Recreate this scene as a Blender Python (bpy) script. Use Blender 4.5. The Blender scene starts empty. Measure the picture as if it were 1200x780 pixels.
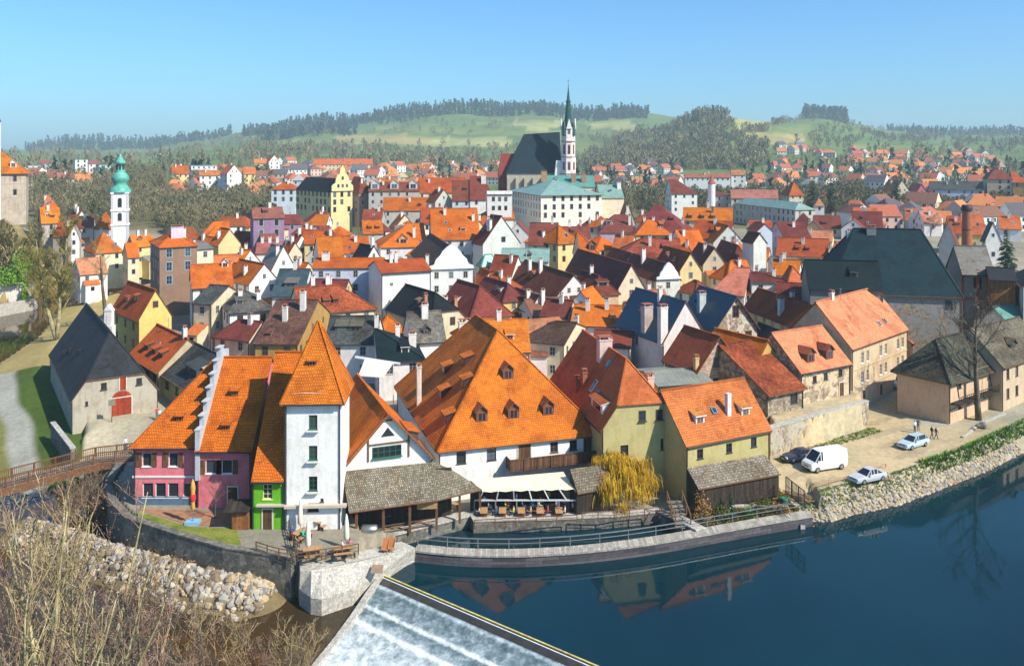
import bpy, bmesh, math, random
import numpy as np
from mathutils import Vector, Matrix

# ---------------------------------------------------------------- camera, sky, sun, exposure
SC = bpy.context.scene
COL = SC.collection
CAMZ, FPX, PYH = 38.0, 1000.0, 180.0        # eye height above the quay, focal length in px of a 1200 px frame, eye-level row
cam_d = bpy.data.cameras.new('camera'); cam = bpy.data.objects.new('camera', cam_d); COL.objects.link(cam)
cam.location = (0, 0, CAMZ); cam.rotation_euler = (math.radians(90), 0, 0)
cam_d.sensor_width = 36; cam_d.lens = 30; cam_d.shift_y = -0.175; cam_d.clip_start = 1; cam_d.clip_end = 20000
SC.camera = cam
SUN_EL, SUN_AZ = math.radians(42), math.radians(123)      # azimuth clockwise from the view direction
world = bpy.data.worlds.new('World'); SC.world = world; world.use_nodes = True
wn = world.node_tree.nodes; wl = world.node_tree.links; wn.clear()
sky = wn.new('ShaderNodeTexSky'); sky.sky_type = 'NISHITA'; sky.sun_disc = False
sky.sun_elevation = SUN_EL; sky.sun_rotation = SUN_AZ
sky.air_density = 1.0; sky.dust_density = 1.8; sky.ozone_density = 2.5; sky.altitude = 500
bg = wn.new('ShaderNodeBackground'); bg.inputs['Strength'].default_value = 0.12
wo = wn.new('ShaderNodeOutputWorld'); tint = wn.new('ShaderNodeMix'); tint.data_type = 'RGBA'; tint.blend_type = 'MULTIPLY'; tint.inputs[0].default_value = 1; tint.inputs[7].default_value = (.42, .75, 1.0, 1)
wl.new(sky.outputs[0], tint.inputs[6]); wl.new(tint.outputs[2], bg.inputs[0]); wl.new(bg.outputs[0], wo.inputs[0])
sun_d = bpy.data.lights.new('sun', 'SUN'); sun = bpy.data.objects.new('sun', sun_d); COL.objects.link(sun)
sun_d.energy = 4.4; sun_d.angle = math.radians(0.5); sun_d.color = (1.0, 0.91, 0.77)
SDIR = Vector((math.sin(SUN_AZ)*math.cos(SUN_EL), math.cos(SUN_AZ)*math.cos(SUN_EL), math.sin(SUN_EL)))
sun.rotation_euler = SDIR.to_track_quat('Z', 'Y').to_euler(); sun.location = SDIR*400
SC.view_settings.view_transform = 'Standard'; SC.view_settings.look = 'None'
SC.view_settings.exposure = 0.72; SC.view_settings.gamma = 1.0; SC.view_settings.use_curve_mapping = False
SC.render.engine = 'CYCLES'; SC.cycles.use_denoising = True
SC.cycles.max_bounces = 6; SC.cycles.diffuse_bounces = 2; SC.cycles.glossy_bounces = 2; SC.cycles.transparent_max_bounces = 8
SC.cycles.volume_bounces = 0; SC.cycles.caustics_reflective = False; SC.cycles.caustics_refractive = False
HAZE_DENSITY = 0.00019
RND = random.Random(7)
R = math.radians

# ---------------------------------------------------------------- helpers: points, objects, meshes
def G(px, py, z=0.0):
    Y = (CAMZ - z)*FPX/(py - PYH)
    return Vector(((px - 600)/FPX*Y, Y, z))
def P(px, py, Y):
    return Vector(((px - 600)/FPX*Y, Y, CAMZ - (py - PYH)*Y/FPX))
def tag(o, label=None, cat=None, group=None, kind=None):
    if label: o['label'] = label
    if cat: o['category'] = cat
    if group: o['group'] = group
    if kind: o['kind'] = kind
    return o
def link(o, parent=None):
    COL.objects.link(o)
    if parent is not None: o.parent = parent
    return o
def thing(name, label, cat, loc=(0, 0, 0), rz=0.0, group=None):
    o = bpy.data.objects.new(name, None); o.empty_display_size = .3
    o.location = loc; o.rotation_euler = (0, 0, rz)
    return tag(link(o), label, cat, group)
def mobj(name, me, parent=None, loc=None, rz=None, color=None):
    o = bpy.data.objects.new(name, me)
    if loc is not None: o.location = loc
    if rz is not None: o.rotation_euler = (0, 0, rz)
    if color is not None: o.color = (*color[:3], 1)
    return link(o, parent)
def dup(root, loc, rz=None, label=None, group=None, color=None):
    r = root.copy(); COL.objects.link(r); r.location = loc
    if rz is not None: r.rotation_euler = (0, 0, rz)
    if label: r['label'] = label
    if group: r['group'] = group
    for ch in list(root.children):
        c = ch.copy(); COL.objects.link(c); c.parent = r
        if color is not None and ch.get('tint'): c.color = (*color, 1)
        for g in ch.children:
            e = g.copy(); COL.objects.link(e); e.parent = c
    return r

class MB:
    """collects faces, builds one mesh with metre UVs (u level along the face, v up it)"""
    def __init__(s): s.v = []; s.f = []; s.m = []; s.sm = []
    def face(s, pts, mat=0, smooth=False):
        i = len(s.v); s.v.extend([tuple(p) for p in pts]); s.f.append(tuple(range(i, i+len(pts)))); s.m.append(mat); s.sm.append(smooth)
    def box(s, x0, x1, y0, y1, z0, z1, mat=0, top=None):
        a = [(x0,y0,z0),(x1,y0,z0),(x1,y1,z0),(x0,y1,z0)]; b = [(x,y,z1) for x,y,_ in a]
        s.prism(a, b, mat, top)
    def prism(s, a, b, mat=0, top=None):
        n = len(a)
        for i in range(n):
            j = (i+1) % n; s.face([a[i], a[j], b[j], b[i]], mat)
        s.face(list(b), mat if top is None else top); s.face(list(reversed(a)), mat)
    def poly(s, pts, z0, z1, mat=0, top=None):
        """extrude a counter-clockwise outline"""
        if sum(pts[i][0]*pts[(i+1) % len(pts)][1] - pts[(i+1) % len(pts)][0]*pts[i][1] for i in range(len(pts))) < 0: pts = pts[::-1]
        s.prism([(p[0], p[1], z0) for p in pts], [(p[0], p[1], z1) for p in pts], mat, top)
    def bar(s, a, b, w, h=None, mat=0, up=(0, 0, 1)):
        """square bar from a to b"""
        h = h or w; a = Vector(a); b = Vector(b); d = (b-a)
        if d.length < 1e-6: return
        d.normalize(); u = Vector(up)
        if abs(d.dot(u)) > .98: u = Vector((0, 1, 0))
        sx = d.cross(u).normalized()*(w/2); sz = sx.cross(d).normalized()*(h/2)
        q = [-sx-sz, sx-sz, sx+sz, -sx+sz]
        A = [a+k for k in q]; B = [b+k for k in q]
        for i in range(4):
            j = (i+1) % 4; s.face([A[i], A[j], B[j], B[i]], mat)
        s.face([A[3], A[2], A[1], A[0]], mat); s.face(B, mat)
    def tube(s, pts, rad, n=6, mat=0, cap=True, smooth=True):
        """round tube along points; rad a number or a list"""
        pts = [Vector(p) for p in pts]; m = len(pts)
        rad = [rad]*m if not hasattr(rad, '__len__') else rad
        i0 = len(s.v); ref = Vector((0.3, 1, 0.2)).normalized()
        for k, p in enumerate(pts):
            d = (pts[min(k+1, m-1)] - pts[max(k-1, 0)])
            d = d.normalized() if d.length > 1e-9 else Vector((0, 0, 1))
            if abs(d.dot(ref)) > .95: ref = Vector((1, .1, .2)).normalized()
            x = d.cross(ref).normalized(); y = d.cross(x)
            for a in range(n):
                t = 2*math.pi*a/n; q = p + (x*math.cos(t) + y*math.sin(t))*rad[k]; s.v.append(tuple(q))
        for k in range(m-1):
            for a in range(n):
                b = (a+1) % n
                s.f.append((i0+k*n+a, i0+k*n+b, i0+(k+1)*n+b, i0+(k+1)*n+a)); s.m.append(mat); s.sm.append(smooth)
        if cap:
            s.f.append(tuple(i0+a for a in reversed(range(n)))); s.m.append(mat); s.sm.append(False)
            s.f.append(tuple(i0+(m-1)*n+a for a in range(n))); s.m.append(mat); s.sm.append(False)
    def lathe(s, prof, c=(0, 0, 0), n=12, mat=0, smooth=True, rot=0.0):
        """turned profile [(radius, z), ...]"""
        i0 = len(s.v)
        for r, z in prof:
            for a in range(n):
                t = 2*math.pi*a/n + rot; s.v.append((c[0]+r*math.cos(t), c[1]+r*math.sin(t), c[2]+z))
        for k in range(len(prof)-1):
            for a in range(n):
                b = (a+1) % n
                s.f.append((i0+k*n+a, i0+k*n+b, i0+(k+1)*n+b, i0+(k+1)*n+a)); s.m.append(mat); s.sm.append(smooth)
    def mesh(s, name, mats):
        me = bpy.data.meshes.new(name)
        me.from_pydata(s.v, [], s.f)
        for m in (mats if isinstance(mats, (list, tuple)) else [mats]): me.materials.append(m)
        me.polygons.foreach_set('material_index', s.m); me.polygons.foreach_set('use_smooth', s.sm)
        uv = me.uv_layers.new(name='UVMap')
        dat = np.zeros((len(me.loops), 2), np.float32); k = 0
        V = s.v
        for f in s.f:
            p0, p1, p2 = V[f[0]], V[f[1]], V[f[2]]
            ax, ay, az = p1[0]-p0[0], p1[1]-p0[1], p1[2]-p0[2]; bx, by, bz = p2[0]-p0[0], p2[1]-p0[1], p2[2]-p0[2]
            nx, ny, nz = ay*bz-az*by, az*bx-ax*bz, ax*by-ay*bx
            L = math.sqrt(nx*nx+ny*ny+nz*nz) or 1; nx, ny, nz = nx/L, ny/L, nz/L
            hl = math.hypot(nx, ny)
            if hl < .02:
                for i in f: dat[k] = (V[i][0], V[i][1]); k += 1
            else:
                hx, hy = -ny/hl, nx/hl
                vx, vy, vz = -nz*hy, nz*hx, nx*hy-ny*hx
                for i in f:
                    p = V[i]; dat[k] = (p[0]*hx+p[1]*hy, p[0]*vx+p[1]*vy+p[2]*vz); k += 1
        uv.data.foreach_set('uv', dat.ravel())
        me.update(); return me
    def build(s, name, mats, parent=None, loc=None, rz=None, color=None):
        return mobj(name, s.mesh(name, mats), parent, loc, rz, color)

# ---------------------------------------------------------------- procedural materials
MATS = {}
def nodes(name):
    m = bpy.data.materials.new(name); m.use_nodes = True; nt = m.node_tree
    b = nt.nodes.get('Principled BSDF'); MATS[name] = m
    return m, nt, b
def N(nt, t, **kw):
    n = nt.nodes.new(t)
    for k, v in kw.items():
        if k in n.inputs: n.inputs[k].default_value = v
        else: setattr(n, k, v)
    return n
def mulc(nt, a, b, fac=1.0, mode='MULTIPLY'):
    x = nt.nodes.new('ShaderNodeMix'); x.data_type = 'RGBA'; x.blend_type = mode; x.inputs[0].default_value = fac
    for k, i in ((a, 6), (b, 7)):
        if hasattr(k, 'links'): nt.links.new(k, x.inputs[i])
        else: x.inputs[i].default_value = (*k, 1)
    return x.outputs[2]
def ramp(nt, src, stops):
    r = nt.nodes.new('ShaderNodeValToRGB'); e = r.color_ramp.elements
    while len(e) < len(stops): e.new(.5)
    for q, (p, c) in zip(e, stops): q.position = p; q.color = (*c, 1) if hasattr(c, '__len__') else (c, c, c, 1)
    nt.links.new(src, r.inputs[0]); return r.outputs[0]
def noise(nt, vec, scale, detail=4, rough=.6):
    n = N(nt, 'ShaderNodeTexNoise', Scale=scale, Detail=detail, Roughness=rough)
    if vec is not None: nt.links.new(vec, n.inputs['Vector'])
    return n.outputs['Fac']
def base_color(nt, fixed=None):
    if fixed is not None:
        c = nt.nodes.new('ShaderNodeRGB'); c.outputs[0].default_value = (*fixed, 1); return c.outputs[0]
    return nt.nodes.new('ShaderNodeObjectInfo').outputs['Color']
def worldpos(nt): return nt.nodes.new('ShaderNodeNewGeometry').outputs['Position']
def bump(nt, b, h, strength=.5, dist=.05):
    n = N(nt, 'ShaderNodeBump', Strength=strength, Distance=dist); nt.links.new(h, n.inputs['Height']); nt.links.new(n.outputs[0], b.inputs['Normal'])
def mat_plain(name, col=None, rough=.7, metal=0., var=.18, scale=1.5, spec=.3):
    m, nt, b = nodes(name); c = base_color(nt, col)
    n = noise(nt, worldpos(nt), scale)
    c = mulc(nt, c, ramp(nt, n, [(.3, 1-var), (.7, 1+var*.6)]))
    nt.links.new(c, b.inputs['Base Color']); b.inputs['Roughness'].default_value = rough; b.inputs['Metallic'].default_value = metal
    b.inputs['Specular IOR Level'].default_value = spec
    return m
def mat_tile(name, tw, th, mortar=.10, var=.45, patch=.5, rough=.8, gap=.35, squash=1.0, dirt=(.62, .5, .45)):
    """rows of overlapping tiles in metre UVs, tinted by the object's own colour"""
    m, nt, b = nodes(name); L = nt.links.new
    uv = nt.nodes.new('ShaderNodeUVMap'); uv.uv_map = 'UVMap'
    br = N(nt, 'ShaderNodeTexBrick', Scale=1.0); br.inputs['Brick Width'].default_value = tw; br.inputs['Row Height'].default_value = th
    br.inputs['Mortar Size'].default_value = mortar*th; br.inputs['Mortar Smooth'].default_value = .4; br.inputs['Bias'].default_value = 0
    br.inputs['Color1'].default_value = (1-var, 1-var, 1-var, 1); br.inputs['Color2'].default_value = (1+var*.45, 1+var*.45, 1+var*.45, 1); br.inputs['Mortar'].default_value = (gap, gap, gap, 1)
    L(uv.outputs[0], br.inputs['Vector'])
    c = mulc(nt, base_color(nt), br.outputs['Color'])
    wp = worldpos(nt)
    big = noise(nt, wp, .22, 5, .65); fine = noise(nt, wp, 1.7, 3, .6)
    c2 = mulc(nt, c, ramp(nt, big, [(.36, dirt), (.56, (1, 1, 1))]), patch)
    c3 = mulc(nt, c2, ramp(nt, fine, [(.3, (.78, .76, .74)), (.7, (1.12, 1.1, 1.06))]), .8)
    mo = noise(nt, wp, .75, 7, .75)
    c3 = mulc(nt, c3, ramp(nt, mo, [(.54, (1, 1, 1)), (.66, (.56, .50, .44)), (.76, (.40, .37, .32))]), .7)
    pt = noise(nt, wp, .35, 2, .4); c3 = mulc(nt, c3, ramp(nt, pt, [(.40, (.74, .66, .6)), (.44, (1, 1, 1)), (.58, (1, 1, 1)), (.63, (1.18, 1.1, 1.0))]), .7)
    L(c3, b.inputs['Base Color']); b.inputs['Roughness'].default_value = rough; b.inputs['Specular IOR Level'].default_value = .2
    sp = nt.nodes.new('ShaderNodeSeparateXYZ'); L(uv.outputs[0], sp.inputs[0])
    md = N(nt, 'ShaderNodeMath', operation='MODULO'); L(sp.outputs[1], md.inputs[0]); md.inputs[1].default_value = th
    dv = N(nt, 'ShaderNodeMath', operation='MULTIPLY'); L(md.outputs[0], dv.inputs[0]); dv.inputs[1].default_value = -1/th
    bump(nt, b, dv.outputs[0], .6, .05)
    return m
def mat_seam(name, step, rough=.45, metal=0.0, horiz=False):
    m, nt, b = nodes(name); L = nt.links.new
    uv = nt.nodes.new('ShaderNodeUVMap'); uv.uv_map = 'UVMap'; sp = nt.nodes.new('ShaderNodeSeparateXYZ'); L(uv.outputs[0], sp.inputs[0])
    md = N(nt, 'ShaderNodeMath', operation='PINGPONG'); L(sp.outputs[1 if horiz else 0], md.inputs[0]); md.inputs[1].default_value = step/2
    rr = ramp(nt, md.outputs[0], [(0.0, (.45, .45, .45)), (.06, (1, 1, 1))])
    c = mulc(nt, base_color(nt), rr, .8)
    n = noise(nt, worldpos(nt), .6, 5, .7)
    c = mulc(nt, c, ramp(nt, n, [(.3, (.6, .62, .62)), (.7, (1.2, 1.2, 1.18))]), .8)
    L(c, b.inputs['Base Color']); b.inputs['Roughness'].default_value = rough; b.inputs['Metallic'].default_value = metal
    bump(nt, b, md.outputs[0], .3, .03)
    return m
def mat_plaster(name, worn=.25, fixed=None):
    m, nt, b = nodes(name); L = nt.links.new; wp = worldpos(nt)
    c = base_color(nt, fixed)
    n1 = noise(nt, wp, .5, 6, .7); n2 = noise(nt, wp, 3.5, 4, .6)
    mp = N(nt, 'ShaderNodeMapping'); mp.inputs['Scale'].default_value = (1.6, 1.6, .22); L(wp, mp.inputs[0])
    st = noise(nt, mp.outputs[0], 1.4, 4, .6)
    c = mulc(nt, c, ramp(nt, n1, [(.34, (.72, .68, .62)), (.55, (1, 1, 1))]), worn)
    c = mulc(nt, c, ramp(nt, st, [(.3, (.74, .71, .66)), (.5, (1, 1, 1))]), worn)
    c = mulc(nt, c, ramp(nt, n2, [(.3, (.92, .91, .9)), (.7, (1.05, 1.05, 1.05))]))
    L(c, b.inputs['Base Color']); b.inputs['Roughness'].default_value = .9; b.inputs['Specular IOR Level'].default_value = .15
    bump(nt, b, n2, .25, .04)
    return m
def mat_peel(name):
    """old plaster fallen off in patches, masonry showing"""
    m, nt, b = nodes(name); L = nt.links.new; wp = worldpos(nt)
    uv = nt.nodes.new('ShaderNodeUVMap'); uv.uv_map = 'UVMap'
    vo = N(nt, 'ShaderNodeTexVoronoi', Scale=3.2); L(uv.outputs[0], vo.inputs['Vector'])
    stone = ramp(nt, vo.outputs['Color'], [(.0, (.16, .12, .085)), (.5, (.3, .23, .16)), (1, (.42, .35, .26))])
    n1 = noise(nt, wp, .55, 8, .72)
    k = ramp(nt, n1, [(.47, 0.0), (.53, 1.0)])
    x = nt.nodes.new('ShaderNodeMix'); x.data_type = 'RGBA'; L(k, x.inputs[0]); L(stone, x.inputs[6]); L(base_color(nt), x.inputs[7])
    n2 = noise(nt, wp, 2.2, 5, .7)
    c = mulc(nt, x.outputs[2], ramp(nt, n2, [(.3, (.72, .7, .66)), (.65, (1.08, 1.07, 1.05))]))
    L(c, b.inputs['Base Color']); b.inputs['Roughness'].default_value = .92; bump(nt, b, n1, .6, .1)
    return m
def mat_stone(name, scale=2.2, cols=((.12, .11, .1), (.28, .26, .23), (.45, .42, .37)), joint=.45, fixed=True, mottle=1.0):
    m, nt, b = nodes(name); L = nt.links.new; wp = worldpos(nt)
    vo = N(nt, 'ShaderNodeTexVoronoi', Scale=scale); L(wp, vo.inputs['Vector'])
    ve = N(nt, 'ShaderNodeTexVoronoi', Scale=scale); ve.feature = 'DISTANCE_TO_EDGE'; L(wp, ve.inputs['Vector'])
    sv = nt.nodes.new('ShaderNodeSeparateColor'); L(vo.outputs['Color'], sv.inputs[0])
    c = ramp(nt, sv.outputs[0], [(0., cols[0]), (.5, cols[1]), (1., cols[2])])
    e = ramp(nt, ve.outputs['Distance'], [(.0, (joint,)*3), (.07, (1, 1, 1))])
    c = mulc(nt, c, e); n = noise(nt, wp, .6, 6, .7)
    c = mulc(nt, c, ramp(nt, n, [(.3, (.6, .6, .56)), (.7, (1.15, 1.13, 1.1))]), mottle)
    L(c, b.inputs['Base Color']); b.inputs['Roughness'].default_value = .9; b.inputs['Specular IOR Level'].default_value = .15
    bump(nt, b, e, .7, .06)
    return m
def mat_brick(name):
    m, nt, b = nodes(name); L = nt.links.new
    uv = nt.nodes.new('ShaderNodeUVMap'); uv.uv_map = 'UVMap'
    br = N(nt, 'ShaderNodeTexBrick', Scale=1.0); br.inputs['Brick Width'].default_value = .5; br.inputs['Row Height'].default_value = .22; br.inputs['Mortar Size'].default_value = .025
    br.inputs['Color1'].default_value = (.30, .13, .08, 1); br.inputs['Color2'].default_value = (.44, .30, .21, 1); br.inputs['Mortar'].default_value = (.5, .45, .38, 1)
    L(uv.outputs[0], br.inputs['Vector']); n = noise(nt, worldpos(nt), .8, 6, .7)
    c = mulc(nt, br.outputs['Color'], ramp(nt, n, [(.35, (.6, .55, .5)), (.55, (1, 1, 1)), (.75, (1.5, 1.5, 1.45))]))
    L(c, b.inputs['Base Color']); b.inputs['Roughness'].default_value = .92; return m
def mat_wood(name, col, step=.18, horiz=False, var=.5):
    m, nt, b = nodes(name); L = nt.links.new
    uv = nt.nodes.new('ShaderNodeUVMap'); uv.uv_map = 'UVMap'
    br = N(nt, 'ShaderNodeTexBrick', Scale=1.0)
    br.inputs['Brick Width'].default_value = 3.1 if horiz else step; br.inputs['Row Height'].default_value = step if horiz else 3.1; br.inputs['Mortar Size'].default_value = .012
    br.inputs['Color1'].default_value = (1-var,)*3+(1,); br.inputs['Color2'].default_value = (1+var*.3,)*3+(1,); br.inputs['Mortar'].default_value = (.25, .25, .25, 1)
    L(uv.outputs[0], br.inputs['Vector'])
    n = noise(nt, worldpos(nt), 2.5, 5, .7)
    c = mulc(nt, base_color(nt, col), br.outputs['Color']); c = mulc(nt, c, ramp(nt, n, [(.3, (.65, .65, .65)), (.7, (1.2, 1.18, 1.15))]))
    L(c, b.inputs['Base Color']); b.inputs['Roughness'].default_value = .85; b.inputs['Specular IOR Level'].default_value = .2; return m
def mat_leaf(name, c0, c1, c2, scale=.35, rough=.8, transl=.0):
    m, nt, b = nodes(name); wp = worldpos(nt)
    n = noise(nt, wp, scale, 3, .6); n2 = noise(nt, wp, scale*9, 2, .6)
    c = ramp(nt, n, [(.3, c0), (.5, c1), (.7, c2)])
    c = mulc(nt, c, ramp(nt, n2, [(.3, (.7, .7, .7)), (.7, (1.25, 1.25, 1.2))]))
    nt.links.new(c, b.inputs['Base Color']); b.inputs['Roughness'].default_value = rough; b.inputs['Specular IOR Level'].default_value = .15
    return m
def mat_glass(name, col=(.025, .032, .04)):
    m, nt, b = nodes(name)
    oi = nt.nodes.new('ShaderNodeObjectInfo')
    c = mulc(nt, col, ramp(nt, oi.outputs['Random'], [(0, (.5, .5, .5)), (.75, (1.3, 1.3, 1.3)), (1, (4.5, 4.3, 4.0))]))
    nt.links.new(c, b.inputs['Base Color']); b.inputs['Roughness'].default_value = .12; b.inputs['Specular IOR Level'].default_value = .5
    return m
M = {}
M['tile'] = mat_tile('roof_tile', .24, .30, mortar=.15, var=.2, patch=.3, gap=.48)
M['tilebig'] = mat_tile('roof_tile_broad', .26, .32, mortar=.15, var=.22, patch=.35, gap=.48)
M['tilered'] = mat_tile('roof_tile_plain', .22, .30, mortar=.09, var=.16, patch=.18, gap=.55)
M['tileold'] = mat_tile('roof_tile_weathered', .26, .36, var=.45, patch=.9, dirt=(.5, .42, .42))
M['shingle'] = mat_tile('wood_shingle', .20, .30, mortar=.16, var=.55, patch=.5, rough=.9, dirt=(.6, .58, .5))
M['slate'] = mat_tile('slate', .3, .26, mortar=.08, var=.25, patch=.3, rough=.7)
M['seam'] = mat_seam('standing_seam_metal', .62)
M['plaster'] = mat_plaster('plaster', .5)
M['plold'] = mat_plaster('plaster_stained', .85)
M['peel'] = mat_peel('peeling_plaster')
M['stone'] = mat_stone('rubble_masonry', 2.0, ((.16, .13, .1), (.33, .27, .2), (.48, .41, .31)))
M['quay'] = mat_stone('quay_masonry', 2.6, ((.13, .125, .11), (.19, .18, .155), (.26, .245, .21)), .6)
M['pale'] = mat_stone('pale_stone_setts', 4.5, ((.36, .34, .30), (.46, .43, .38), (.56, .53, .47)), .6, mottle=.3)
M['brick'] = mat_brick('old_brick')
M['brickred'] = mat_plain('brick_red', (.33, .11, .06), .9, var=.35, scale=3)
M['trim'] = mat_plain('trim_paint', None, .6, var=.12)
M['paint'] = mat_plain('painted_metal', None, .28, var=.03, spec=.5)
M['steel'] = mat_plain('galvanised_steel', (.42, .44, .46), .4, .8, var=.15)
M['dark'] = mat_plain('dark_iron', (.03, .03, .032), .6)
M['glass'] = mat_glass('window_glass')
M['wood'] = mat_wood('brown_boards', (.17, .085, .045))
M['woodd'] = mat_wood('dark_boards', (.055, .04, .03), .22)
M['woodg'] = mat_wood('grey_boards', (.3, .27, .23), .2, True)
M['woodo'] = mat_wood('orange_boards', (.42, .17, .06), .35)
M['timber'] = mat_plain('timber', (.16, .075, .035), .8, var=.35, scale=4)
M['timberl'] = mat_plain('light_timber', (.42, .24, .11), .75, var=.3, scale=4)
M['canvas'] = mat_plain('canvas', None, .9, var=.1)
M['cloth'] = mat_plain('cloth', None, .95, var=.15)
M['rubber'] = mat_plain('rubber', (.02, .02, .02), .8)
M['skin'] = mat_plain('skin', (.5, .3, .21), .6, var=.05)
M['hair'] = mat_plain('hair', (.05, .032, .02), .7)
M['bark'] = mat_leaf('bark', (.06, .048, .035), (.12, .1, .075), (.2, .17, .12), 1.2)
M['barkg'] = mat_leaf('bark_mossy', (.14, .12, .06), (.30, .26, .14), (.46, .40, .22), 1.2)
M['twig'] = mat_leaf('bare_twigs', (.19, .14, .07), (.35, .27, .14), (.50, .40, .22), .5)
M['twigr'] = mat_leaf('reddish_twigs', (.16, .09, .065), (.29, .18, .13), (.38, .26, .19), .5)
M['bud'] = mat_leaf('olive_buds', (.15, .125, .03), (.25, .2, .05), (.34, .29, .09), .4)
M['willow'] = mat_leaf('willow_shoots', (.34, .19, .012), (.54, .32, .018), (.68, .44, .04), .9)
M['green'] = mat_leaf('green_leaves', (.05, .10, .015), (.09, .18, .02), (.15, .26, .03), .6)
M['conifer'] = mat_leaf('conifer_needles', (.012, .03, .018), (.022, .05, .026), (.035, .07, .03), .5)
M['shrub'] = mat_leaf('shrub_leaves', (.05, .06, .018), (.10, .11, .025), (.17, .16, .04), .8)
M['woods'] = mat_leaf('leafless_woods', (.10, .10, .045), (.19, .17, .09), (.30, .24, .13), .06)
M['woodsg'] = mat_leaf('spruce_woods', (.014, .03, .022), (.022, .045, .03), (.035, .06, .04), .03)
# ---------------------------------------------------------------- terrain, river, haze
def xy(px, py, z): p = G(px, py, z); return (p.x, p.y)
C1 = Vector((-11.8, 81.5)); WE = Vector((.795, -.606)); WN = Vector((-.606, -.795))      # weir crest: left end, direction, downstream
POOL = [tuple(C1), xy(487, 655, -2.5), xy(427, 646, -2.5), xy(548, 615, -2.5), xy(556, 621, -2.5), xy(640, 619, -2.5), xy(720, 615, -2.5), xy(770, 610, -2.5), xy(800, 622, -2.5), xy(822, 634, -2.5),
        xy(899, 621, -2.5), xy(945, 611, -2.5), xy(975, 611, -2.5), xy(1000, 603, -2.5), xy(1053, 592, -2.5), xy(1100, 574, -2.5), xy(1150, 555, -2.5), xy(1200, 530, -2.5), xy(1300, 478, -2.5), xy(1420, 440, -2.5), (300, 190), (300, 20), (60, 20), tuple(C1+WE*46)]
LOWER = [tuple(C1), (-17.5, 80.6), (-20.6, 80.6), (-27.4, 82.7), (-32.9, 85.6), (-39.6, 89.6), (-42.9, 93.4), (-45.9, 98.2), (-47.4, 104.5), (-53, 107), (-58, 103.5), (-66, 108), (-78, 121), (-90, 142), (-102, 170), (-108, 195), (-121, 230), (-119, 262), (-110, 284), (-96, 300),
         (-60, 318), (-60, 332), (-96, 318), (-118, 304), (-130, 272), (-134, 238), (-133, 218), (-140, 170), (-170, 120), (-170, 63), (-60, 63), (-14, 60), tuple(C1+WE*46+WN*4), tuple(C1+WE*46)]
def inside(poly, X, Y):
    c = np.zeros(X.shape, bool); n = len(poly)
    for i in range(n):
        (x0, y0), (x1, y1) = poly[i], poly[(i+1) % n]
        if y0 == y1: continue
        k = ((y0 > Y) != (y1 > Y)) & (X < (x1-x0)*(Y-y0)/(y1-y0)+x0); c ^= k
    return c
def dist(poly, X, Y, closed=True):
    d = np.full(X.shape, 1e9); n = len(poly)
    for i in range(n if closed else n-1):
        (x0, y0), (x1, y1) = poly[i], poly[(i+1) % n]; dx, dy = x1-x0, y1-y0
        t = np.clip(((X-x0)*dx+(Y-y0)*dy)/(dx*dx+dy*dy+1e-12), 0, 1); d = np.minimum(d, np.hypot(X-x0-t*dx, Y-y0-t*dy))
    return d
TC = [-400, 0, 80, 150, 240, 300, 400, 500, 600, 700, 760, 830, 900, 960, 1050, 1120, 1200, 1600]
TR = [300, 330, 380, 450, 520, 620, 760, 900, 1100, 1400, 1800, 2300, 3000, 4300]
TP = {-400: (277,265,250,232,216,208,199,194,190,186,184,182,180,185), 0: (277,268,256,235,216,208,199,194,190,186,184,182,177,181), 80: (277,270,258,236,218,208,199,194,190,186,183,180,168,175), 150: (277,271,260,240,219,208,200,194,189,185,181,178,169,175),
      240: (277,271,262,246,222,208,199,192,186,179,172,166,161,168), 300: (277,271,260,245,225,209,198,191,184,175,165,157,160,166), 400: (277,270,257,240,225,212,202,195,188,176,158,141,145,152), 500: (277,270,257,241,228,216,206,198,190,173,150,127,133,140),
      600: (277,270,258,243,230,219,209,200,190,174,152,127,131,138), 700: (277,270,259,246,235,224,213,203,190,172,152,133,136,143), 760: (277,270,259,248,237,226,214,200,181,160,146,136,140,147), 830: (277,270,260,249,239,229,216,199,166,132,137,142,148,154),
      900: (277,270,259,247,236,223,209,196,175,147,142,143,150,156), 960: (277,270,257,243,232,220,207,196,180,160,142,138,146,154), 1050: (277,268,255,240,228,215,202,192,182,172,162,155,154,160), 1120: (277,268,255,241,229,216,204,194,185,174,166,161,157,163),
      1200: (277,268,255,238,224,215,206,200,190,176,167,162,158,164), 1600: (277,265,245,225,210,205,200,195,186,175,167,162,158,164)}
TT = np.array([TP[c] for c in TC], float)
def far_py(px, Y):
    px = np.asarray(px, float); Y = np.asarray(Y, float)
    i = np.clip(np.searchsorted(TC, px)-1, 0, len(TC)-2); j = np.clip(np.searchsorted(TR, Y)-1, 0, len(TR)-2)
    tc = np.array(TC, float); tr = np.log(np.array(TR, float)); a = np.clip((px-tc[i])/(tc[i+1]-tc[i]), 0, 1); b = np.clip((np.log(Y)-tr[j])/(tr[j+1]-tr[j]), 0, 1)
    a = a*a*(3-2*a)
    return (TT[i, j]*(1-a)+TT[i+1, j]*a)*(1-b)+(TT[i, j+1]*(1-a)+TT[i+1, j+1]*a)*b
WEST = [(-51, 104), (-55.0, 108.5), (-60.2, 120.4), (-79.2, 149.6), (-90, 168), (-96, 190), (-104, 235), (-100, 270), (-400, 300), (-400, 40), (-51, 40)]
PIERZ = [xy(425, 638, -.5), xy(470, 628, -.5), xy(494, 638, -.9), xy(489, 660, -2), xy(441, 680, -2), xy(377, 706, -2), xy(343, 690, -2), xy(345, 668, -.5), xy(420, 653, -.5)]
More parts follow.
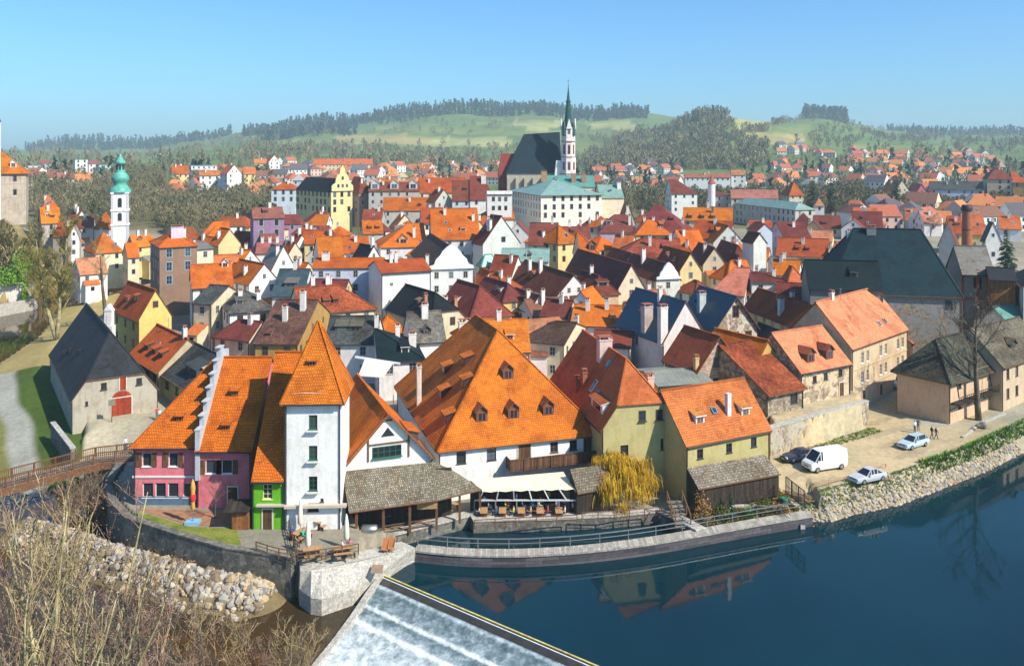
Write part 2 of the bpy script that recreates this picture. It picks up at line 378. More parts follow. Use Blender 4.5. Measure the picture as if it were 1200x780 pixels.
TERR = [xy(425, 640, -1.4), xy(548, 612, -1.4), xy(556, 618, -1.4), xy(640, 616, -1.4), xy(720, 612, -1.4), xy(770, 607, -1.4), xy(800, 620, -1.4), xy(803, 597, -1.4), xy(790, 575, -1.4), xy(700, 565, -1.4), xy(515, 565, -1.4), xy(412, 612, -1.4)]
RUBL = [(-53.0, 93.0), (-46.8, 90.2), (-41.5, 86.8), (-34.0, 83.2), (-28.2, 80.6), (-24.2, 79.8)]
UPYARD = [xy(905, 500, 3.4), xy(1012, 474, 3.4), xy(1000, 442, 4), xy(960, 380, 5), xy(890, 430, 4)]
def land(X, Y):
    X = np.asarray(X, float); Y = np.asarray(Y, float)
    z = 9.0*np.clip((Y-125)/175, 0, 1)
    far = Y > 300
    Yf = np.maximum(Y, 300); zf = CAMZ-(far_py(600+X/Yf*FPX, Yf)-PYH)*Yf/FPX
    zf = zf+(np.sin(X*.021+Y*.013)*np.sin(Y*.017-X*.008)*3+np.sin(X*.0085+1.3)*np.sin(Y*.004+X*.003)*3.5)*np.clip((Y-420)/700, 0, 2.2)
    z = np.where(far, zf, z)
    w = inside(WEST, X, Y); z = np.where(w, -1.7+0*z, z)
    z = np.where(inside(UPYARD, X, Y), 3.3, z)
    # castle rock and the slope on the far left bank
    il, ip = inside(LOWER, X, Y), inside(POOL, X, Y)
    dl = dist(LOWER, X, Y); dp = dist(POOL, X, Y)
    natural = (X < -50) & ~il
    z = np.where(natural, np.minimum(z, -3.75+dl*.26), z)
    z = np.where((X > 31) & ~ip & (Y < 190), np.minimum(z, -2.9+dp*1.5), z)
    z = np.where((X > 17) & (X <= 34.5) & ~ip & (Y < 104), np.minimum(z, -1.75+np.maximum(0, dp-1.0)*.34), z)
    z = np.where(inside(TERR, X, Y), -1.42, z)
    ax_ = -X/np.maximum(Y, 1); rk = np.minimum(np.minimum(22.3, 1.5+(Y-225.5)*1.75), (ax_-.535)*Y*1.0); rk = np.minimum(rk+np.sin(X*.9+Y*.7)*.8+np.sin(X*.37-Y*.5)*1.2, 22.4); z = np.where((Y > 224) & (Y < 300) & (ax_ > .53) & ~il, np.maximum(z, rk), z)
    z = np.where((Y < 64) & (X < 14) & ~ip & ~il, -4.6+(64-Y)*.32, z)
    dr = dist(RUBL, X, Y, False); z = np.where(il, np.maximum(np.maximum(-5.4, -3.6-dl*.5), np.where(X < -18.0, -1.95-np.maximum(0, dr-.4)*.64, -9)), z)
    z = np.where(ip, -4.4, z)
    z = np.where(inside(PIERZ, X, Y), -4.9, z)
    return z
def landz(x, y): return float(land(np.array([x]), np.array([y]))[0])

def build_ground():
    us = np.concatenate([np.linspace(-.95, -.66, 30, endpoint=False), np.linspace(-.66, .66, 400), np.linspace(.66, .95, 31)[1:]])
    ys = [34.0]
    while ys[-1] < 4300:
        y = ys[-1]; ys.append(y+max(.55, .0062*y if y < 320 else .035*y))
    ys = np.array(ys); U, Yg = np.meshgrid(us, ys); Xg = U*Yg; Z = land(Xg.ravel(), Yg.ravel()).reshape(Xg.shape)
    pass
    PX = 600+U*FPX; PY = PYH+(CAMZ-Z)*FPX/Yg
    C = np.zeros(Xg.shape+(3,)); C[:] = (.30, .27, .23)
    def put(m, c): C[m] = c
    put((Xg > 30) & (Yg < 150), (.50, .40, .275))
    put((Xg > 57) & (Yg > 104) & (Yg < 150) & (PY < 500), (.40, .37, .33))
    put((Xg < -38) & (Yg > 104) & (Yg < 150), (.44, .395, .32))
    tr = np.sin((Xg*.55+Yg*-.83)*1.9)*.5+np.sin(Xg*.4)*.5; put((Xg > 30) & (Yg < 150) & (tr > .55), (.40, .325, .225)); put((Xg > 34) & (Yg < 150) & (np.sin(Xg*.23+1)*np.sin(Yg*.31) > .45), (.43, .37, .27))
    dp = dist(POOL, Xg, Yg); put((Xg > 31) & (dp < 2.1), (.40, .36, .28))
    w = inside(WEST, Xg, Yg)
    bl = [(-55.0, 108.5), (-61.4, 119.5), (-81.5, 148.5), (-92, 168), (-96, 190), (-104, 235)]
    db = dist(bl, Xg, Yg, False)+np.sin(Yg*.31)*.35
    put(w, (.52, .44, .30))
    for e, c in ((14.5, (.44, .42, .38)), (10.2, (.24, .23, .07)), (7.6, (.42, .41, .39)), (4.4, (.075, .12, .022))):
        k = np.clip((e-db)/.9+.5, 0, 1)*w; C[:] = C*(1-k[..., None])+np.array(c)*k[..., None]
    put(w & (Yg > 160), (.36, .29, .13))
    put(w & (Xg < -112), (.33, .27, .12)); put((Xg < -112) & (Yg > 150) & (Yg < 300) & (Z > 2), (.25, .20, .11))
    put(inside(LOWER, Xg, Yg), (.17, .10, .04)); put(inside(LOWER, Xg, Yg) & (dist(RUBL, Xg, Yg, False) < 4.0), (.19, .145, .085)); put(inside(POOL, Xg, Yg), (.07, .06, .04))
    put((Yg < 66) & (Xg < 14), (.20, .17, .09))
    # hills: leafless woodland floor, meadows, ploughland
    put(Yg > 340, (.15, .14, .075)); put((Yg > 560), (.13, .19, .065))
    for (a, b_, e, f, c) in FIELDS:
        s = np.sin(PX*.11+PY*.3)*1.2; put((Yg > 600) & (PX > a+s*3) & (PX < b_+s*3) & (PY > e+s*.5+(PX-a)*.012) & (PY < f+s*.5+(PX-a)*.012), c)
    nr, nc = Xg.shape
    V = np.stack([Xg, Yg, Z], -1).reshape(-1, 3).astype(np.float32); idx = np.arange(nr*nc).reshape(nr, nc)
    F = np.stack([idx[:-1, :-1], idx[:-1, 1:], idx[1:, 1:], idx[1:, :-1]], -1).reshape(-1, 4)
    me = grid_mesh('ground', V, F)
    ca = me.color_attributes.new('land', 'FLOAT_COLOR', 'POINT'); D = np.ones((nr*nc, 4), np.float32); D[:, :3] = C.reshape(-1, 3); ca.data.foreach_set('color', D.ravel())
    me.polygons.foreach_set('use_smooth', np.ones(len(F), bool))
    m, nt, b = nodes('ground'); L = nt.links.new
    at = N(nt, 'ShaderNodeVertexColor', layer_name='land'); wp = worldpos(nt)
    c = mulc(nt, at.outputs[0], ramp(nt, noise(nt, wp, .09, 6, .7), [(.3, (.72, .72, .7)), (.7, (1.2, 1.18, 1.14))]))
    c = mulc(nt, c, ramp(nt, noise(nt, wp, 1.6, 5, .7), [(.3, (.74, .73, .7)), (.7, (1.16, 1.15, 1.13))]))
    c = mulc(nt, c, ramp(nt, noise(nt, wp, .012, 4, .6), [(.35, (.75, .8, .75)), (.65, (1.15, 1.1, 1.0))]))
    L(c, b.inputs['Base Color']); b.inputs['Roughness'].default_value = .95; b.inputs['Specular IOR Level'].default_value = .1
    bump(nt, b, noise(nt, wp, 3.0, 4, .7), .5, .06)
    me.materials.append(m); tag(mobj('ground', me), kind='structure')
def grid_mesh(name, V, F):
    me = bpy.data.meshes.new(name); k = F.shape[1]
    me.vertices.add(len(V)); me.vertices.foreach_set('co', np.ascontiguousarray(V, np.float32).ravel())
    me.loops.add(F.size); me.loops.foreach_set('vertex_index', np.ascontiguousarray(F, np.int32).ravel())
    me.polygons.add(len(F)); me.polygons.foreach_set('loop_start', np.arange(0, F.size, k, dtype=np.int32))
    me.update(calc_edges=True); return me
TANF, GRF, LGF = (.33, .29, .13), (.20, .24, .08), (.36, .36, .15)
FIELDS = [(395, 505, 157, 169, TANF), (505, 600, 160, 171, LGF), (440, 520, 148, 154, GRF), (520, 640, 152, 157, GRF), (600, 655, 140, 150, LGF), (610, 660, 152, 166, GRF), (560, 600, 142, 147, GRF), (690, 742, 143, 152, LGF), (668, 706, 166, 178, GRF), (700, 745, 154, 160, GRF),
          (770, 820, 155, 161, TANF), (860, 905, 139, 153, LGF), (872, 940, 156, 168, TANF), (480, 560, 173, 178, GRF), (905, 960, 148, 158, GRF), (1000, 1120, 170, 178, GRF), (300, 395, 162, 170, GRF), (1050, 1200, 256, 275, GRF)]
build_ground()

def water_mat(name, body, deep, scale, strength):
    m, nt, b = nodes(name); wp = worldpos(nt)
    n = noise(nt, wp, .05, 3, .5); c = ramp(nt, n, [(.35, body), (.65, deep)])
    nt.links.new(c, b.inputs['Base Color']); b.inputs['Roughness'].default_value = .04; b.inputs['IOR'].default_value = 1.33
    mp = N(nt, 'ShaderNodeMapping'); mp.inputs['Scale'].default_value = (1, .55, 1); nt.links.new(wp, mp.inputs[0])
    h = noise(nt, mp.outputs[0], scale, 3, .55); bump(nt, b, h, strength, .02); return m
def flat(name, poly, z, mat):
    b = MB(); me = bpy.data.meshes.new(name); bm = bmesh.new()
    vs = [bm.verts.new((x, y, z)) for x, y in poly]; f = bm.faces.new(vs)
    bmesh.ops.triangulate(bm, faces=[f])
    for q in bm.faces:
        q.normal_update()
        if q.normal.z < 0: q.normal_flip()
    bm.to_mesh(me); bm.free(); me.materials.append(mat); return tag(mobj(name, me), kind='structure')
PW = [tuple(C1)] + [(x, y) for x, y in POOL[1:]]
flat('river_pool', PW, -2.5, water_mat('pool_water', (.0008, .017, .027), (.002, .026, .037), 1.5, .22))
flat('river', LOWER, -3.7, water_mat('shallow_water', (.075, .038, .008), (.035, .025, .012), 1.1, .18))

# ---- weir
def build_weir():
    root = thing('weir', 'stepped river weir with white foaming water below a yellow crest beam', 'weir', (C1.x, C1.y, -2.5))
    prof = [(.55, -2.42), (.9, -2.5), (1.9, -2.72), (2.1, -2.84), (3.9, -3.02), (4.1, -3.2), (5.7, -3.34), (5.9, -3.5), (8, -3.58), (18, -3.66)]
    n = 180; pts = []; cols = []
    V, F, mi = [], [], []
    fine = []
    for (a, za), (b_, zb) in zip(prof[:-1], prof[1:]):
        k = max(1, int((b_-a)/.25))
        fine += [(a+(b_-a)*i/k, za+(zb-za)*i/k) for i in range(k)]
    fine.append(prof[-1]); rr = random.Random(3)
    for i in range(n):
        t0 = -.5+46*i/(n-1)
        for (q, z) in fine:
            t = t0+.396*q
            j = (rr.random()-.5)*(.11 if q > 1.9 else .01)*(2 if q > 5.8 else 1)
            p = C1+WE*t+WN*(q); V.append((p.x-C1.x, p.y-C1.y, z+j+2.5))
    k = len(fine)
    for i in range(n-1):
        for j in range(k-1): F.append((i*k+j, i*k+j+1, (i+1)*k+j+1, (i+1)*k+j)); mi.append(0 if fine[j][0] < 1.15 else 1)
    me = grid_mesh('apron', np.array(V), np.array(F))
    uvl = me.uv_layers.new(name='UVMap'); vi = np.zeros(len(me.loops), np.int32); me.loops.foreach_get('vertex_index', vi); VV = np.array(V); tt = VV[:, 0]*WE.x+VV[:, 1]*WE.y; qq = VV[:, 0]*WN.x+VV[:, 1]*WN.y; uvl.data.foreach_set('uv', np.stack([tt, qq], -1)[vi].astype(np.float32).ravel())
    m, nt, b = nodes('white_water'); L = nt.links.new; wp = worldpos(nt); uvn = nt.nodes.new('ShaderNodeUVMap'); uvn.uv_map = 'UVMap'
    mp = N(nt, 'ShaderNodeMapping'); L(uvn.outputs[0], mp.inputs[0])
    m2 = N(nt, 'ShaderNodeMapping'); m2.inputs['Scale'].default_value = (13.0, 1.5, 1); L(mp.outputs[0], m2.inputs[0])
    a = noise(nt, m2.outputs[0], 1.3, 8, .8); c = noise(nt, wp, 1.1, 6, .75)
    ad = N(nt, 'ShaderNodeMath', operation='ADD'); L(a, ad.inputs[0]); L(c, ad.inputs[1])
    ns = N(nt, 'ShaderNodeMath', operation='MULTIPLY_ADD'); L(ad.outputs[0], ns.inputs[0]); ns.inputs[1].default_value = 1.35; ns.inputs[2].default_value = -1.35
    sq = nt.nodes.new('ShaderNodeSeparateXYZ'); L(uvn.outputs[0], sq.inputs[0]); sc_ = N(nt, 'ShaderNodeMath', operation='MULTIPLY'); L(sq.outputs[1], sc_.inputs[0]); sc_.inputs[1].default_value = 1/20
    bd = ramp(nt, sc_.outputs[0], [(.055, .16), (.072, .55), (.09, .26), (.185, .38), (.20, .85), (.212, .30), (.275, .46), (.29, .92), (.31, .55), (.6, .74)])
    vs_ = N(nt, 'ShaderNodeMath', operation='ADD'); L(ns.outputs[0], vs_.inputs[0]); L(bd, vs_.inputs[1])
    L(ramp(nt, vs_.outputs[0], [(.0, (.03, .05, .055)), (.3, (.12, .18, .20)), (.6, (.42, .49, .51)), (.95, (.85, .87, .87))]), b.inputs['Base Color']); b.inputs['Roughness'].default_value = .45
    bump(nt, b, a, .6, .1)
    mw = mat_plain('wet_timber', (.045, .038, .03), .25, var=.4, scale=1.2, spec=.5)
    me.materials.append(mw); me.materials.append(m); me.polygons.foreach_set('material_index', np.array(mi, np.int32)); me.polygons.foreach_set('use_smooth', np.ones(len(F), bool))
    mobj('apron', me, root)
    for nm, q, w, z0, z1, mt in (('crest_beam', .12, .16, -3.4, -2.30, mat_plain('yellow_edge', (.62, .50, .16), .6, var=.4, scale=2)), ('lip', .42, .10, -3.4, -2.37, mat_plain('white_lip', (.72, .72, .68), .6)), ('sill', .27, .14, -3.4, -2.41, mw)):
        bb = MB(); A = C1+WE*-.5+WN*q-C1; B = C1+WE*46+WN*q-C1; s = WN*w/2
        bb.poly([tuple(A-s), tuple(B-s), tuple(B+s), tuple(A+s)], z0+2.5, z1+2.5); bb.build(nm, mt, root)
build_weir()

# ---- haze
def build_haze():
    b = MB(); b.box(-3600, 3600, -60, 4500, -8, 215)
    m = bpy.data.materials.new('haze'); m.use_nodes = True; nt = m.node_tree; nt.nodes.clear()
    v = nt.nodes.new('ShaderNodeVolumePrincipled'); v.inputs['Color'].default_value = (.70, .92, 1.0, 1); v.inputs['Density'].default_value = HAZE_DENSITY; v.inputs['Anisotropy'].default_value = 0.0
    o = nt.nodes.new('ShaderNodeOutputMaterial'); nt.links.new(v.outputs[0], o.inputs['Volume'])
    tag(b.build('haze', m), kind='stuff')
build_haze()
# ---------------------------------------------------------------- building kit
RC = dict(O=(.64,.155,.010), OB=(.67,.185,.014), OR=(.50,.105,.018), RED=(.40,.07,.025), SAL=(.66,.25,.12), SAO=(.62,.19,.05), BR=(.29,.075,.03), MAR=(.23,.055,.036), RBR=(.38,.09,.03),
          PUR=(.17,.075,.065), TAN=(.42,.27,.15), SL=(.03,.034,.042), BLK=(.014,.018,.022), BLU=(.005,.05,.09), BG=(.06,.105,.13), GRY=(.20,.19,.17), DGR=(.075,.085,.085),
          TEAL=(.12,.32,.27), PTEAL=(.23,.37,.32), DKT=(.007,.022,.028), BRN=(.12,.06,.04), GG=(.22,.24,.2), PINKR=(.42,.14,.10))
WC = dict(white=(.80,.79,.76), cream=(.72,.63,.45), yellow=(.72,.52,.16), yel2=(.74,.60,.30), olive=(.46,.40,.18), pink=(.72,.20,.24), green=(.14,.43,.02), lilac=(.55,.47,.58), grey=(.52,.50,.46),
          beige=(.58,.45,.30), peach=(.62,.42,.28), pkb=(.55,.36,.30), bluew=(.6,.68,.76), ochre=(.52,.32,.10), brown=(.30,.20,.13), purple=(.30,.20,.32), stone=(.42,.38,.31), gwhite=(.68,.72,.66), pwhite=(.74,.66,.64), tan=(.5,.4,.28), dgrey=(.3,.28,.26))
def zt(Y): return 9.0*min(1, max(0, (Y-125)/175.0))
def solveY(py, h):
    Y = 150.0
    for _ in range(60): Y = .5*Y + .5*(CAMZ - zt(Y) - h)*FPX/(py-PYH)
    return Y
WIN = {}
FR = {'white': (.75,.74,.7), 'brown': (.16,.085,.045), 'grey': (.42,.4,.37), 'green': (.03,.12,.07), 'dark': (.06,.05,.045), 'blue': (.25,.42,.55)}
def window_meshes(w, h, near, bars):
    k = (round(w, 2), round(h, 2), near, bars)
    if k in WIN: return WIN[k]
    w, h = k[0], k[1]; f = MB(); f_w = .07 if near else .12; d = .05
    for (x0, x1, z0, z1) in ((-w/2, w/2, h/2-f_w, h/2), (-w/2, w/2, -h/2, -h/2+f_w), (-w/2, -w/2+f_w, -h/2+f_w, h/2-f_w), (w/2-f_w, w/2, -h/2+f_w, h/2-f_w)):
        f.box(x0, x1, -d, .02, z0, z1)
    if bars:
        nx, nz = bars
        for i in range(1, nx): x = -w/2+w*i/nx; f.box(x-.025, x+.025, -d+.01, .01, -h/2+f_w, h/2-f_w)
        for i in range(1, nz): z = -h/2+h*i/nz; f.box(-w/2+f_w, w/2-f_w, -d+.012, .008, z-.02, z+.02)
    if near: f.box(-w/2-.08, w/2+.08, -.24, .02, -h/2-.09, -h/2-.005)
    p = MB()
    a = w/2-f_w*.6; c = h/2-f_w*.6
    p.face([(-a, -.018, -c), (a, -.018, -c), (a, -.018, c), (-a, -.018, c)])
    if near: r = (f.mesh('window_frame', M['trim']), p.mesh('pane', M['glass']))
    else:
        f.v0 = len(f.v)
        f.face([(-a, -.018, -c), (a, -.018, -c), (a, -.018, c), (-a, -.018, c)], 1)
        r = (f.mesh('window_frame', [M['trim'], M['glass']]), None)
    WIN[k] = r; return r

NEAR = []; ALLH = []
class House: pass
JIT = random.Random(99)
def house(name, label, c0, h=8.0, r=0.0, x1=None, w=None, x3=None, d=None, ax='x', rh=None, pitch=46, hip=(0, 0), hf=(0, 0), roof='O', wall='white', Y=None, ze=None,
          rmat='tile', wmat='plaster', win='auto', ch=None, dorm=(), o=.35, og=.18, into=None, cat='house', group=None, base=None, ridge=True, top=None, trim='grey', ro=.5, below=1.5, thick=.16, parapet=None, edge=True):
    """c0: pixel of the front-left eave corner. Front wall runs at angle r; local x along it, local y into the house."""
    px, py = c0; rr = R(r); cr, sr = math.cos(rr), math.sin(rr)
    if ze is not None: Y = (CAMZ-ze)*FPX/(py-PYH)
    elif Y is None: Y = solveY(py, h)
    X = (px-600)/FPX*Y; ze = CAMZ-(py-PYH)*Y/FPX
    if x1 is not None: u = (x1-600)/FPX; w = (u*Y-X)/(cr-u*sr)
    if x3 is not None: u = (x3-600)/FPX; d = (X-u*Y)/(sr+u*cr)
    w = min(max(w or 9, 2.), 80); d = min(max(d or 9, 2.), 80)
    zb = (ze-h) if base is None else base
    cx, cy = X+cr*w/2-sr*d/2, Y+sr*w/2+cr*d/2
    if into is None:
        root = thing(name, label, cat, (cx, cy, zb), rr, group); OX, OY, OZ = w/2, d/2, zb
    else:
        root = into.root; dx, dy = X-root.location.x, Y-root.location.y; rr0 = root.rotation_euler.z
        if abs(rr-rr0) > 1e-6: raise ValueError('into needs the same angle')
        OX, OY, OZ = -(dx*cr+dy*sr), -(-dx*sr+dy*cr), root.location.z
    L = lambda x, y, z: (x-OX, y-OY, z-OZ)           # house frame (corner origin, absolute z) to the Empty's frame
    H = House(); H.root = root; H.L = L
    S, T = (w, d) if ax == 'x' else (d, w)
    m = (lambda s, t: (s, t)) if ax == 'x' else (lambda s, t: (w-t, s))
    if rh is None: rh = T/2*math.tan(R(pitch))
    if top is not None:
        lx, ly = (w/2, d/2) if ax == 'x' else (w/2, hip[0]*w/2)
        ty = Y+lx*sr+ly*cr; rh = (CAMZ-(top-PYH)*ty/FPX-ze)/(1+.8*o/(T/2)); rh = min(max(rh, .12*T), .85*T)
    if rh > .05 and edge: ze += .8*o*rh/(T/2)
    H.rh = rh; H.w, H.d, H.ze, H.zb, H.Y = w, d, ze, zb, Y
    hl = [hip[0]*T/2, hip[1]*T/2]
    if hl[0]+hl[1] > S*.98: q = S*.98/(hl[0]+hl[1]); hl = [hl[0]*q, hl[1]*q]
    near = Y < 135
    if rh > .05:
        fe = -o/(T/2)
        fs = sorted({fe, 1.0} | {f for i, f in enumerate(hf) if hip[i] > 0 and f > 0})
        def ins(i, f):
            if hip[i] <= 0: return -og
            if hf[i] <= 0: return hl[i]*f
            return -og if f <= hf[i] else -og+(hl[i]+og)*(f-hf[i])/(1-hf[i])
        rings = []
        for f in fs:
            t0, t1 = f*ro*T, T-f*(1-ro)*T
            rings.append((ins(0, f), S-ins(1, f), t0, t1, ze+f*rh))
        rv, rf = [], []
        for (s0, s1, t0, t1, z) in rings: rv += [(*m(s0, t0), z), (*m(s1, t0), z), (*m(s1, t1), z), (*m(s0, t1), z)]
        nr = len(rings)
        for k in range(nr-1):
            a, b = 4*k, 4*k+4
            rf.append((a, a+1, b+1, b)); rf.append((a+2, a+3, b+3, b+2))
            if abs(rings[k][1]-rings[k+1][1]) > 1e-6: rf.append((a+1, a+2, b+2, b+1))
            if abs(rings[k][0]-rings[k+1][0]) > 1e-6: rf.append((a+3, a, b, b+3))
        b = MB(); cnt = {}
        ridx = 4*(nr-1)
        same = {ridx+2: ridx+1, ridx+3: ridx}                       # the two ridge vertices coincide
        for f in rf:
            q = [same.get(i, i) for i in f]; q = [i for j, i in enumerate(q) if i != q[j-1]]
            if len(q) < 3: continue
            if near and len(q) == 4:
                A_, B_, C_, D_ = (Vector(L(*rv[i])) for i in q); nu = max(3, int((B_-A_).length/1.6)); nv = max(3, int((D_-A_).length/1.6)); gp = []
                for iv in range(nv+1):
                    for iu in range(nu+1):
                        u_, v_ = iu/nu, iv/nv; pp = A_.lerp(B_, u_).lerp(D_.lerp(C_, u_), v_)
                        if 0 < iu < nu and 0 < iv < nv: pp.z += -.13*math.sin(math.pi*u_)*math.sin(math.pi*v_)+RND.gauss(0, .022)
                        gp.append(tuple(pp))
                i0 = len(b.v); b.v.extend(gp)
                for iv in range(nv):
                    for iu in range(nu): k_ = i0+iv*(nu+1)+iu; b.f.append((k_, k_+1, k_+nu+2, k_+nu+1)); b.m.append(0); b.sm.append(True)
            else: b.face([L(*rv[i]) for i in q], 0)
            b.face([L(rv[i][0], rv[i][1], rv[i][2]-thick) for i in reversed(q)], 1)
            for j in range(len(q)):
                e = (q[j], q[(j+1) % len(q)]); cnt.setdefault(tuple(sorted(e)), []).append(e)
        for k, es in cnt.items():
            if len(es) == 1:
                i, j = es[0]; A, B = rv[i], rv[j]
                b.face([L(A[0], A[1], A[2]-thick), L(B[0], B[1], B[2]-thick), L(*B), L(*A)], 1)
        if ridge and Y < 240:
            ww = .26 if near else .34
            A, B = rv[ridx], rv[ridx+1]
            if (Vector(A)-Vector(B)).length > .3: b.bar(L(A[0], A[1], A[2]+.03), L(B[0], B[1], B[2]+.03), ww, .16, 2)
            for i in (0, 1):
                if hip[i] > 0:
                    kk = ridx-4; e0, e1 = ((kk, kk+3) if i == 0 else (kk+1, kk+2)); top = rv[ridx+i]
                    for e in (e0, e1): b.bar(L(rv[e][0], rv[e][1], rv[e][2]+.03), L(top[0], top[1], top[2]+.03), ww*.8, .14, 2)
        rc = RC[roof] if isinstance(roof, str) else roof
        if Y > 125: k_ = JIT.uniform(.78, 1.16); j1, j2 = JIT.uniform(.85, 1.2), JIT.uniform(.8, 1.4); rd = rc[0] > 1.5*rc[1]; rc = (min(.8, rc[0]*k_), rc[1]*k_*(j1 if rd else 1), rc[2]*k_*(j2 if rd else 1))
        H.roof = b.build('roof', [M[rmat], M['timber'], M[rmat]], root, color=rc); H.roof['tint'] = 1
        H.rc = rc
        zs = [q[4] for q in rings]
        def rz(x, y):
            s, t = (x, y) if ax == 'x' else (y, w-x)
            z = min(np.interp(t, [q[2] for q in rings], zs), np.interp(T-t, [T-q[3] for q in rings], zs))
            for i in (0, 1):
                if hip[i] > 0:
                    ss = s if i == 0 else S-s
                    xs = [q[0] if i == 0 else S-q[1] for q in rings]; pr = {}
                    for xx, zz in zip(xs, zs): pr[round(xx, 5)] = max(zz, pr.get(round(xx, 5), -99))
                    ks = sorted(pr); z = min(z, np.interp(ss, ks, [pr[k_] for k_ in ks]))
            return float(z)
        H.rz = rz
    else:
        b = MB(); b.box(*[c for c in (-o-OX, w+o-OX, -o-OY, d+o-OY)], ze-OZ, ze-OZ+.22)
        rc = RC[roof] if isinstance(roof, str) else roof
        H.roof = b.build('roof', [M[rmat]], root, color=rc); H.rc = rc; H.rz = lambda x, y: ze+.22
    # walls with their gable ends
    b = MB(); zl = zb-below
    zc = ze-.02
    for i in (0, 1):
        s = 0 if i == 0 else S
        if rh > .05 and not (hip[i] > 0 and hf[i] <= 0):
            F = 1.0 if hip[i] <= 0 else hf[i]
            pts = [(0, zl), (T, zl), (T, zc), (T-(1-ro)*T*F, zc+F*rh-.05), (ro*T*F, zc+F*rh-.05), (0, zc)]
            if F >= 1: pts.pop(3)
        else: pts = [(0, zl), (T, zl), (T, zc), (0, zc)]
        q = [L(*m(s, t), z) for t, z in pts]
        b.face(list(reversed(q)) if i == 0 else q)
    for t in (0, T):
        q = [L(*m(0, t), zl), L(*m(S, t), zl), L(*m(S, t), zc), L(*m(0, t), zc)]
        b.face(q if t == 0 else list(reversed(q)))
    wc = WC[wall] if isinstance(wall, str) else wall
    if Y > 125: k_ = JIT.uniform(.84, 1.02); wc = tuple(min(.82, c_*k_*JIT.uniform(.97, 1.03)) for c_ in wc)
    H.wc = wc
    H.walls = b.build('wall', M[wmat], root, color=wc); H.walls['tint'] = 1
    H.spec = (zl, zc, []); H.holes = {k_: [] for k_ in 'frbl'}
    for i in (0, 1):
        if rh > .05 and not (hip[i] > 0 and hf[i] <= 0):
            F = 1.0 if hip[i] <= 0 else hf[i]; s = 0 if i == 0 else S
            q = [L(*m(s, t), z) for t, z in ((0, zc), (T, zc), (T-(1-ro)*T*F, zc+F*rh-.05), (ro*T*F, zc+F*rh-.05))]
            if F >= 1: q.pop(2)
            H.spec[2].append(list(reversed(q)) if i == 0 else q)
    ALLH.append((cx, cy, w, d, rr))
    NEAR.append(H) if Y < 135 else None
    # visible faces
    H.faces = {'f': ((0, 0), (1, 0), w, 0), 'r': ((w, 0), (0, 1), d, 90), 'b': ((w, d), (-1, 0), w, 180), 'l': ((0, d), (0, -1), d, -90)}
    def vis(k):
        (a, e), (ux, uy), ln, dg = H.faces[k]
        nx, ny = math.sin(R(dg)), -math.cos(R(dg)); wx, wy = nx*cr-ny*sr, nx*sr+ny*cr
        mx, my = a+ux*ln/2, e+uy*ln/2; gx, gy = X+mx*cr-my*sr, Y+mx*sr+my*cr
        return (wx*-gx+wy*-gy)/math.hypot(gx, gy)
    H.vis = vis
    H.near = near; H.ax = ax
    if Y < 175 and rh > .3:
        zg = ze-o*rh/(T/2)
        for tt, t_ in ((-o-.06, -.08), (T+o+.06, T+.08)):
            gb = MB(); a_, c_ = m(-.05, tt), m(S+.05, tt); gb.bar(L(*a_, zg-.06), L(*c_, zg-.06), .15, .13)
            for s_ in (.12, S-.12):
                a_ = m(s_, t_); c_ = m(s_, tt); gb.bar(L(*c_, zg-.06), L(*a_, zg-.5), .09); gb.bar(L(*a_, zg-.46), L(*a_, zb+.1), .09)
            gb.build('gutter', M['dark'] if w < 12 else M['timber'], root)
    if win == 'auto':
        tr = trim
        for k in ('f', 'l', 'r'):
            if vis(k) < .12: continue
            ln = H.faces[k][2]; rows = max(1, int((h-.6)/2.9)); n = max(1, int(ln/3.1))
            ww, wh = (1.3, 2.0) if h > 12 else ((1.05, 1.5) if h > 4 else (.9, 1.1))
            for q in range(min(rows, 3 if Y > 150 else 2)):
                for i in range(n):
                    if RND.random() < .12: continue
                    window(H, k, (i+.5)/n, -1.35-2.9*q, ww, wh, tr)
            g = (k in 'lr' and ax == 'x' and rh > 3 and hip[0 if k == 'l' else 1] == 0) or (k == 'f' and ax == 'y' and rh > 3 and (hip[0] == 0 or hf[0] > .3))
            if g:
                if ln > 6.5 and rh > 4.2: window(H, k, .36, 1.1, .8, 1.1, tr); window(H, k, .64, 1.1, .8, 1.1, tr)
                else: window(H, k, .5, 1.2, .8, 1.1, tr)
    elif win:
        for q in win: window(H, *q[:5], *(q[5:] or (trim,)))
    if ch is None: ch = RND.choice((1, 1, 2))
    if isinstance(ch, int):
        lst = []
        for i in range(ch):
            a = RND.uniform(.2, .8); e = RND.choice((.34, .42, .58))
            lst.append((a, e) if ax == 'x' else (e, a))
        ch = lst
    for q in ch: chimney(H, *q)
    for q in dorm: dormer(H, *q)
    if not dorm and 120 < Y < 330 and rh > 2.5 and max(w, d) > 8 and cat == 'house' and into is None:
        for k in (('f', 'b') if ax == 'x' else ('l', 'r')):
            if vis(k) < .15 or (ax == 'x' and k == 'b'): continue
            for i in range(RND.choice((0, 1, 1, 2, 3))):
                u_ = RND.uniform(.22, .8); t_ = RND.uniform(.18, .5)
                if RND.random() < .55: dormer(H, k, u_, t_, RND.uniform(.9, 1.7), RND.uniform(.6, .9), RND.choice(('shed', 'shed', 'gable')), RND.choice(((.09, .06, .05), (.6, .57, .5), (.2, .12, .08))))
                else: skylight(H, k, u_, t_, .7, 1.0, RND.choice(((.3, .35, .38), (.12, .14, .15), (.5, .5, .48))))
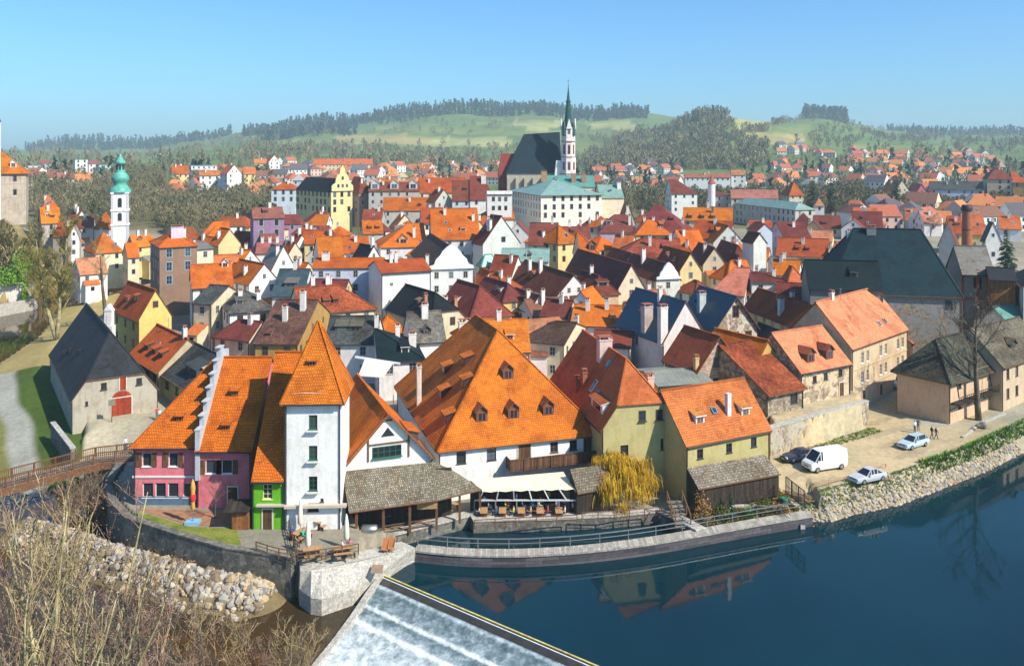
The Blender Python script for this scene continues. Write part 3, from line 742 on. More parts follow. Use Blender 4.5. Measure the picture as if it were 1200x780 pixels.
        if JIT.random() < .42 and 140 < Y < 300 and h > 5.5:
            k = 'f' if vis('f') > .3 else ('l' if vis('l') > .3 else 'r'); (fa, fe), (ux, uy), ln, dg = H.faces[k]; nx, ny = math.sin(R(dg)), -math.cos(R(dg))
            aw, ad_, ah = JIT.uniform(3, min(6, ln*.6)), JIT.uniform(2, 3.6), h*JIT.uniform(.45, .62); u_ = JIT.uniform(.3, .7)*ln; ab = MB()
            ab.box(-aw/2, aw/2, -ad_, -.01, -2, ah); zt2 = ah+ad_*.42
            ab.face([(-aw/2-.2, -ad_-.25, ah-.1), (aw/2+.2, -ad_-.25, ah-.1), (aw/2+.2, 0, zt2), (-aw/2-.2, 0, zt2)], 1); ab.face([(-aw/2, -ad_, ah), (-aw/2, 0, zt2-.1), (-aw/2, 0, ah)], 0); ab.face([(aw/2, 0, ah), (aw/2, 0, zt2-.1), (aw/2, -ad_, ah)], 0)
            ab.face([(-.45, -ad_-.03, ah-1.7), (.45, -ad_-.03, ah-1.7), (.45, -ad_-.03, ah-.6), (-.45, -ad_-.03, ah-.6)], 2)
            mk = 'annex_tile_%d' % JIT.randrange(3); am = MATS.get(mk) or mat_plain(mk, ((.50, .14, .03), (.2, .06, .04), (.2, .19, .17))[int(mk[-1])], .85, var=.4, scale=2)
            x_, y_ = fa+ux*u_, fe+uy*u_; ab.build('annex', [M['plaster'], am, M['glass']], root, L(x_, y_, zb), R(dg), wc)
        if RND.random() < .45:
            x_, y_ = w*RND.uniform(.3, .7), d*RND.uniform(.4, .6); z_ = H.rz(x_, y_); ab = MB(); ab.bar((0, 0, -.4), (0, 0, 2.0), .05)
            for q in (1.2, 1.5, 1.8): ab.bar((-.5, 0, q), (.5, 0, q), .03)
            ab.build('aerial', M['steel'], H.roof, L(x_, y_, z_))
    return H
def window(H, k, u, z, w=1.0, h=1.4, fr='grey', bars='auto', part='window', shutters=None):
    """u: place along the face (0..1), z: height of its middle above the eave"""
    (a, e), (ux, uy), ln, dg = H.faces[k]
    x, y = a+ux*ln*u, e+uy*ln*u
    if bars == 'auto': bars = (2, 2 if h < 1.3 else 3) if w < 1.3 else (3, 3)
    if not H.near: bars = (2, 2) if H.Y < 230 else None
    mf, mp = window_meshes(w, h, H.near, bars)
    inset = 0.0
    if H.near and H.ze+z+h/2 < H.spec[1] and H.spec[0] < H.ze+z-h/2:
        inset = .17; H.holes[k].append((ln*u, H.ze+z, w+.02, h+.02)); x -= math.sin(R(dg))*.17; y += math.cos(R(dg))*.17
    o = mobj(part, mf, H.root, H.L(x, y, H.ze+z), R(dg), FR[fr] if isinstance(fr, str) else fr)
    if mp: mobj('pane', mp, o)
    if shutters:
        for s in (-1, 1):
            b = MB(); x0 = s*(w/2+.32); b.box(x0-.28, x0+.28, -.075-inset, -.01-inset, -h/2, h/2)
            b.build('shutter', M['wood'], o)
    return o
def recess_windows():
    """rebuilds the near walls with real openings and reveals"""
    for H in NEAR:
        if not any(H.holes.values()): continue
        b = MB(); zl, zc, gab = H.spec
        for k, ((a, e), (ux, uy), ln, dg) in H.faces.items():
            nx, ny = math.sin(R(dg)), -math.cos(R(dg)); pt = lambda s, z, q=0.0: H.L(a+ux*s-nx*q, e+uy*s-ny*q, z)
            hs = [(c-w/2, c+w/2, z-h/2, z+h/2) for c, z, w, h in H.holes[k]]
            xs = sorted({0.0, ln} | {q for h in hs for q in h[:2] if 0 < q < ln}); zs = sorted({zl, zc} | {q for h in hs for q in h[2:]})
            for x0, x1 in zip(xs[:-1], xs[1:]):
                for z0, z1 in zip(zs[:-1], zs[1:]):
                    cx, cz = (x0+x1)/2, (z0+z1)/2
                    if not any(h[0] < cx < h[1] and h[2] < cz < h[3] for h in hs): b.face([pt(x0, z0), pt(x1, z0), pt(x1, z1), pt(x0, z1)])
            for x0, x1, z0, z1 in hs:
                D = .2
                for (p, q) in (((x0, z0), (x1, z0)), ((x1, z0), (x1, z1)), ((x1, z1), (x0, z1)), ((x0, z1), (x0, z0))): b.face([pt(*p), pt(*p, D), pt(*q, D), pt(*q)][::-1])
                b.face([pt(x0, z0, D), pt(x1, z0, D), pt(x1, z1, D), pt(x0, z1, D)])
        for g in gab: b.face(g)
        H.walls.data = b.mesh('wall', list(H.walls.data.materials))
def door(H, k, u, w, h, col=(.2,.07,.03), mat='wood', zb=None, name='door'):
    (a, e), (ux, uy), ln, dg = H.faces[k]; x, y = a+ux*ln*u, e+uy*ln*u
    b = MB(); b.box(-w/2, w/2, -.05, .02, 0, h); b.box(-w/2-.14, -w/2-.01, -.08, .02, 0, h+.14, 1); b.box(w/2+.01, w/2+.14, -.08, .02, 0, h+.14, 1); b.box(-w/2-.005, w/2+.005, -.075, .02, h+.01, h+.14, 1)
    o = b.build(name, [M[mat], M['trim']], H.root, H.L(x, y, (H.zb if zb is None else zb)+.02), R(dg), (.6,.55,.46))
    hb = MB(); hb.box(w*.32, w*.38, -.11, -.04, h*.46, h*.52); hb.build('handle', M['dark'], o)
    return o
def chimney(H, fx, fy, up=1.3, w=.75, d=.6, col=(.72,.69,.64), kind='plaster', cap=True):
    x, y = fx*H.w, fy*H.d; z = H.rz(x, y); lo = min(H.rz(x+a*w*.6, y+e*d*.6) for a in (-1, 1) for e in (-1, 1))-.35; top = z+up
    b = MB(); X, Y_, Z = H.L(x, y, 0)
    b.box(-w/2, w/2, -d/2, d/2, lo+Z, top+Z, 0)
    if cap:
        b.box(-w/2-.07, w/2+.07, -d/2-.07, d/2+.07, top+Z+.003, top+Z+.12, 0)
        for i in ((-.22, .22) if w > .6 else (0,)): b.lathe([(.12, top+Z+.12), (.10, top+Z+.42), (.0, top+Z+.42)], (i*w, 0, 0), 6, 1)
        b.box(-w/2-.03, w/2+.03, -d/2-.03, d/2+.03, top+Z+.5, top+Z+.57, 1)
        for i in (-1, 1): b.box(i*(w/2-.05)-.03, i*(w/2-.05)+.03, -d/2, -d/2+.06, top+Z+.12, top+Z+.5, 0)
    o = b.build('chimney', [M[kind], M['brickred']], H.roof, (X, Y_, 0), None, col); return o
def dormer(H, k, u, t, w=1.4, h=1.2, kind='gable', wall=(.3,.13,.06), roofc=None, wm='plaster'):
    """k: slope ('f','l','r'), u along it, t: height fraction of the roof where the sill sits"""
    (a, e), (ux, uy), ln, dg = H.faces[k]
    T = (H.d if k in 'fb' else H.w); run = T/2
    ny = (math.sin(R(dg)), -math.cos(R(dg)))                       # outward
    # find the point inside where the roof reaches the sill height
    zs = H.ze+t*H.rh; bx, by = a+ux*ln*u, e+uy*ln*u; q = 0
    while q < run*1.6 and H.rz(bx-ny[0]*q, by-ny[1]*q) < zs: q += .05
    x, y = bx-ny[0]*q, by-ny[1]*q; z = H.rz(x, y)
    sl = max(.4, (H.rz(x-ny[0]*.5, y-ny[1]*.5)-z)/.5)
    f = MB(); dep = h/sl
    rcol = roofc or H.rc
    if kind == 'gable':
        g = w*.45; L2 = (h+g)/sl; hw = w/2+.18
        f.face([(-w/2, 0, 0), (w/2, 0, 0), (w/2, 0, h), (0, 0, h+g), (-w/2, 0, h)], 0)
        f.face([(-w/2, dep, h), (-w/2, 0, 0), (-w/2, 0, h)], 0); f.face([(w/2, 0, 0), (w/2, dep, h), (w/2, 0, h)], 0)
        zz = h-.18*g/(w/2)
        for s in (-1, 1):
            A, B, C, D = (s*hw, -.28, zz), (0, -.28, h+g+.02), (0, L2, h+g+.02), (s*hw, dep*zz/h, zz)
            up = lambda p: (p[0], p[1], p[2]+.1)
            pts = [up(A), up(B), up(C), up(D)]
            f.face(pts if s < 0 else pts[::-1], 1); pts = [A, B, C, D]; f.face(pts[::-1] if s < 0 else pts, 0)
            f.face([A, B, up(B), up(A)], 0); f.face([D, A, up(A), up(D)], 0)
    else:
        pd = min(.30, sl*.4); L2 = h/(sl-pd); zr = pd*L2+h
        hw = w/2+.15
        f.face([(-w/2, 0, 0), (w/2, 0, 0), (w/2, 0, h), (-w/2, 0, h)], 0)
        f.face([(-w/2, L2, zr), (-w/2, 0, 0), (-w/2, 0, h)], 0); f.face([(w/2, 0, 0), (w/2, L2, zr), (w/2, 0, h)], 0)
        A, B, C, D = (-hw, -.25, h-.075), (hw, -.25, h-.075), (hw, L2, zr), (-hw, L2, zr)
        up = lambda p: (p[0], p[1], p[2]+.12)
        f.face([up(A), up(B), up(C), up(D)], 1); f.face([D, C, B, A], 0)
        for p, q2 in ((A, B), (B, C), (D, A)): f.face([p, q2, up(q2), up(p)], 0)
    pw, ph = w*.62, h*.72
    f.box(-pw/2-.06, pw/2+.06, -.04, .0, h*.12-.06, h*.12+ph+.06, 3)
    f.face([(-pw/2, -.045, h*.12), (pw/2, -.045, h*.12), (pw/2, -.045, h*.12+ph), (-pw/2, -.045, h*.12+ph)], 2)
    f.box(-.03, .03, -.065, -.045, h*.12, h*.12+ph, 3)
    key = 'tile'
    wmat = bpy.data.materials.get('dormer_%.2f_%.2f_%.2f' % wall) or mat_plain('dormer_%.2f_%.2f_%.2f' % wall, wall, .85)
    o = f.build('dormer', [wmat, M[key], M['glass'], M['trim']], H.roof, H.L(x, y, z-.02), R(dg), rcol)
    return o
def skylight(H, k, u, t, w=.8, h=1.2, col=(.08,.3,.45)):
    (a, e), (ux, uy), ln, dg = H.faces[k]; ny = (math.sin(R(dg)), -math.cos(R(dg)))
    zs = H.ze+t*H.rh; bx, by = a+ux*ln*u, e+uy*ln*u; q = 0
    while q < 12 and H.rz(bx-ny[0]*q, by-ny[1]*q) < zs: q += .05
    x, y = bx-ny[0]*q, by-ny[1]*q; z = H.rz(x, y); z2 = H.rz(x-ny[0]*h*.7, y-ny[1]*h*.7); an = math.atan2(z2-z, h*.7)
    f = MB(); ca, sa = math.cos(an), math.sin(an); p = lambda u_, v, n: (u_, v*ca-n*sa, v*sa+n*ca)
    def bx2(u0, u1, v0, v1, n0, n1, m_):
        f.prism([p(u0, v0, n0), p(u1, v0, n0), p(u1, v1, n0), p(u0, v1, n0)], [p(u0, v0, n1), p(u1, v0, n1), p(u1, v1, n1), p(u0, v1, n1)], m_)
    bx2(-w/2, w/2, 0, h, -.05, .1, 0); f.face([p(-w/2+.1, .1, .105), p(w/2-.1, .1, .105), p(w/2-.1, h-.1, .105), p(-w/2+.1, h-.1, .105)], 1)
    return f.build('skylight', [M['trim'], M['glass']], H.roof, H.L(x, y, z), R(dg), col)
# ---------------------------------------------------------------- front row along the river
# barn
M['doorred'] = mat_wood('red_boards', (.36, .055, .02), .25, var=.3)
B = house('stone_barn', 'pale stone barn with steep black roof and arched red door on the square', (85, 470), ze=3.0, r=33, x1=184, d=34, below=4, ax='y', rh=8.0, hip=(1.0, 0), hf=(.30, 0), roof='SL', wall='stone', rmat='slate', wmat='plold', base=0, ch=0, o=.25,
          win=[('f', .36, 1.3, .75, .9, 'dark'), ('f', .78, 1.3, .75, .9, 'dark'), ('f', .16, -.9, .35, .6, 'dark')] + [('l', u, -.9, .55, .9, 'dark') for u in (.15, .32, .5, .68, .85)], trim='dark')
door(B, 'f', .57, 2.6, 2.5, mat='doorred', name='arched_door'); door(B, 'f', .585, .8, 1.9, mat='doorred', zb=3.6, name='loft_door')
for u, t in ((.42, .42), (.62, .28), (.70, .18)): dormer(B, 'l', 1-u, t, .7, .5, 'shed', (.03, .03, .035), RC['SL'])
def arch(H, k, u, w, h, z):
    b = MB(); (a, e), (ux, uy), ln, dg = H.faces[k]; x, y = a+ux*ln*u, e+uy*ln*u
    pts = [(w/2*math.cos(t*math.pi/10), h*math.sin(t*math.pi/10)) for t in range(11)]
    b.prism([(p, -.04, q) for p, q in pts], [(p, .03, q) for p, q in pts], 0)
    return b.build('door_arch', M['doorred'], H.root, H.L(x, y, z), R(dg), None)
arch(B, 'f', .57, 2.6, 1.0, 2.52)
# yellow house behind it with its white boundary pillar
H_ = house('gabled_house', 'tall yellow house with red orange roof behind the black barn', (163, 376), ze=8, r=42, x1=201, x3=132, ax='y', rh=4.8, roof='OR', wall='yellow', rmat='tilered', h=8.5, ch=[], trim='brown',
           win=[('l', u, z, .9, 1.5) for u in (.18, .5, .8) for z in (-1.9, -4.9)] + [('f', .5, 2.2, 1, 1.2)])
dormer(H_, 'l', .6, .45, 1.6, 1.1, 'shed', (.06, .04, .04), RC['OB'])
# shop row in the lane right of the barn
S1 = house('shop_house', 'low shop with red orange roof and three long dormers beside the barn', (152, 416), ze=4, r=-50, w=15, d=9, rh=4.4, roof='OR', wall='tan', rmat='tilered', h=4, ch=[(.9, .5)], trim='dark', win=[('f', u, -1.3, 1.3, 1.6) for u in (.15, .4, .65, .88)])
for u in (.3, .55, .78): dormer(S1, 'f', u, .3, 1.5, .8, 'shed', (.08, .05, .04))
S2 = house('shop_house', 'dark grey roofed shop with green wall beside the red roofed shop', (188, 437), ze=3.6, r=-50, w=15, d=10, rh=4.0, roof='DGR', wall='olive', rmat='tileold', h=3.6, ch=[], trim='dark', win=[('f', .2, -1.2, 1.8, 1.7, 'brown'), ('f', .5, -1.2, 1.6, 1.7, 'brown'), ('f', .8, -1.2, 1.6, 1.7, 'brown')])
dormer(S2, 'f', .62, .3, 4.5, 1.1, 'shed', (.05, .06, .07), RC['DGR'])
# pink house with the stepped white fire wall
PK = house('pink_house', 'pink two storey house with dark shutters and a shady front garden', (157, 523), ze=6.3, r=0, x1=231, d=13, rh=7.6, hip=(1, 0), roof='O', wall='pink', rmat='tilebig', wmat='plold', base=0, h=6.3, ch=[], trim='white', win=[])
for u in (.20, .62): window(PK, 'f', u, -1.75, 1.0, 1.5, 'white', bars=(1, 1), shutters=1)
for u in (.22, .42, .62, .86): window(PK, 'f', u, -5.05, 1.15, 1.55, 'white', bars=(1, 1))
PR = house('pink_house', None, (231, 527), ze=6.2, r=0, x1=294.5, d=15, rh=7.9, roof='O', wall='pink', rmat='tilebig', wmat='plold', base=0, h=6.2, ch=[], trim='white', win=[], into=PK)
for u in (.25, .55): window(PR, 'f', u, -2.1, 1.15, 1.5, 'white', bars=(1, 1), shutters=1)
door(PR, 'f', .66, 1.0, 2.2, (.05, .035, .03), zb=0.0)
for H0, u, t in ((PK, .62, .25), (PR, .45, .55), (PR, .45, .18)): dormer(H0, 'f', u, t, .8, .55, 'shed', (.05, .03, .02))
b = MB()
b.box(-.3, PK.w+PR.w, -.09, 0, 2.95, 3.15); b.build('cornice', M['trim'], PK.root, PK.L(0, 0, 0), None, (.75, .7, .68)).scale.x = .52
b = MB(); b.box(.0, PK.w+PR.w-.02, -.06, 0, -.2, .9); b.build('plinth', M['plaster'], PK.root, PK.L(0, 0, 0), None, (.10, .16, .24))
b = MB(); n = 7
for i in range(n):
    y0, y1 = i*7.5/n, (i+1)*7.5/n; b.box(-.24, .24, y0-(.25 if i == 0 else 0), y1-.004, 3, 6.6+8.6*(i+1)/n+.5); b.box(-.32, .32, y0-.3, y1-.02, 6.6+8.6*(i+1)/n+.505, 6.6+8.6*(i+1)/n+.62)
for i in range(4): b.box(-.24, .24, 7.5+i*1.8, 9.29+i*1.8, 3, 15-2.1*i)
b.build('stepped_fire_wall', M['plaster'], PR.root, PR.L(0.1, 0, 0), None, (.46, .50, .54))
# green house
GR = house('green_house', 'narrow bright green house with a high orange roof beside the white tower', (295.5, 562), ze=5.0, r=0, x1=333, d=17, rh=10.6, roof='O', wall='green', rmat='tilebig', wmat='plaster', base=0, h=5, ch=[], trim='white', og=.02, win=[])
window(GR, 'f', .48, -1.55, .95, 1.5, (.75, .7, .35)); d_ = door(GR, 'f', .48, .9, 2.0, (.02, .06, .04), zb=.0)
dormer(GR, 'f', .72, .62, 1.1, .75, 'shed', (.06, .04, .04))
b = MB(); b.box(-.1, 3.6, -.5, 0, 2.45, 2.6); b.build('ledge', M['trim'], GR.root, GR.L(.6, 0, 0), None, (.5, .45, .36))
# white tower
TW = house('water_tower', 'square white tower with pointed orange pyramid roof by the river', (334, 470), ze=13.0, r=3, x1=399.5, d=6.2, rh=6.6, hip=(1, 1), roof='OB', wall='white', rmat='tile', base=-.3, h=13.3, ch=[], o=.5, trim='green',
           win=[('f', .50, -3.0, .85, 1.4), ('f', .50, -6.1, .85, 1.4), ('f', .50, -9.2, .85, 1.4), ('f', .50, -11.6, 1.1, .8, 'dark'), ('f', .66, -10.9, .3, .3, 'dark')])
dormer(TW, 'f', .45, .36, .8, .5, 'shed', (.12, .06, .05))
b = MB(); b.box(0, TW.w+.6, -.55, -.01, 2.35, 2.62); b.build('ledge', M['trim'], TW.root, TW.L(0, 0, 0), None, (.52, .46, .36))
for z in (-3.0, -6.1, -9.2):
    b = MB(); b.box(-.62, .62, -.4, 0, -.1, 0); b.build('balconette', M['trim'], TW.root, TW.L(TW.w*.5, 0, TW.ze+z-.82), None, (.6, .58, .53))
# gabled house between tower and mill
GB = house('gabled_house', 'white gabled house with dark timber framing and green band of windows', (404, 549), ze=4.6, r=21, x1=503, d=17, ax='y', rh=5.0, roof='O', wall='white', rmat='tilered', base=-.3, h=5, ch=[], o=.5, og=.6, trim='green', win=[])
window(GB, 'f', .49, .85, 3.2, 1.2, 'green', (5, 2))
for x0, z0, x1, z1 in ((.0, .1, .5, 4.95), (1., .1, .5, 4.95), (.27, 0, .27, 2.5), (.75, 0, .75, 2.4), (.27, 1.75, .75, 1.75), (.45, 4.2, .55, 4.2)):
    b = MB(); b.bar((x0*GB.w, -.06, z0), (x1*GB.w, -.06, z1), .16, .14); b.build('timber_brace', M['timber'], GB.root, GB.L(0, 0, GB.ze))
b = MB(); b.prism([(-.75, -.04, 0), (.75, -.04, 0), (0, -.04, .95)], [(-.75, .0, 0), (.75, .0, 0), (0, .0, .95)]); b.build('attic_window', M['glass'], GB.root, GB.L(GB.w*.5, -.03, GB.ze+2.5))
dormer(GB, 'l', .22, .12, 3.4, 1.0, 'shed', (.5, .48, .44)); dormer(GB, 'r', .25, .12, 3.6, 1.0, 'shed', (.08, .06, .05))
# big mill
ML = house('mill_house', 'great white mill with huge hipped tiled roof and nine dormers above the terrace', (516, 527), ze=4.5, r=17.5, x1=702, d=27.8, ax='y', rh=10.6, hip=(1.0, .75), roof='OB', wall='white', rmat='tile', base=-.8, h=5.3, ch=[(.03, .55, 4.6, .6, .6, (.62, .58, .52), 'plold'), (.42, .80, 1.2, 1.0, .7)], o=.45, trim='dark',
           win=[('f', .125, -1.5, 1.1, 1.4), ('f', .31, -1.5, 1.1, 1.4), ('f', .705, -1.5, .95, 1.2, 'brown'), ('f', .83, -1.5, .95, 1.2, 'brown')])
for u, t in ((.275, .165), (.475, .165), (.70, .165), (.495, .52)): dormer(ML, 'f', u, t, 1.35, 1.25, 'gable', (.16, .075, .04), (.34, .10, .045))
for u, t in ((.86, .14), (.62, .24), (.44, .40), (.75, .44), (.58, .58)): dormer(ML, 'l', u, t, 1.9, 1.0, 'shed', (.06, .03, .025), RC['OB'])
door(ML, 'f', .515, 1.5, 2.2, (.10, .06, .045), zb=2.0); door(ML, 'f', .925, 1.1, 2.0, (.20, .07, .035), zb=2.1)
b = MB(); w0, w1 = .40*ML.w, .99*ML.w
b.box(w0, w1, -1.7, 0, 1.75, 1.95); b.box(w0, w1, -1.75, -1.68, 1.96, 3.0); b.box(w0, w0+.07, -1.67, 0, 1.96, 3.0); b.box(w1-.07, w1, -1.67, 0, 1.96, 3.0)
for i in range(8): x = w0+(w1-w0)*i/7; b.box(x-.06, x+.06, -1.84, -1.76, 1.7, 3.08)
b.box(w0-.05, w1+.05, -1.8, -1.62, 3.005, 3.1); b.build('balcony', M['wood'], ML.root, ML.L(0, 0, 0))
# olive house
OV = house('hipped_house', 'olive house with brick red roof and orange half hip right of the mill', (707, 504), ze=6.3, r=13, x1=794, d=22, ax='y', rh=6.4, hip=(1, 0), hf=(.36, 0), roof=(.52,.14,.04), wall='olive', rmat='tilered', base=0, h=6.3, ch=[(.45, .52, 1.5, 1.7, 1.3, (.66, .50, .46)), (.86, .24, 2.0, .8, .7, (.7, .46, .36)), (.07, .55, 1.3, .6, .6, (.3, .14, .08), 'brickred'), (.14, .50, 1.5, .6, .6, (.3, .14, .08), 'brickred')], o=.4, trim='dark',
           win=[('f', .28, -3.0, .95, 1.3), ('f', .82, -2.6, .95, 1.3), ('f', .52, .9, .85, 1.2), ('f', .75, .9, .85, 1.2)])
skylight(OV, 'l', .62, .26, .9, 1.6, (.6, .58, .55)); skylight(OV, 'l', .72, .18, .9, 1.5, (.04, .25, .45)); skylight(OV, 'l', .62, .72, .8, 1, (.1, .3, .35))
dormer(OV, 'l', .82, .12, 4.2, 1.1, 'shed', (.7, .68, .64), (.45,.12,.04))
# salmon roofed annexe
SA = house('river_house', 'olive house with salmon orange roof, two white dormers and a white flue', (804, 522), ze=5.2, r=27, x1=902, d=9, rh=4.8, roof='SAO', wall='olive', rmat='tile', base=-.2, h=5.4, ch=[(.615, .2, 2.3, .55, .5, (.75, .74, .72), 'plaster', False)], o=.3, trim='dark',
           win=[('f', .16, -1.5, .85, 1.1), ('f', .50, -1.5, .85, 1.1), ('f', .80, -1.4, .85, 1.1)])
for u in (.25, .80): dormer(SA, 'f', u, .30, 1.25, .9, 'shed', (.7, .68, .64), (.62, .25, .06))
skylight(SA, 'f', .47, .42, .7, .8, (.05, .25, .4))
# ruined stone house with lean-to, brick house, long house
RU = house('stone_house', 'ruinous rubble stone house with salmon roof and two brown dormers', (938, 437), ze=7.7, r=31, x1=996, d=10, rh=4.4, roof='SAL', wall='beige', rmat='tilered', wmat='peel', base=3.2, h=4.6, ch=[], trim='dark', win=[('f', .28, -1.5, .8, .95), ('f', .50, -1.4, .8, .95), ('f', .80, -1.3, .8, .95)])
for u in (.30, .68): dormer(RU, 'f', u, .16, 1.5, 1.3, 'gable', (.15, .07, .045), (.36, .10, .06))
door(RU, 'f', .82, .9, 1.9, (.4, .22, .12), zb=3.3)
LE = house('stone_outhouse', 'open stone outhouse under a sloping dark red lean-to roof', (898, 462), ze=6.2, r=31, x1=941, d=9, rh=4.6, ro=.94, ax='x', roof='RBR', wall='stone', rmat='tileold', wmat='stone', base=3.2, h=3.2, ch=[], win=[('f', .75, -1.6, 1.4, 1.3, 'dark')])
BK = house('brick_house', 'rough brick gabled house with rusty roof above the salmon roof', (816, 437), h=7.5, r=24, x1=867, x3=779, ax='y', rh=4.5, roof='BR', wall='beige', rmat='tilered', wmat='brick', ch=[(.04, .06, 1.2, .6, .6, (.55, .40, .2))], og=.5, trim='brown', win=[('f', .45, .9, .9, 1.3), ('f', .45, -2.0, .9, 1.3)])
house('tiled_house', 'orange roofed house between brick gable and red lean-to', (880, 440), h=7, r=33, w=7, d=10, ax='y', rh=4.2, roof='OB', wall='RBR' and 'ochre', rmat='tilered', win=[('r', .4, -1.4, 1, 1.3, 'brown')], ch=0)
house('flat_house', 'low yellow house with flat grey green metal roof beside the blue roof', (771, 452), h=7, r=14, w=8, d=9, rh=.8, roof='GG', rmat='seam', wall='yel2', ch=0, trim='dark')
LH = house('long_house', 'long weathered beige house with pale salmon roof on the parking yard', (998, 409), ze=9.4, r=44, x1=1063, d=11, rh=6, roof='SAL', wall='beige', rmat='tilered', wmat='plold', base=.6, h=8.8, ch=[(.25, .5, .7)], trim='white', o=.25,
           win=[('f', u, z, .85, 1.6) for u in (.18, .27, .50, .59, .82, .91) for z in (-2.1, -5.0)])
b = MB()
for z in (-3.5, -6.4): b.box(0, LH.w, -.1, 0, z-.08, z+.08)
b.build('string_course', M['trim'], LH.root, LH.L(0, 0, LH.ze), None, (.5, .38, .25))
door(LH, 'f', .2, 1.0, 1.9, (.2, .1, .06), zb=.7); door(LH, 'f', .5, .9, 1.7, (.3, .15, .1), zb=.7)
house('cottage', 'small cottage with orange lean roof between long house and yellow house', (1068, 402), Y=143, h=6.5, r=44, x1=1083, d=6, rh=2.2, roof='OB', wall='beige', wmat='plold', ch=0)
house('townhouse', 'narrow yellow townhouse with pale green roof and red brown side wall', (1083, 378), Y=147, h=9, r=46, x1=1097, d=13, rh=3.4, roof='PTEAL', rmat='seam', wall='yel2', ch=[(.5, .95)], win=[('f', u, z, .8, 1.4, 'green') for u in (.25, .75) for z in (-1.5, -4, -6.6)])
# corner house on the quay
CH = house('corner_house', 'peach corner house with dark hipped roof and long balcony by the bare tree', (1112, 447), ze=6.0, r=36, x1=1172, d=7.6, rh=4.2, hip=(1, 0), roof=(.10,.105,.075), wall='peach', rmat='tileold', base=0, h=6, ch=[], o=.7, trim='dark',
           win=[('f', u, z, .9, 1.3) for u in (.2, .5, .8) for z in (-1.4, -4.3)])
b = MB(); b.box(.3, CH.w-.2, -1.3, 0, 2.8, 2.95); b.bar((.3, -1.25, 3.9), (CH.w-.2, -1.25, 3.9), .08)
for i in range(26): x = .35+(CH.w-.6)*i/25; b.bar((x, -1.25, 2.95), (x, -1.25, 3.86), .05)
for i in range(4): x = .4+(CH.w-.8)*i/3; b.bar((x, -1.2, 3.95), (x, -.9, 5.9), .12); b.bar((x, -1.2, 2.8), (x, 0, 1.9), .1)
b.build('balcony', M['woodd'], CH.root, CH.L(0, 0, 0))
C2 = house('quay_house', 'beige rendered quay house with mossy grey roof at the picture edge', (1174, 430), ze=6.6, r=36, w=16, d=9, ax='x', rh=4.6, roof=(.17,.155,.11), wall='beige', rmat='tileold', base=0, h=7.4, ch=[], trim='brown', win=[('f', u, z, .9, 1.5) for u in (.12, .3, .5) for z in (-1.6, -4.5)])
house('white_house', 'white house with green metal roof behind the mossy roof', (1188, 386), h=7, r=20, w=14, d=8, rh=3, roof='TEAL', rmat='seam', wall='white', ch=0)
# brewery
BW = house('brewery_hall', 'vast dark brewery hall with steep sooty roof', (972, 343), ze=14.2, r=-12, x1=1128, d=24, top=268, hip=(.5, .3), roof=(.004,.026,.036), wall='dgrey', rmat='slate', wmat='peel', base=2, h=12, ch=[(.42, .46, 1.0, 1.6, .8, (.2, .2, .2)), (.25, .5, .6)], win=[('f', .1, -1.6, 1.2, 1.6, 'dark'), ('f', .9, -1.6, 1.2, 1.6, 'dark'), ('f', .5, -5, 1.2, 1.6, 'dark')])
house('brewery_wing', 'lower black roofed brewery wing left of the vast hall', (948, 337), ze=15.5, r=-12, x1=1035, d=10, top=305, roof='DKT', wall='dgrey', rmat='slate', base=2, h=12, ch=0, win=[])
EL = house('timber_tower', 'tall timber framed hoist tower with grey roof and orange board side', (1127, 320), ze=16.0, r=-10, x1=1164, d=8, top=288, roof='GRY', wall='dgrey', rmat='tilered', base=2, h=14, ch=0, o=.9, win=[('f', .5, -2.5, 1.4, 2.2, 'dark')])
for u in (.03, .5, .97):
    b = MB(); b.box(-.25, .25, -.12, -.01, -11, 0); b.build('post', M['trim'], EL.root, EL.L(u*EL.w, 0, EL.ze), None, (.34, .07, .05))
for z in (-5.5, -11):
    b = MB(); b.box(0, EL.w, -.14, -.02, z, z+.4); b.build('beam', M['trim'], EL.root, EL.L(0, 0, EL.ze), None, (.3, .07, .05))
EX = house('board_shed', 'orange boarded shed leaning on the timber tower', (1160, 327), Y=EL.Y-5, h=11, r=-22, x1=1191, d=7, rh=1.6, roof='SL', rmat='slate', wall=(.5, .2, .06), wmat='woodo', ch=0, win=[])
house('brewery_roof_house', 'dark roofed brewery shed with white side wall at the picture edge', (1199, 336), ze=15.0, r=-22, w=22, d=14, ax='y', rh=6, roof='BLK', wall='white', rmat='slate', base=3, h=10, ch=0, win=[])
def pillar():
    p = P(128, 385, 150); t = thing('boundary_pillar', 'slim white masonry pillar with pointed cap between black barn and yellow house', 'pillar', (p.x, p.y, 1)); z = p.z-1
    b = MB(); b.box(-.65, .65, -.5, .5, -1, z+3.2); b.box(-.85, .85, -.6, .6, -1, z+.6); b.build('shaft', M['plaster'], t, color=WC['white']); b = MB(); b.prism([(-.75, -.6, z+3.2), (.75, -.6, z+3.2), (.75, .6, z+3.2), (-.75, .6, z+3.2)], [(-.02, -.6, z+4.3), (.02, -.6, z+4.3), (.02, .6, z+4.3), (-.02, .6, z+4.3)]); b.build('cap', M['plaster'], t, color=WC['white'])
pillar()
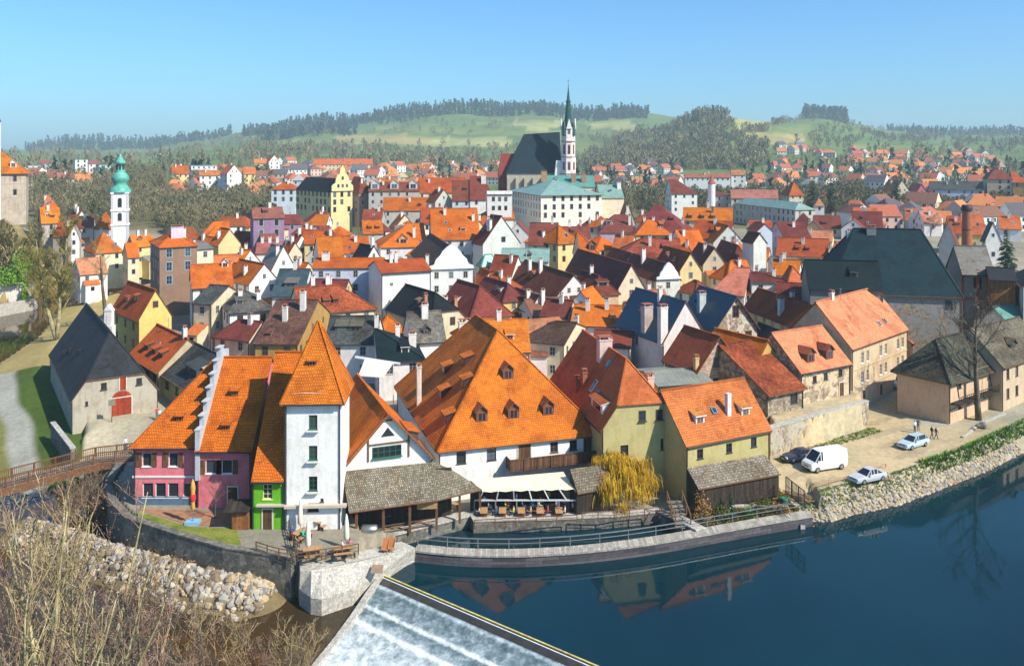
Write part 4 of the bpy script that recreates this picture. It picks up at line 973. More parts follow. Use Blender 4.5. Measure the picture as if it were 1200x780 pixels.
def awning():
    a, c, d, e = P(420, 440, 118), P(449, 442, 118), P(461, 425, 121), P(428, 419, 121); t = thing('yard_awning', 'cream sheet awning stretched over the courtyard behind the mill', 'awning', (a.x, a.y, a.z-3)); o = t.location; b = MB(); q = [p-o for p in (a, c, d, e)]; b.face(q); b.face([p+Vector((0, 0, -.06)) for p in q[::-1]]); b.build('sheet', M['canvas'], t, color=(.60, .56, .46))
    b = MB()
    for p in q: b.bar((p.x, p.y, -3), p, .1)
    f0, f1 = P(416, 418, 121.5)-o, P(469, 426, 121.5)-o; b.bar(f0, f1, .25); b.build('frame', M['trim'], t, color=(.7, .7, .7))
awning()
def stack():
    p = P(1133, 300, 190); root = thing('factory_chimney', 'round red brick brewery chimney with dark collar', 'chimney', (p.x, p.y, 8))
    b = MB(); b.lathe([(1.25, 0), (.95, 17.6)], n=16); b.lathe([(1.15, 17.3), (1.2, 17.8), (1.0, 18.6), (.7, 18.6), (.6, 17.5)], n=16, mat=1); b.build('stack', [M['brickred'], M['dark']], root)
    for z in (5, 9, 13):
        b = MB(); r = 1.27-.3*z/17.6; b.lathe([(r, z), (r, z+.2)], n=16); b.build('iron_band', M['dark'], root)
stack()
# ---------------------------------------------------------------- the old town, house by house
T = dict
TOWN = [
 # left of the lane
 T(n='tall_townhouse', l='tall brown plastered townhouse with pale blue windows above the lane', c0=(187,290), x1=231, h=15, r=8, d=14, rh=4.5, hip=(1,1), roof='O', wall='brown', trim='blue', ch=[(.55,.3,2.2,2.6,.8,(.6,.5,.6)),(.8,.5,2)]),
 T(n='townhouse', l='cream annexe joined to the tall brown townhouse', c0=(231,292), x1=250, h=12, r=22, d=10, rh=1, roof='GRY', rmat='seam', wall='cream', ch=0),
 T(n='gabled_house', l='blank yellow gable house with steep orange roof behind the brown townhouse', c0=(256,288), x1=282, x3=246, h=10, r=24, ax='y', pitch=50, roof='O', wall='yel2', win=[], ch=[(.2,.5,1.5)]),
 T(n='white_house', l='white house with a broad bright orange roof in two planes', c0=(225,338), x1=273, h=9, r=2, d=12, rh=6.6, roof='OB', wall='white', dorm=[('f',.85,.82,1.3,1.0,'gable',(.7,.68,.64))], ch=0),
 T(n='gabled_house', l='white gabled house with orange roof joined to the broad orange roof', c0=(292,334), x1=327, x3=264, h=8, r=26, ax='y', pitch=44, roof='OB', wall='white', ch=[(.2,.4)]),
 T(n='lane_house', l='old cream lane house with patchy grey roof and two rows of small windows', c0=(226,355), x1=248, h=9, r=-38, d=10, rh=5, roof='DGR', rmat='tileold', wall='cream', wmat='plold', ch=0),
 T(n='white_house', l='white house with hipped grey roof and brown windows', c0=(268,367), x1=321, x3=253, h=8.5, r=8, rh=4.6, hip=(1,1), roof='GRY', rmat='tileold', wall='white', trim='brown', ch=[(.35,.3,1.3),(.75,.25,1.2)], dorm=[('f',.3,.35,1.3,.8,'shed',(.2,.18,.16))]),
 T(n='slate_house', l='blue slate roofed house with white gable beside the white grey roofed house', c0=(318,347), x1=354, h=7, r=-14, d=15, rh=7, roof='BG', rmat='slate', wall='bluew', ch=[(.5,.5,1.5)], dorm=[('f',.55,.3,2.6,.9,'shed',(.1,.12,.13),(.2,.2,.18))]),  # wall colour carries the bluish shade of its left side
 T(n='broad_house', l='broad yellow house under a huge mottled purple brown roof', c0=(298,402), x1=349, h=6, r=-21, d=22, rh=9.5, roof='PUR', rmat='tileold', wall='ochre', wmat='plold', ch=[(.45,.25,2.2,.8,.7),(.75,.38,3.0,.9,.8)], dorm=[('f',.25,.15,.8,.5,'shed',(.2,.1,.1))], trim='brown'),
 T(n='hipped_house', l='house with streaky red brown roof and small orange hip end', c0=(352,368), x1=440, h=7, r=10, d=12, rh=6.5, hip=(0,1), roof='RBR', rmat='tileold', wall='cream', ch=[(.25,.55,2),(.45,.55,2)]),
 T(n='dark_roofed_house', l='white house with dark green black roof and two shed dormers', c0=(381,403), x1=440, h=6.5, r=-11, d=10, rh=5, roof='DGR', rmat='tileold', wall='white', ch=[(.97,.3,1.6,.6,.6)], dorm=[('f',.28,.42,2.2,.9,'shed',(.08,.07,.06),(.16,.15,.11)),('f',.56,.42,2.2,.9,'shed',(.08,.07,.06),(.16,.15,.11))]),
 T(n='dark_roofed_house', l='black teal roofed house squeezed behind the great mill', c0=(443,424), x1=497, h=6, r=4, d=14, rh=7, roof='DKT', rmat='slate', wall='white', hip=(0,1), ch=[(.55,.7,1.6),(.85,.5,1.8,1.2,.8)]),
 T(n='grey_roofed_house', l='low grey roofed house behind the mill ridge', c0=(482,402), x1=522, h=6, r=8, d=10, rh=4, roof='GRY', rmat='tileold', wall='white', ch=[(.5,.4,2,1.1,.7)], win=[]),
 T(n='long_white_house', l='long pale blue shaded white building with low orange roof', c0=(366,314), x1=447, h=11, r=-9, d=11, rh=2.8, roof='O', wall='bluew', ch=[(.15,.4,1.4,1.6,.8)]),  # blue shade on the white wall is put into its colour
 T(n='white_house', l='plain white building with rusty roof beside the blue shaded wall', c0=(447,320), x1=505, h=12, r=14, d=11, rh=2.6, roof='OR', wall='white', ch=[(.3,.4,1.6,.6,.6),(.4,.4,1.6,.6,.6)], win=[('f',.2,-2.4,.7,.7),('f',.22,-7,1.1,1.5,'brown')]),
 T(n='half_hipped_house', l='black roofed house with tan half hip and two brown gable windows', c0=(499,379), x1=546, x3=453, h=6.5, r=27, ax='y', rh=7, hip=(1,0), hf=(.35,0), roof='BLK', rmat='slate', wall='cream', trim='brown', win=[('f',.36,-.4,1.1,1.5),('f',.66,-.4,1.1,1.5)], ch=[(.25,.25,1.8,.6,.6,(.4,.2,.12)),(.8,.3,1.2)], dorm=[('l',.55,.5,1.1,.6,'shed',(.2,.15,.12),(.3,.2,.14)),('l',.75,.3,1.1,.6,'shed',(.2,.15,.12),(.3,.2,.14))]),
 T(n='hipped_house', l='maroon roofed house with salmon hip end and twin roof lights', c0=(551,374), x1=600, x3=513, h=6.5, r=27, ax='y', rh=7.4, hip=(1,0), roof='MAR', wall='white', ch=[(.05,.5,1.8,.6,.6,(.5,.25,.15))]),
 T(n='hipped_house', l='maroon roofed house with yellow dormer behind the salmon hip', c0=(590,353), x1=614, x3=557, h=7, r=27, ax='y', rh=6, hip=(1,0), roof='MAR', wall='yellow', ch=1),
 T(n='tiled_house', l='orange roofed house with two hooded dormers right behind the mill ridge', c0=(566,413), x1=621, h=6.5, r=4, d=10, rh=5, roof='OB', wall='white', dorm=[('f',.35,.35,1.3,.8,'shed',(.7,.6,.5)),('f',.6,.35,1.3,.8,'shed',(.7,.6,.5))], ch=[(.4,.5)]),
 T(n='baroque_house', l='white building with curved baroque gable and brown side roof', c0=(503,317), x1=554, x3=482, h=10, r=8, ax='y', rh=6.2, roof='BRN', wall='white', ch=[(.0,.1,2.4,.7,.7)]),
 T(n='gabled_house', l='tall grey white gable with maroon roof and three white chimneys', c0=(566,287), x1=609, x3=554, h=10, r=26, ax='y', rh=8.2, roof='MAR', wall='gwhite', ch=[(.25,.2,2.2,.7,.7),(.25,.35,2.2,.7,.7),(.3,.6,2,.7,.7)], win=[('f',.55,.8,1.2,1.4,'dark')], d=17),
 T(n='copper_house', l='little yellow house with green copper pyramid roof', c0=(565,312), x1=584, x3=560, h=7, r=24, d=8, rh=5, hip=(1,1), roof='TEAL', rmat='seam', wall='yel2', trim='brown', ch=0),
 T(n='copper_roofed_house', l='house with pale green copper roof left of the orange pyramid roof', c0=(587,306), x1=643, h=7, r=-4, d=10, rh=4.6, roof='PTEAL', rmat='seam', wall='white', ch=0),
 T(n='tiled_house', l='big two tier orange roofed house with weathered grey stripes', c0=(506,281), x1=562, h=10, r=2, d=18, rh=9, roof='OB', wall='white', ch=[(.3,.4,1.5),(.9,.3,1.5)]),
 T(n='tiled_house', l='brick red roofed house joined left of the two tier orange roof', c0=(494,262), x1=520, h=10, r=2, d=13, rh=5.4, roof='OR', wall='white', ch=1),
 T(n='tiled_house', l='wide orange roofed house with sloping orange hip on its left', c0=(446,290), x1=500, h=8, r=4, d=16, rh=7.6, hip=(1,0), roof='OB', wall='white', dorm=[('f',.5,.12,2.4,1.3,'gable',(.5,.3,.2))], ch=[(.75,.2,2.4,.7,.7)]),
 T(n='tiled_house', l='orange roofed house beside the black gable in the left centre', c0=(399,297), x1=433, h=8, r=2, d=14, rh=6, roof='OB', wall='white', ch=1),
 T(n='dark_gabled_house', l='small black roofed house with white front between orange roofs', c0=(428,308), x1=448, h=7, r=30, x3=412, ax='y', rh=5, roof='BLK', rmat='slate', wall='white', ch=[(.5,.1,2)]),
 T(n='tiled_house', l='small orange house with two dark dormers below the yellow gable building', c0=(426,274), x1=449, h=7, r=4, d=11, rh=5.6, roof='O', wall='grey', dorm=[('f',.35,.3,1.1,.8,'shed',(.1,.05,.04)),('f',.75,.3,1.1,.8,'shed',(.1,.05,.04))], ch=0),
 T(n='tiled_house', l='long orange roofed house below the row of renaissance gables', c0=(449,247), x1=505, h=8, r=-2, d=14, rh=7, roof='O', wall='grey', ch=1),
 T(n='flat_roofed_house', l='pale flat roofed house with roof terrace among orange roofs', c0=(465,268), x1=496, h=9, r=3, d=9, rh=0, roof='GRY', rmat='seam', wall='white', ch=[(.3,.5,.6)]),
 T(n='teal_house', l='small grey green house below the yellow building', c0=(424,258), x1=447, h=7, r=-10, d=9, rh=4, roof='BR', wall=(.42,.5,.42), ch=1),
 T(n='gabled_house', l='yellow house with orange roof and white stepped fire wall', c0=(357,286), x1=389, h=8, r=4, d=13, rh=6, roof='O', wall='yel2', ch=[(.99,.3,1.6,.7,2.2)]),
 T(n='tiled_house', l='orange roofed house with white gable right of the stepped fire wall', c0=(375,308), x1=404, h=8, r=6, d=16, rh=8, roof='OB', wall='white', ch=0),
 T(n='grey_roofed_house', l='white house with grey metal roof in front of the red roofs', c0=(318,318), x1=346, x3=304, h=8, r=30, ax='y', pitch=38, roof='GRY', rmat='seam', wall='white', ch=1),
 T(n='tiled_house', l='small orange roofed house with white dormers left of the yellow house', c0=(338,299), x1=354, x3=326, h=7, r=30, ax='y', pitch=45, roof='OR', wall='cream', ch=[(.5,.3),(.4,.7)]),
 T(n='tiled_house', l='red roofed row house behind the grey metal roof', c0=(300,297), x1=330, h=7, r=-4, d=10, rh=4.4, roof='PINKR', wall='white', ch=[(.2,.5),(.5,.5),(.8,.5)]),
 T(n='gabled_house', l='small white gable house near the purple house', c0=(346,290), x1=362, x3=338, h=7, r=24, ax='y', pitch=45, roof='OR', wall='white', ch=[(.5,.4,1.6)]),
 T(n='cream_house', l='cream house with low brown roof beside the purple house', c0=(313,269), x1=338, h=8, r=14, d=10, rh=4, hip=(1,1), roof='PINKR', wall='cream', ch=[(.2,.5)]),
 T(n='purple_house', l='dark purple house with dull red roof below the wooded slope', c0=(297,256), x1=333, h=14, r=4, d=13, rh=4, roof='PINKR', wall='purple', ch=[(.6,.5)]),
 T(n='flat_house', l='dim red roofed shed beside the dark purple house', c0=(333,262), x1=352, h=8, r=0, d=10, rh=3, roof='MAR', wall='purple', ch=0),
 # the middle distance left of the church
 T(n='granary', l='large yellow granary with blue black roof and baroque gable end', c0=(388,225), x1=413, x3=347, Y=330, h=15, r=30, ax='y', rh=9, roof='BLK', rmat='slate', wall='yel2', ch=0, d=30, trim='dark'),
 T(n='white_house', l='white blue house with orange roof left of the yellow granary', c0=(318,222), x1=346, Y=365, h=13, r=-10, d=14, rh=6, hip=(1,1), roof='O', wall='bluew', ch=2),
 T(n='pink_townhouse', l='pink brown townhouse with maroon and orange hip right of the granary', c0=(421,226), x1=437, x3=407, Y=335, h=12, r=40, ax='y', rh=8, hip=(1,0), roof='BR', wall='peach', ch=1),
 T(n='gabled_row', l='long grey school row with dark roof and small renaissance gables', c0=(432,224), x1=492, Y=330, h=12, r=-2, d=15, rh=5.5, roof='MAR', wall='grey', dorm=[('f',u,.2,3.2,2.2,'gable',(.5,.5,.48),(.45,.42,.4)) for u in (.12,.5,.87)], ch=2),
 T(n='tiled_house', l='long vivid orange roof above the renaissance gable row', c0=(490,226), x1=545, Y=345, h=10, r=-2, d=15, rh=7, roof='OR', wall='cream', ch=2),
 T(n='tiled_house', l='orange attic house peeping over the school row', c0=(440,215), x1=466, Y=365, h=12, r=0, d=12, rh=5, roof='O', wall='white', ch=1),
 T(n='gabled_house', l='maroon roofed townhouse with grey gable left of the white stepped house', c0=(510,237), x1=530, x3=500, Y=300, h=10, r=35, ax='y', rh=5, roof='BR', wall='grey', ch=1),
 T(n='copper_edge_house', l='maroon roof with green copper valley left of the stepped white house', c0=(530,235), x1=552, Y=300, h=9, r=0, d=12, rh=6, roof='MAR', wall='bluew', ch=0),
 T(n='maroon_house', l='steep maroon roofed house with a broad white chimney beside the church', c0=(551,234), x1=580, Y=300, h=10, r=0, d=14, rh=8.6, hip=(0,.6), roof='MAR', wall='white', ch=[(.55,.35,2.4,1.7,.8)]),
 T(n='stepped_house', l='white house with crenellated stepped parapet left of the church', c0=(571,228), x1=600, Y=285, h=9, r=4, d=7, rh=1, roof='GRY', wall='white', ch=[(.06+.147*i,.06,1.0,1.2,.5,(.8,.79,.76),'plaster',False) for i in range(7)], win=[('f',u,z,1.0,1.5,'dark') for u in (.25,.5,.75) for z in (-1.6,-4.6)]),
 T(n='tiled_house', l='orange hip roofed house under the white stepped house', c0=(562,257), x1=603, h=8, r=6, d=12, rh=5, hip=(1,0), roof='O', wall='white', ch=2),
 # right of centre
 T(n='pyramid_house', l='cream house with bright orange pyramid roof in the town centre', c0=(654,286), x1=681, x3=629, h=9, r=38, rh=6.8, hip=(1,1), roof='O', wall='yel2', trim='brown', ch=[(.1,.8,1.4)]),
 T(n='steep_house', l='steep orange gabled house with big dormer beside the orange pyramid', c0=(681,303), x1=706, h=8, r=10, d=12, rh=9, hip=(0,1), roof='O', wall='cream', dorm=[('f',.6,.25,1.8,1.6,'gable',(.2,.12,.08))], ch=0),
 T(n='maroon_house', l='maroon roofed house behind the orange pyramid', c0=(619,287), x1=652, h=8, r=-6, d=12, rh=6, roof='MAR', wall='cream', ch=[(.8,.5,1.3)]),
 T(n='maroon_house', l='maroon roofed house right behind the orange pyramid', c0=(655,279), x1=692, h=8, r=6, d=10, rh=4.6, roof='MAR', wall='cream', ch=[(.4,.5)]),
 T(n='lilac_house', l='lilac walled house with dark maroon roofs and white chimneys', c0=(703,272), x1=742, h=8, r=3, d=16, rh=6.6, hip=(.6,0), roof='MAR', wall='lilac', win=[], ch=[(.1,.3,2),(.92,.2,2.6),(.9,.5,2.4)]),
 T(n='great_house', l='great house with tall dark maroon hipped roof right of the municipal house', c0=(742,273), x1=806, h=8, r=-8, d=20, rh=9.6, hip=(.5,.9), roof='MAR', wall='white', ch=[(.85,.55,1.2)]),
 T(n='hipped_house', l='cream house with orange hip in front of the great maroon roof', c0=(745,275), x1=788, h=8, r=5, d=11, rh=5, hip=(.7,1), roof='O', wall='yel2', ch=[(.3,.6,1.2),(.55,.6,1.2)]),
 T(n='mottled_house', l='wide house with mottled orange brown roof and small dormers', c0=(727,301), x1=800, h=7, r=3, d=15, rh=6, hip=(.8,0), roof='RBR', rmat='tileold', wall='cream', ch=[(.5,.3,2.2),(.85,.45,1.5)], dorm=[('f',.75,.4,1.6,.8,'shed',(.1,.05,.04))]),
 T(n='yellow_gable_house', l='yellow gabled house with rusty roof at the right of the mottled roof', c0=(797,318), x1=822, x3=768, h=8, r=24, ax='y', rh=5.5, roof='RBR', wall='yel2', ch=0),
 T(n='gabled_house', l='white gable with wooden balcony and long maroon roof', c0=(652,349), x1=693, x3=597, h=6, r=24, ax='y', rh=5.6, roof='MAR', wall='white', ch=[(.3,.75,2.4,.7,.7),(.35,.55,2.6,.7,.7)], d=30, dorm=[('l',.35,.35,1.2,.9,'gable',(.5,.25,.15),(.4,.12,.06))]),
 T(n='gabled_house', l='maroon roof with salmon hip and wide attic window', c0=(694,346), x1=725, x3=668, h=6, r=24, ax='y', rh=5.6, hip=(1,0), roof='MAR', wall='peach', dorm=[('f',.5,.4,2.6,.9,'shed',(.2,.18,.16))], ch=[(.5,.6)]),
 T(n='gabled_house', l='cream gable and dark maroon roof behind the salmon attic', c0=(725,339), x1=755, x3=664, h=6.5, r=24, ax='y', rh=6, roof='MAR', wall='cream', d=30, ch=[]),
 T(n='baroque_house', l='white baroque gable with tall chimney and maroon roof', c0=(769,329), x1=797, x3=706, h=7, r=24, ax='y', rh=5.2, roof='MAR', wall='white', d=28, ch=[(.35,.35,2.8,.9,.8)]),
 T(n='gabled_house', l='small white gable with one window and maroon roof above the brown sheet roof', c0=(621,366), x1=642, x3=594, h=5.5, r=26, ax='y', rh=4, roof='MAR', wall='white', win=[('f',.5,.8,.8,1.0)], ch=[(.3,.3,1.4)], dorm=[('l',.6,.4,1.4,.7,'shed',(.15,.07,.05))], d=18),
 T(n='sheet_roofed_house', l='house with brown corrugated roof and one white chimney', c0=(624,370), x1=674, h=5.5, r=22, d=8, rh=4, roof='BRN' and (.26,.12,.06), rmat='seam', wall='white', ch=[(.35,.3,2.6,.7,.6)]),
 T(n='orange_flat_house', l='orange roofed house with two white chimneys left of the blue roof', c0=(669,381), x1=726, h=6.5, r=-6, d=14, rh=5.2, roof='OB', wall='white', ch=[(.3,.35,1.8),(.7,.4,1.6)], dorm=[('f',.85,.3,.8,.5,'shed',(.4,.4,.4))]),
 T(n='maroon_lean_house', l='low maroon roof below the orange roof with two chimneys', c0=(694,405), x1=738, h=6, r=-8, d=8, rh=3.8, roof='MAR', wall='white', ch=0),
 T(n='tan_roofed_house', l='house with tan clay roof and orange wing above the cream house', c0=(612,391), x1=668, h=6, r=24, d=9, rh=4.4, roof=(.5,.22,.1), wall='cream', ch=0),
 T(n='cream_house', l='cream house with blackened brown roof and green copper valley strip', c0=(608,399), x1=661, h=6.5, r=-20, d=14, rh=6, hip=(.6,0), roof='BRN', rmat='tileold', wall='cream', wmat='plaster', ch=[(.9,.7)]),
 T(n='low_house', l='low pinkish white flat house between mill roof and brick red roof', c0=(604,417), x1=641, h=5, r=2, d=6, rh=.3, roof='PINKR', wall='pwhite', win=[], ch=0),
 T(n='blue_roofed_house', l='large house with petrol blue roof and thick pale chimney', c0=(778,402), x1=828, x3=722, h=8, r=33, ax='y', rh=7.2, roof='BLU', rmat='seam', wall='pwhite', ch=[(.10,.42,3.0,1.6,1.2,(.5,.42,.4),'plold'),(.45,.45,1.5,.7,.6),(.02,.04,4.8,1.3,1.0,(.72,.66,.64))], win=[('f',.55,.4,.9,1.3,'brown'),('f',.78,.4,.9,1.3,'brown'),('l',.2,-1.6,.9,1.3),('l',.45,-1.6,.9,1.3)]),
 T(n='peeling_house', l='peeling beige gable house with petrol blue roof and six panelled windows', c0=(837,388), x1=887, x3=797, h=9, r=30, ax='y', rh=7.6, roof='BLU', rmat='seam', wall=(.66,.60,.52), wmat='peel', og=.5, ch=[(.2,.6,2.4,1.2,1.0,(.5,.55,.55))], win=[('f',.5,2.6,1.2,2.0,'brown'),('f',.2,-1.6,1.2,2.0,'brown'),('f',.5,-1.6,1.2,2.0,'brown'),('f',.8,-1.6,1.2,2.0,'brown')], d=20),
 T(n='salmon_house', l='house with smooth pale salmon roof above the petrol blue roofs', c0=(832,344), x1=872, h=6.5, r=-10, d=16, rh=8, hip=(.5,0), roof='SAL', rmat='tilered', wall='pwhite', ch=0),
 T(n='hipped_house', l='rusty brown hipped roof beside the smooth salmon roof', c0=(866,343), x1=903, h=6.5, r=-4, d=14, rh=7, hip=(0,1), roof='BR', wall='cream', ch=1),
 T(n='white_house', l='plain white house with small brown roofs right of the rusty hip', c0=(881,330), x1=923, h=9, r=12, d=9, rh=3, hip=(0,1), roof='MAR', wall='white', ch=1),
 T(n='white_house', l='white turret house with orange hip beside the plain white house', c0=(924,331), x1=943, x3=916, h=9, r=24, ax='y', rh=5, hip=(1,0), roof='SAO', wall='white', ch=0),
 T(n='dark_gabled_house', l='grey roofed house with white gable left of the brewery wing', c0=(950,333), x1=962, x3=935, h=9, r=30, ax='y', rh=6, roof='DGR', wall='white', ch=1),
 T(n='maroon_house', l='long maroon roofed house with orange hip and lilac chimney', c0=(906,352), x1=1003, h=7, r=-6, d=15, rh=7, hip=(0,.8), roof='MAR', rmat='tileold', wall='cream', ch=[(.48,.35,1.6,1.4,1.0,(.7,.5,.58)),(.66,.6,1.4),(.95,.1,2)]),
 T(n='striped_house', l='yellow gabled house with striped red and orange roof', c0=(933,384), x1=969, x3=872, h=8, r=30, ax='y', rh=5.6, roof='OR', rmat='tilebig', wall='yel2', ch=[(.15,.35,2.2,.9,.8,(.6,.6,.62))], d=22),
 T(n='green_roofed_house', l='dark green roofed outbuilding with white wall below the striped roof', c0=(905,406), x1=925, x3=880, h=7, r=30, ax='y', rh=3.6, roof='DGR', wall='white', ch=0),
 T(n='white_gabled_house', l='maroon roofed house with small cream gable in the right centre', c0=(824,311), x1=851, x3=806, h=7, r=18, ax='y', rh=5.4, roof='MAR', wall='cream', ch=1, d=20),
 T(n='maroon_house', l='maroon house with tiny orange hip and pink wall', c0=(858,308), x1=878, x3=836, h=7, r=18, ax='y', rh=5, hip=(1,0), roof='MAR', wall='pwhite', ch=1, d=16),
 T(n='plain_gable_house', l='pale green white house with blank gable rising over maroon roofs', c0=(883,285), x1=898, x3=870, h=13, r=28, ax='y', rh=4.6, roof='MAR', wall='gwhite', win=[], ch=0),
 T(n='gabled_house', l='pale gable with teal window and orange side roof', c0=(836,285), x1=872, h=7, r=16, ax='y', d=14, rh=6.4, roof='O', wall='gwhite', ch=0),
 T(n='white_house', l='narrow bluish white gable beside the blank green white gable', c0=(888,271), x1=905, x3=876, h=10, r=20, ax='y', rh=5, roof='MAR', wall='bluew', ch=0, win=[]),
 T(n='red_roofed_house', l='red barn like roof with two dormers left of the dark brewery', c0=(910,299), x1=970, h=7, r=-5, d=14, rh=6.4, roof='OR', rmat='tilered', wall='cream', dorm=[('f',.4,.3,.9,.7,'shed',(.1,.05,.05)),('f',.6,.3,.9,.7,'shed',(.1,.05,.05))], ch=1),
 T(n='salmon_house', l='salmon orange roofed house behind the red barn like roof', c0=(935,282), x1=975, h=7, r=-4, d=13, rh=5, roof='SAL', wall='cream', ch=1),
 T(n='tiled_house', l='orange hipped house beside the brewery ridge', c0=(970,305), x1=990, h=7, r=-18, d=12, rh=5, hip=(0,1), roof='SAO', wall='grey', ch=1),
 T(n='maroon_house', l='maroon gable with blue grey wall below the long school', c0=(918,278), x1=950, h=8, r=20, d=12, rh=5.6, roof='MAR', wall='lilac', ch=1),
 T(n='grey_roofed_house', l='white house with grey flat roofs left of the grey gable', c0=(905,311), x1=936, h=7, r=6, d=10, rh=1.4, roof='GRY', rmat='seam', wall='white', ch=1),
 T(n='tiled_house', l='orange roofed house with dark dormers below the teal school roof', c0=(800,258), x1=858, h=8, r=-4, d=13, rh=5, roof='O', wall='cream', dorm=[('f',u,.12,1.2,1.0,'shed',(.05,.07,.1)) for u in (.15,.4,.62)], ch=[(.5,.5,1.8),(.6,.3,1.6,.8,.7,(.2,.16,.15))]),
 T(n='tiled_house', l='rusty roofed house below the orange roof with dark dormers', c0=(812,280), x1=857, h=7, r=-6, d=13, rh=6, roof='OR', wall='white', dorm=[('f',.5,.3,1.2,1.0,'shed',(.05,.05,.05))], ch=1),
 T(n='tiled_house', l='red roofed cottage between the school and the blue gable', c0=(880,267), x1=906, h=7, r=8, d=10, rh=4.6, roof='OR', wall='cream', ch=1),
 T(n='school', l='long school with green copper roof and rows of tall windows', c0=(932,246), x1=955, x3=853, Y=330, h=14, r=33, ax='y', rh=4, hip=(1,1), roof='PTEAL', rmat='seam', wall='grey', d=56, ch=0),
 T(n='tiled_house', l='pale house with maroon roof right of the school', c0=(955,267), x1=986, Y=300, h=9, r=4, d=12, rh=5, roof='MAR', wall='cream', ch=1),
 T(n='municipal_house', l='large cream municipal building with green copper roof below the church', c0=(634,229), x1=705, x3=598, Y=300, h=18, r=18, rh=2.6, hip=(1,1), roof='PTEAL', rmat='seam', wall=(.74,.73,.60), ch=0, d=22, o=.8),
 T(n='copper_roofed_hall', l='green copper roofed hall with brown chimney pillars in front of the church', c0=(637,219), x1=697, Y=322, h=16, r=3, d=14, rh=4, roof='TEAL', rmat='seam', wall='cream', win=[], ch=[(.02,.3,3.2,2.2,1.2,(.4,.24,.12)),(.6,.2,3,1.8,1.2,(.35,.2,.12)),(.8,.2,3,1.8,1.2,(.35,.2,.12))]),
 T(n='cream_gable_house', l='tall cream fire wall house with green roof right of the municipal building', c0=(704,232), x1=731, Y=315, h=16, r=12, d=12, rh=4.5, roof='PTEAL', rmat='seam', wall=(.74,.62,.44), win=[], ch=[(.9,.4,1.6,1.4,2)]),
 T(n='small_tiled_house', l='small orange roofed house below the cream fire wall', c0=(704,249), x1=729, h=7, r=4, d=8, rh=3, roof='OR', wall='white', ch=1),
 T(n='teal_gable_house', l='small pale green gable left of the great maroon roof', c0=(729,262), x1=744, x3=724, h=9, r=14, ax='y', d=12, rh=5.5, roof='SAO', wall=(.55,.62,.5), ch=0),
 # left edge, by the castle rock
 T(n='white_mill', l='long white riverside house with salmon roof beyond the tall bare trees', c0=(94,322), x1=126, Y=228, h=6, r=12, d=10, rh=5, roof='SAL', rmat='tilered', wall='white', wmat='plaster', ch=0),
 T(n='row_house', l='pale lilac row house beside the small river bridge', c0=(127,306), x1=150, Y=285, h=5, r=6, d=9, rh=3, roof='PINKR', wall='pwhite', ch=1),
 T(n='row_house', l='white row house with pink roof left of the green bank', c0=(150,303), x1=168, Y=296, h=5, r=6, d=9, rh=3, roof='PINKR', wall='white', ch=1),
 T(n='church_nave', l='steep orange roofed church nave behind the green onion tower', c0=(110,268), x1=132, x3=97, Y=285, h=9, r=-22, ax='y', rh=8, hip=(1,0), roof='OB', wall='white', ch=0, d=18, win=[]),
 T(n='church_side_house', l='orange pyramid roofed house in front of the onion tower', c0=(112,297), x1=145, x3=98, Y=245, h=9, r=14, rh=7.2, hip=(1,1), roof='OB', wall='cream', ch=[(.7,.7,1)]),
 T(n='yellow_house', l='yellow house with orange roof right of the onion tower', c0=(157,290), x1=186, x3=148, Y=262, h=8, r=36, rh=6.5, hip=(0,1), roof='OB', wall='yel2', ch=[(.3,.5),(.6,.5)]),
 T(n='tiled_house', l='small orange roof at the foot of the onion tower', c0=(150,302), x1=163, Y=240, h=7, r=10, d=8, rh=3.6, roof='O', wall='cream', ch=0),
 T(n='tiled_house', l='maroon roofed house with white gable and chimneys near the castle rock', c0=(86,262), x1=105, x3=76, Y=290, h=8, r=34, ax='y', rh=6, roof='MAR', wall='white', ch=[(.4,.3,2),(.5,.7,2)]),
 T(n='tiled_house', l='second maroon roofed house closer to the orange nave', c0=(88,267), x1=109, Y=282, h=8, r=-6, d=9, rh=5, roof='MAR', wall='grey', ch=1),
 T(n='tiled_house', l='little orange house with white front right of the castle', c0=(50,243), x1=67, Y=285, h=8, r=0, d=11, rh=6, hip=(.6,1), roof='OB', wall='white', ch=[(.2,.5)]),
 T(n='tiled_house', l='long low orange roof under the little orange house', c0=(49,262), x1=71, Y=262, h=8, r=6, d=9, rh=4.4, roof='OB', wall='grey', ch=1),
 T(n='small_house', l='grey house with white gable below the castle rock', c0=(80,282), x1=93, Y=258, h=8, r=10, ax='y', d=10, rh=4, roof='BRN', wall='white', ch=1),
 T(n='small_house', l='stone house with rusty roof beside the castle scrub', c0=(62,277), x1=80, Y=256, h=9, r=-24, d=9, rh=4, roof='OR', wall='stone', wmat='plold', ch=1),
]
TH = {}
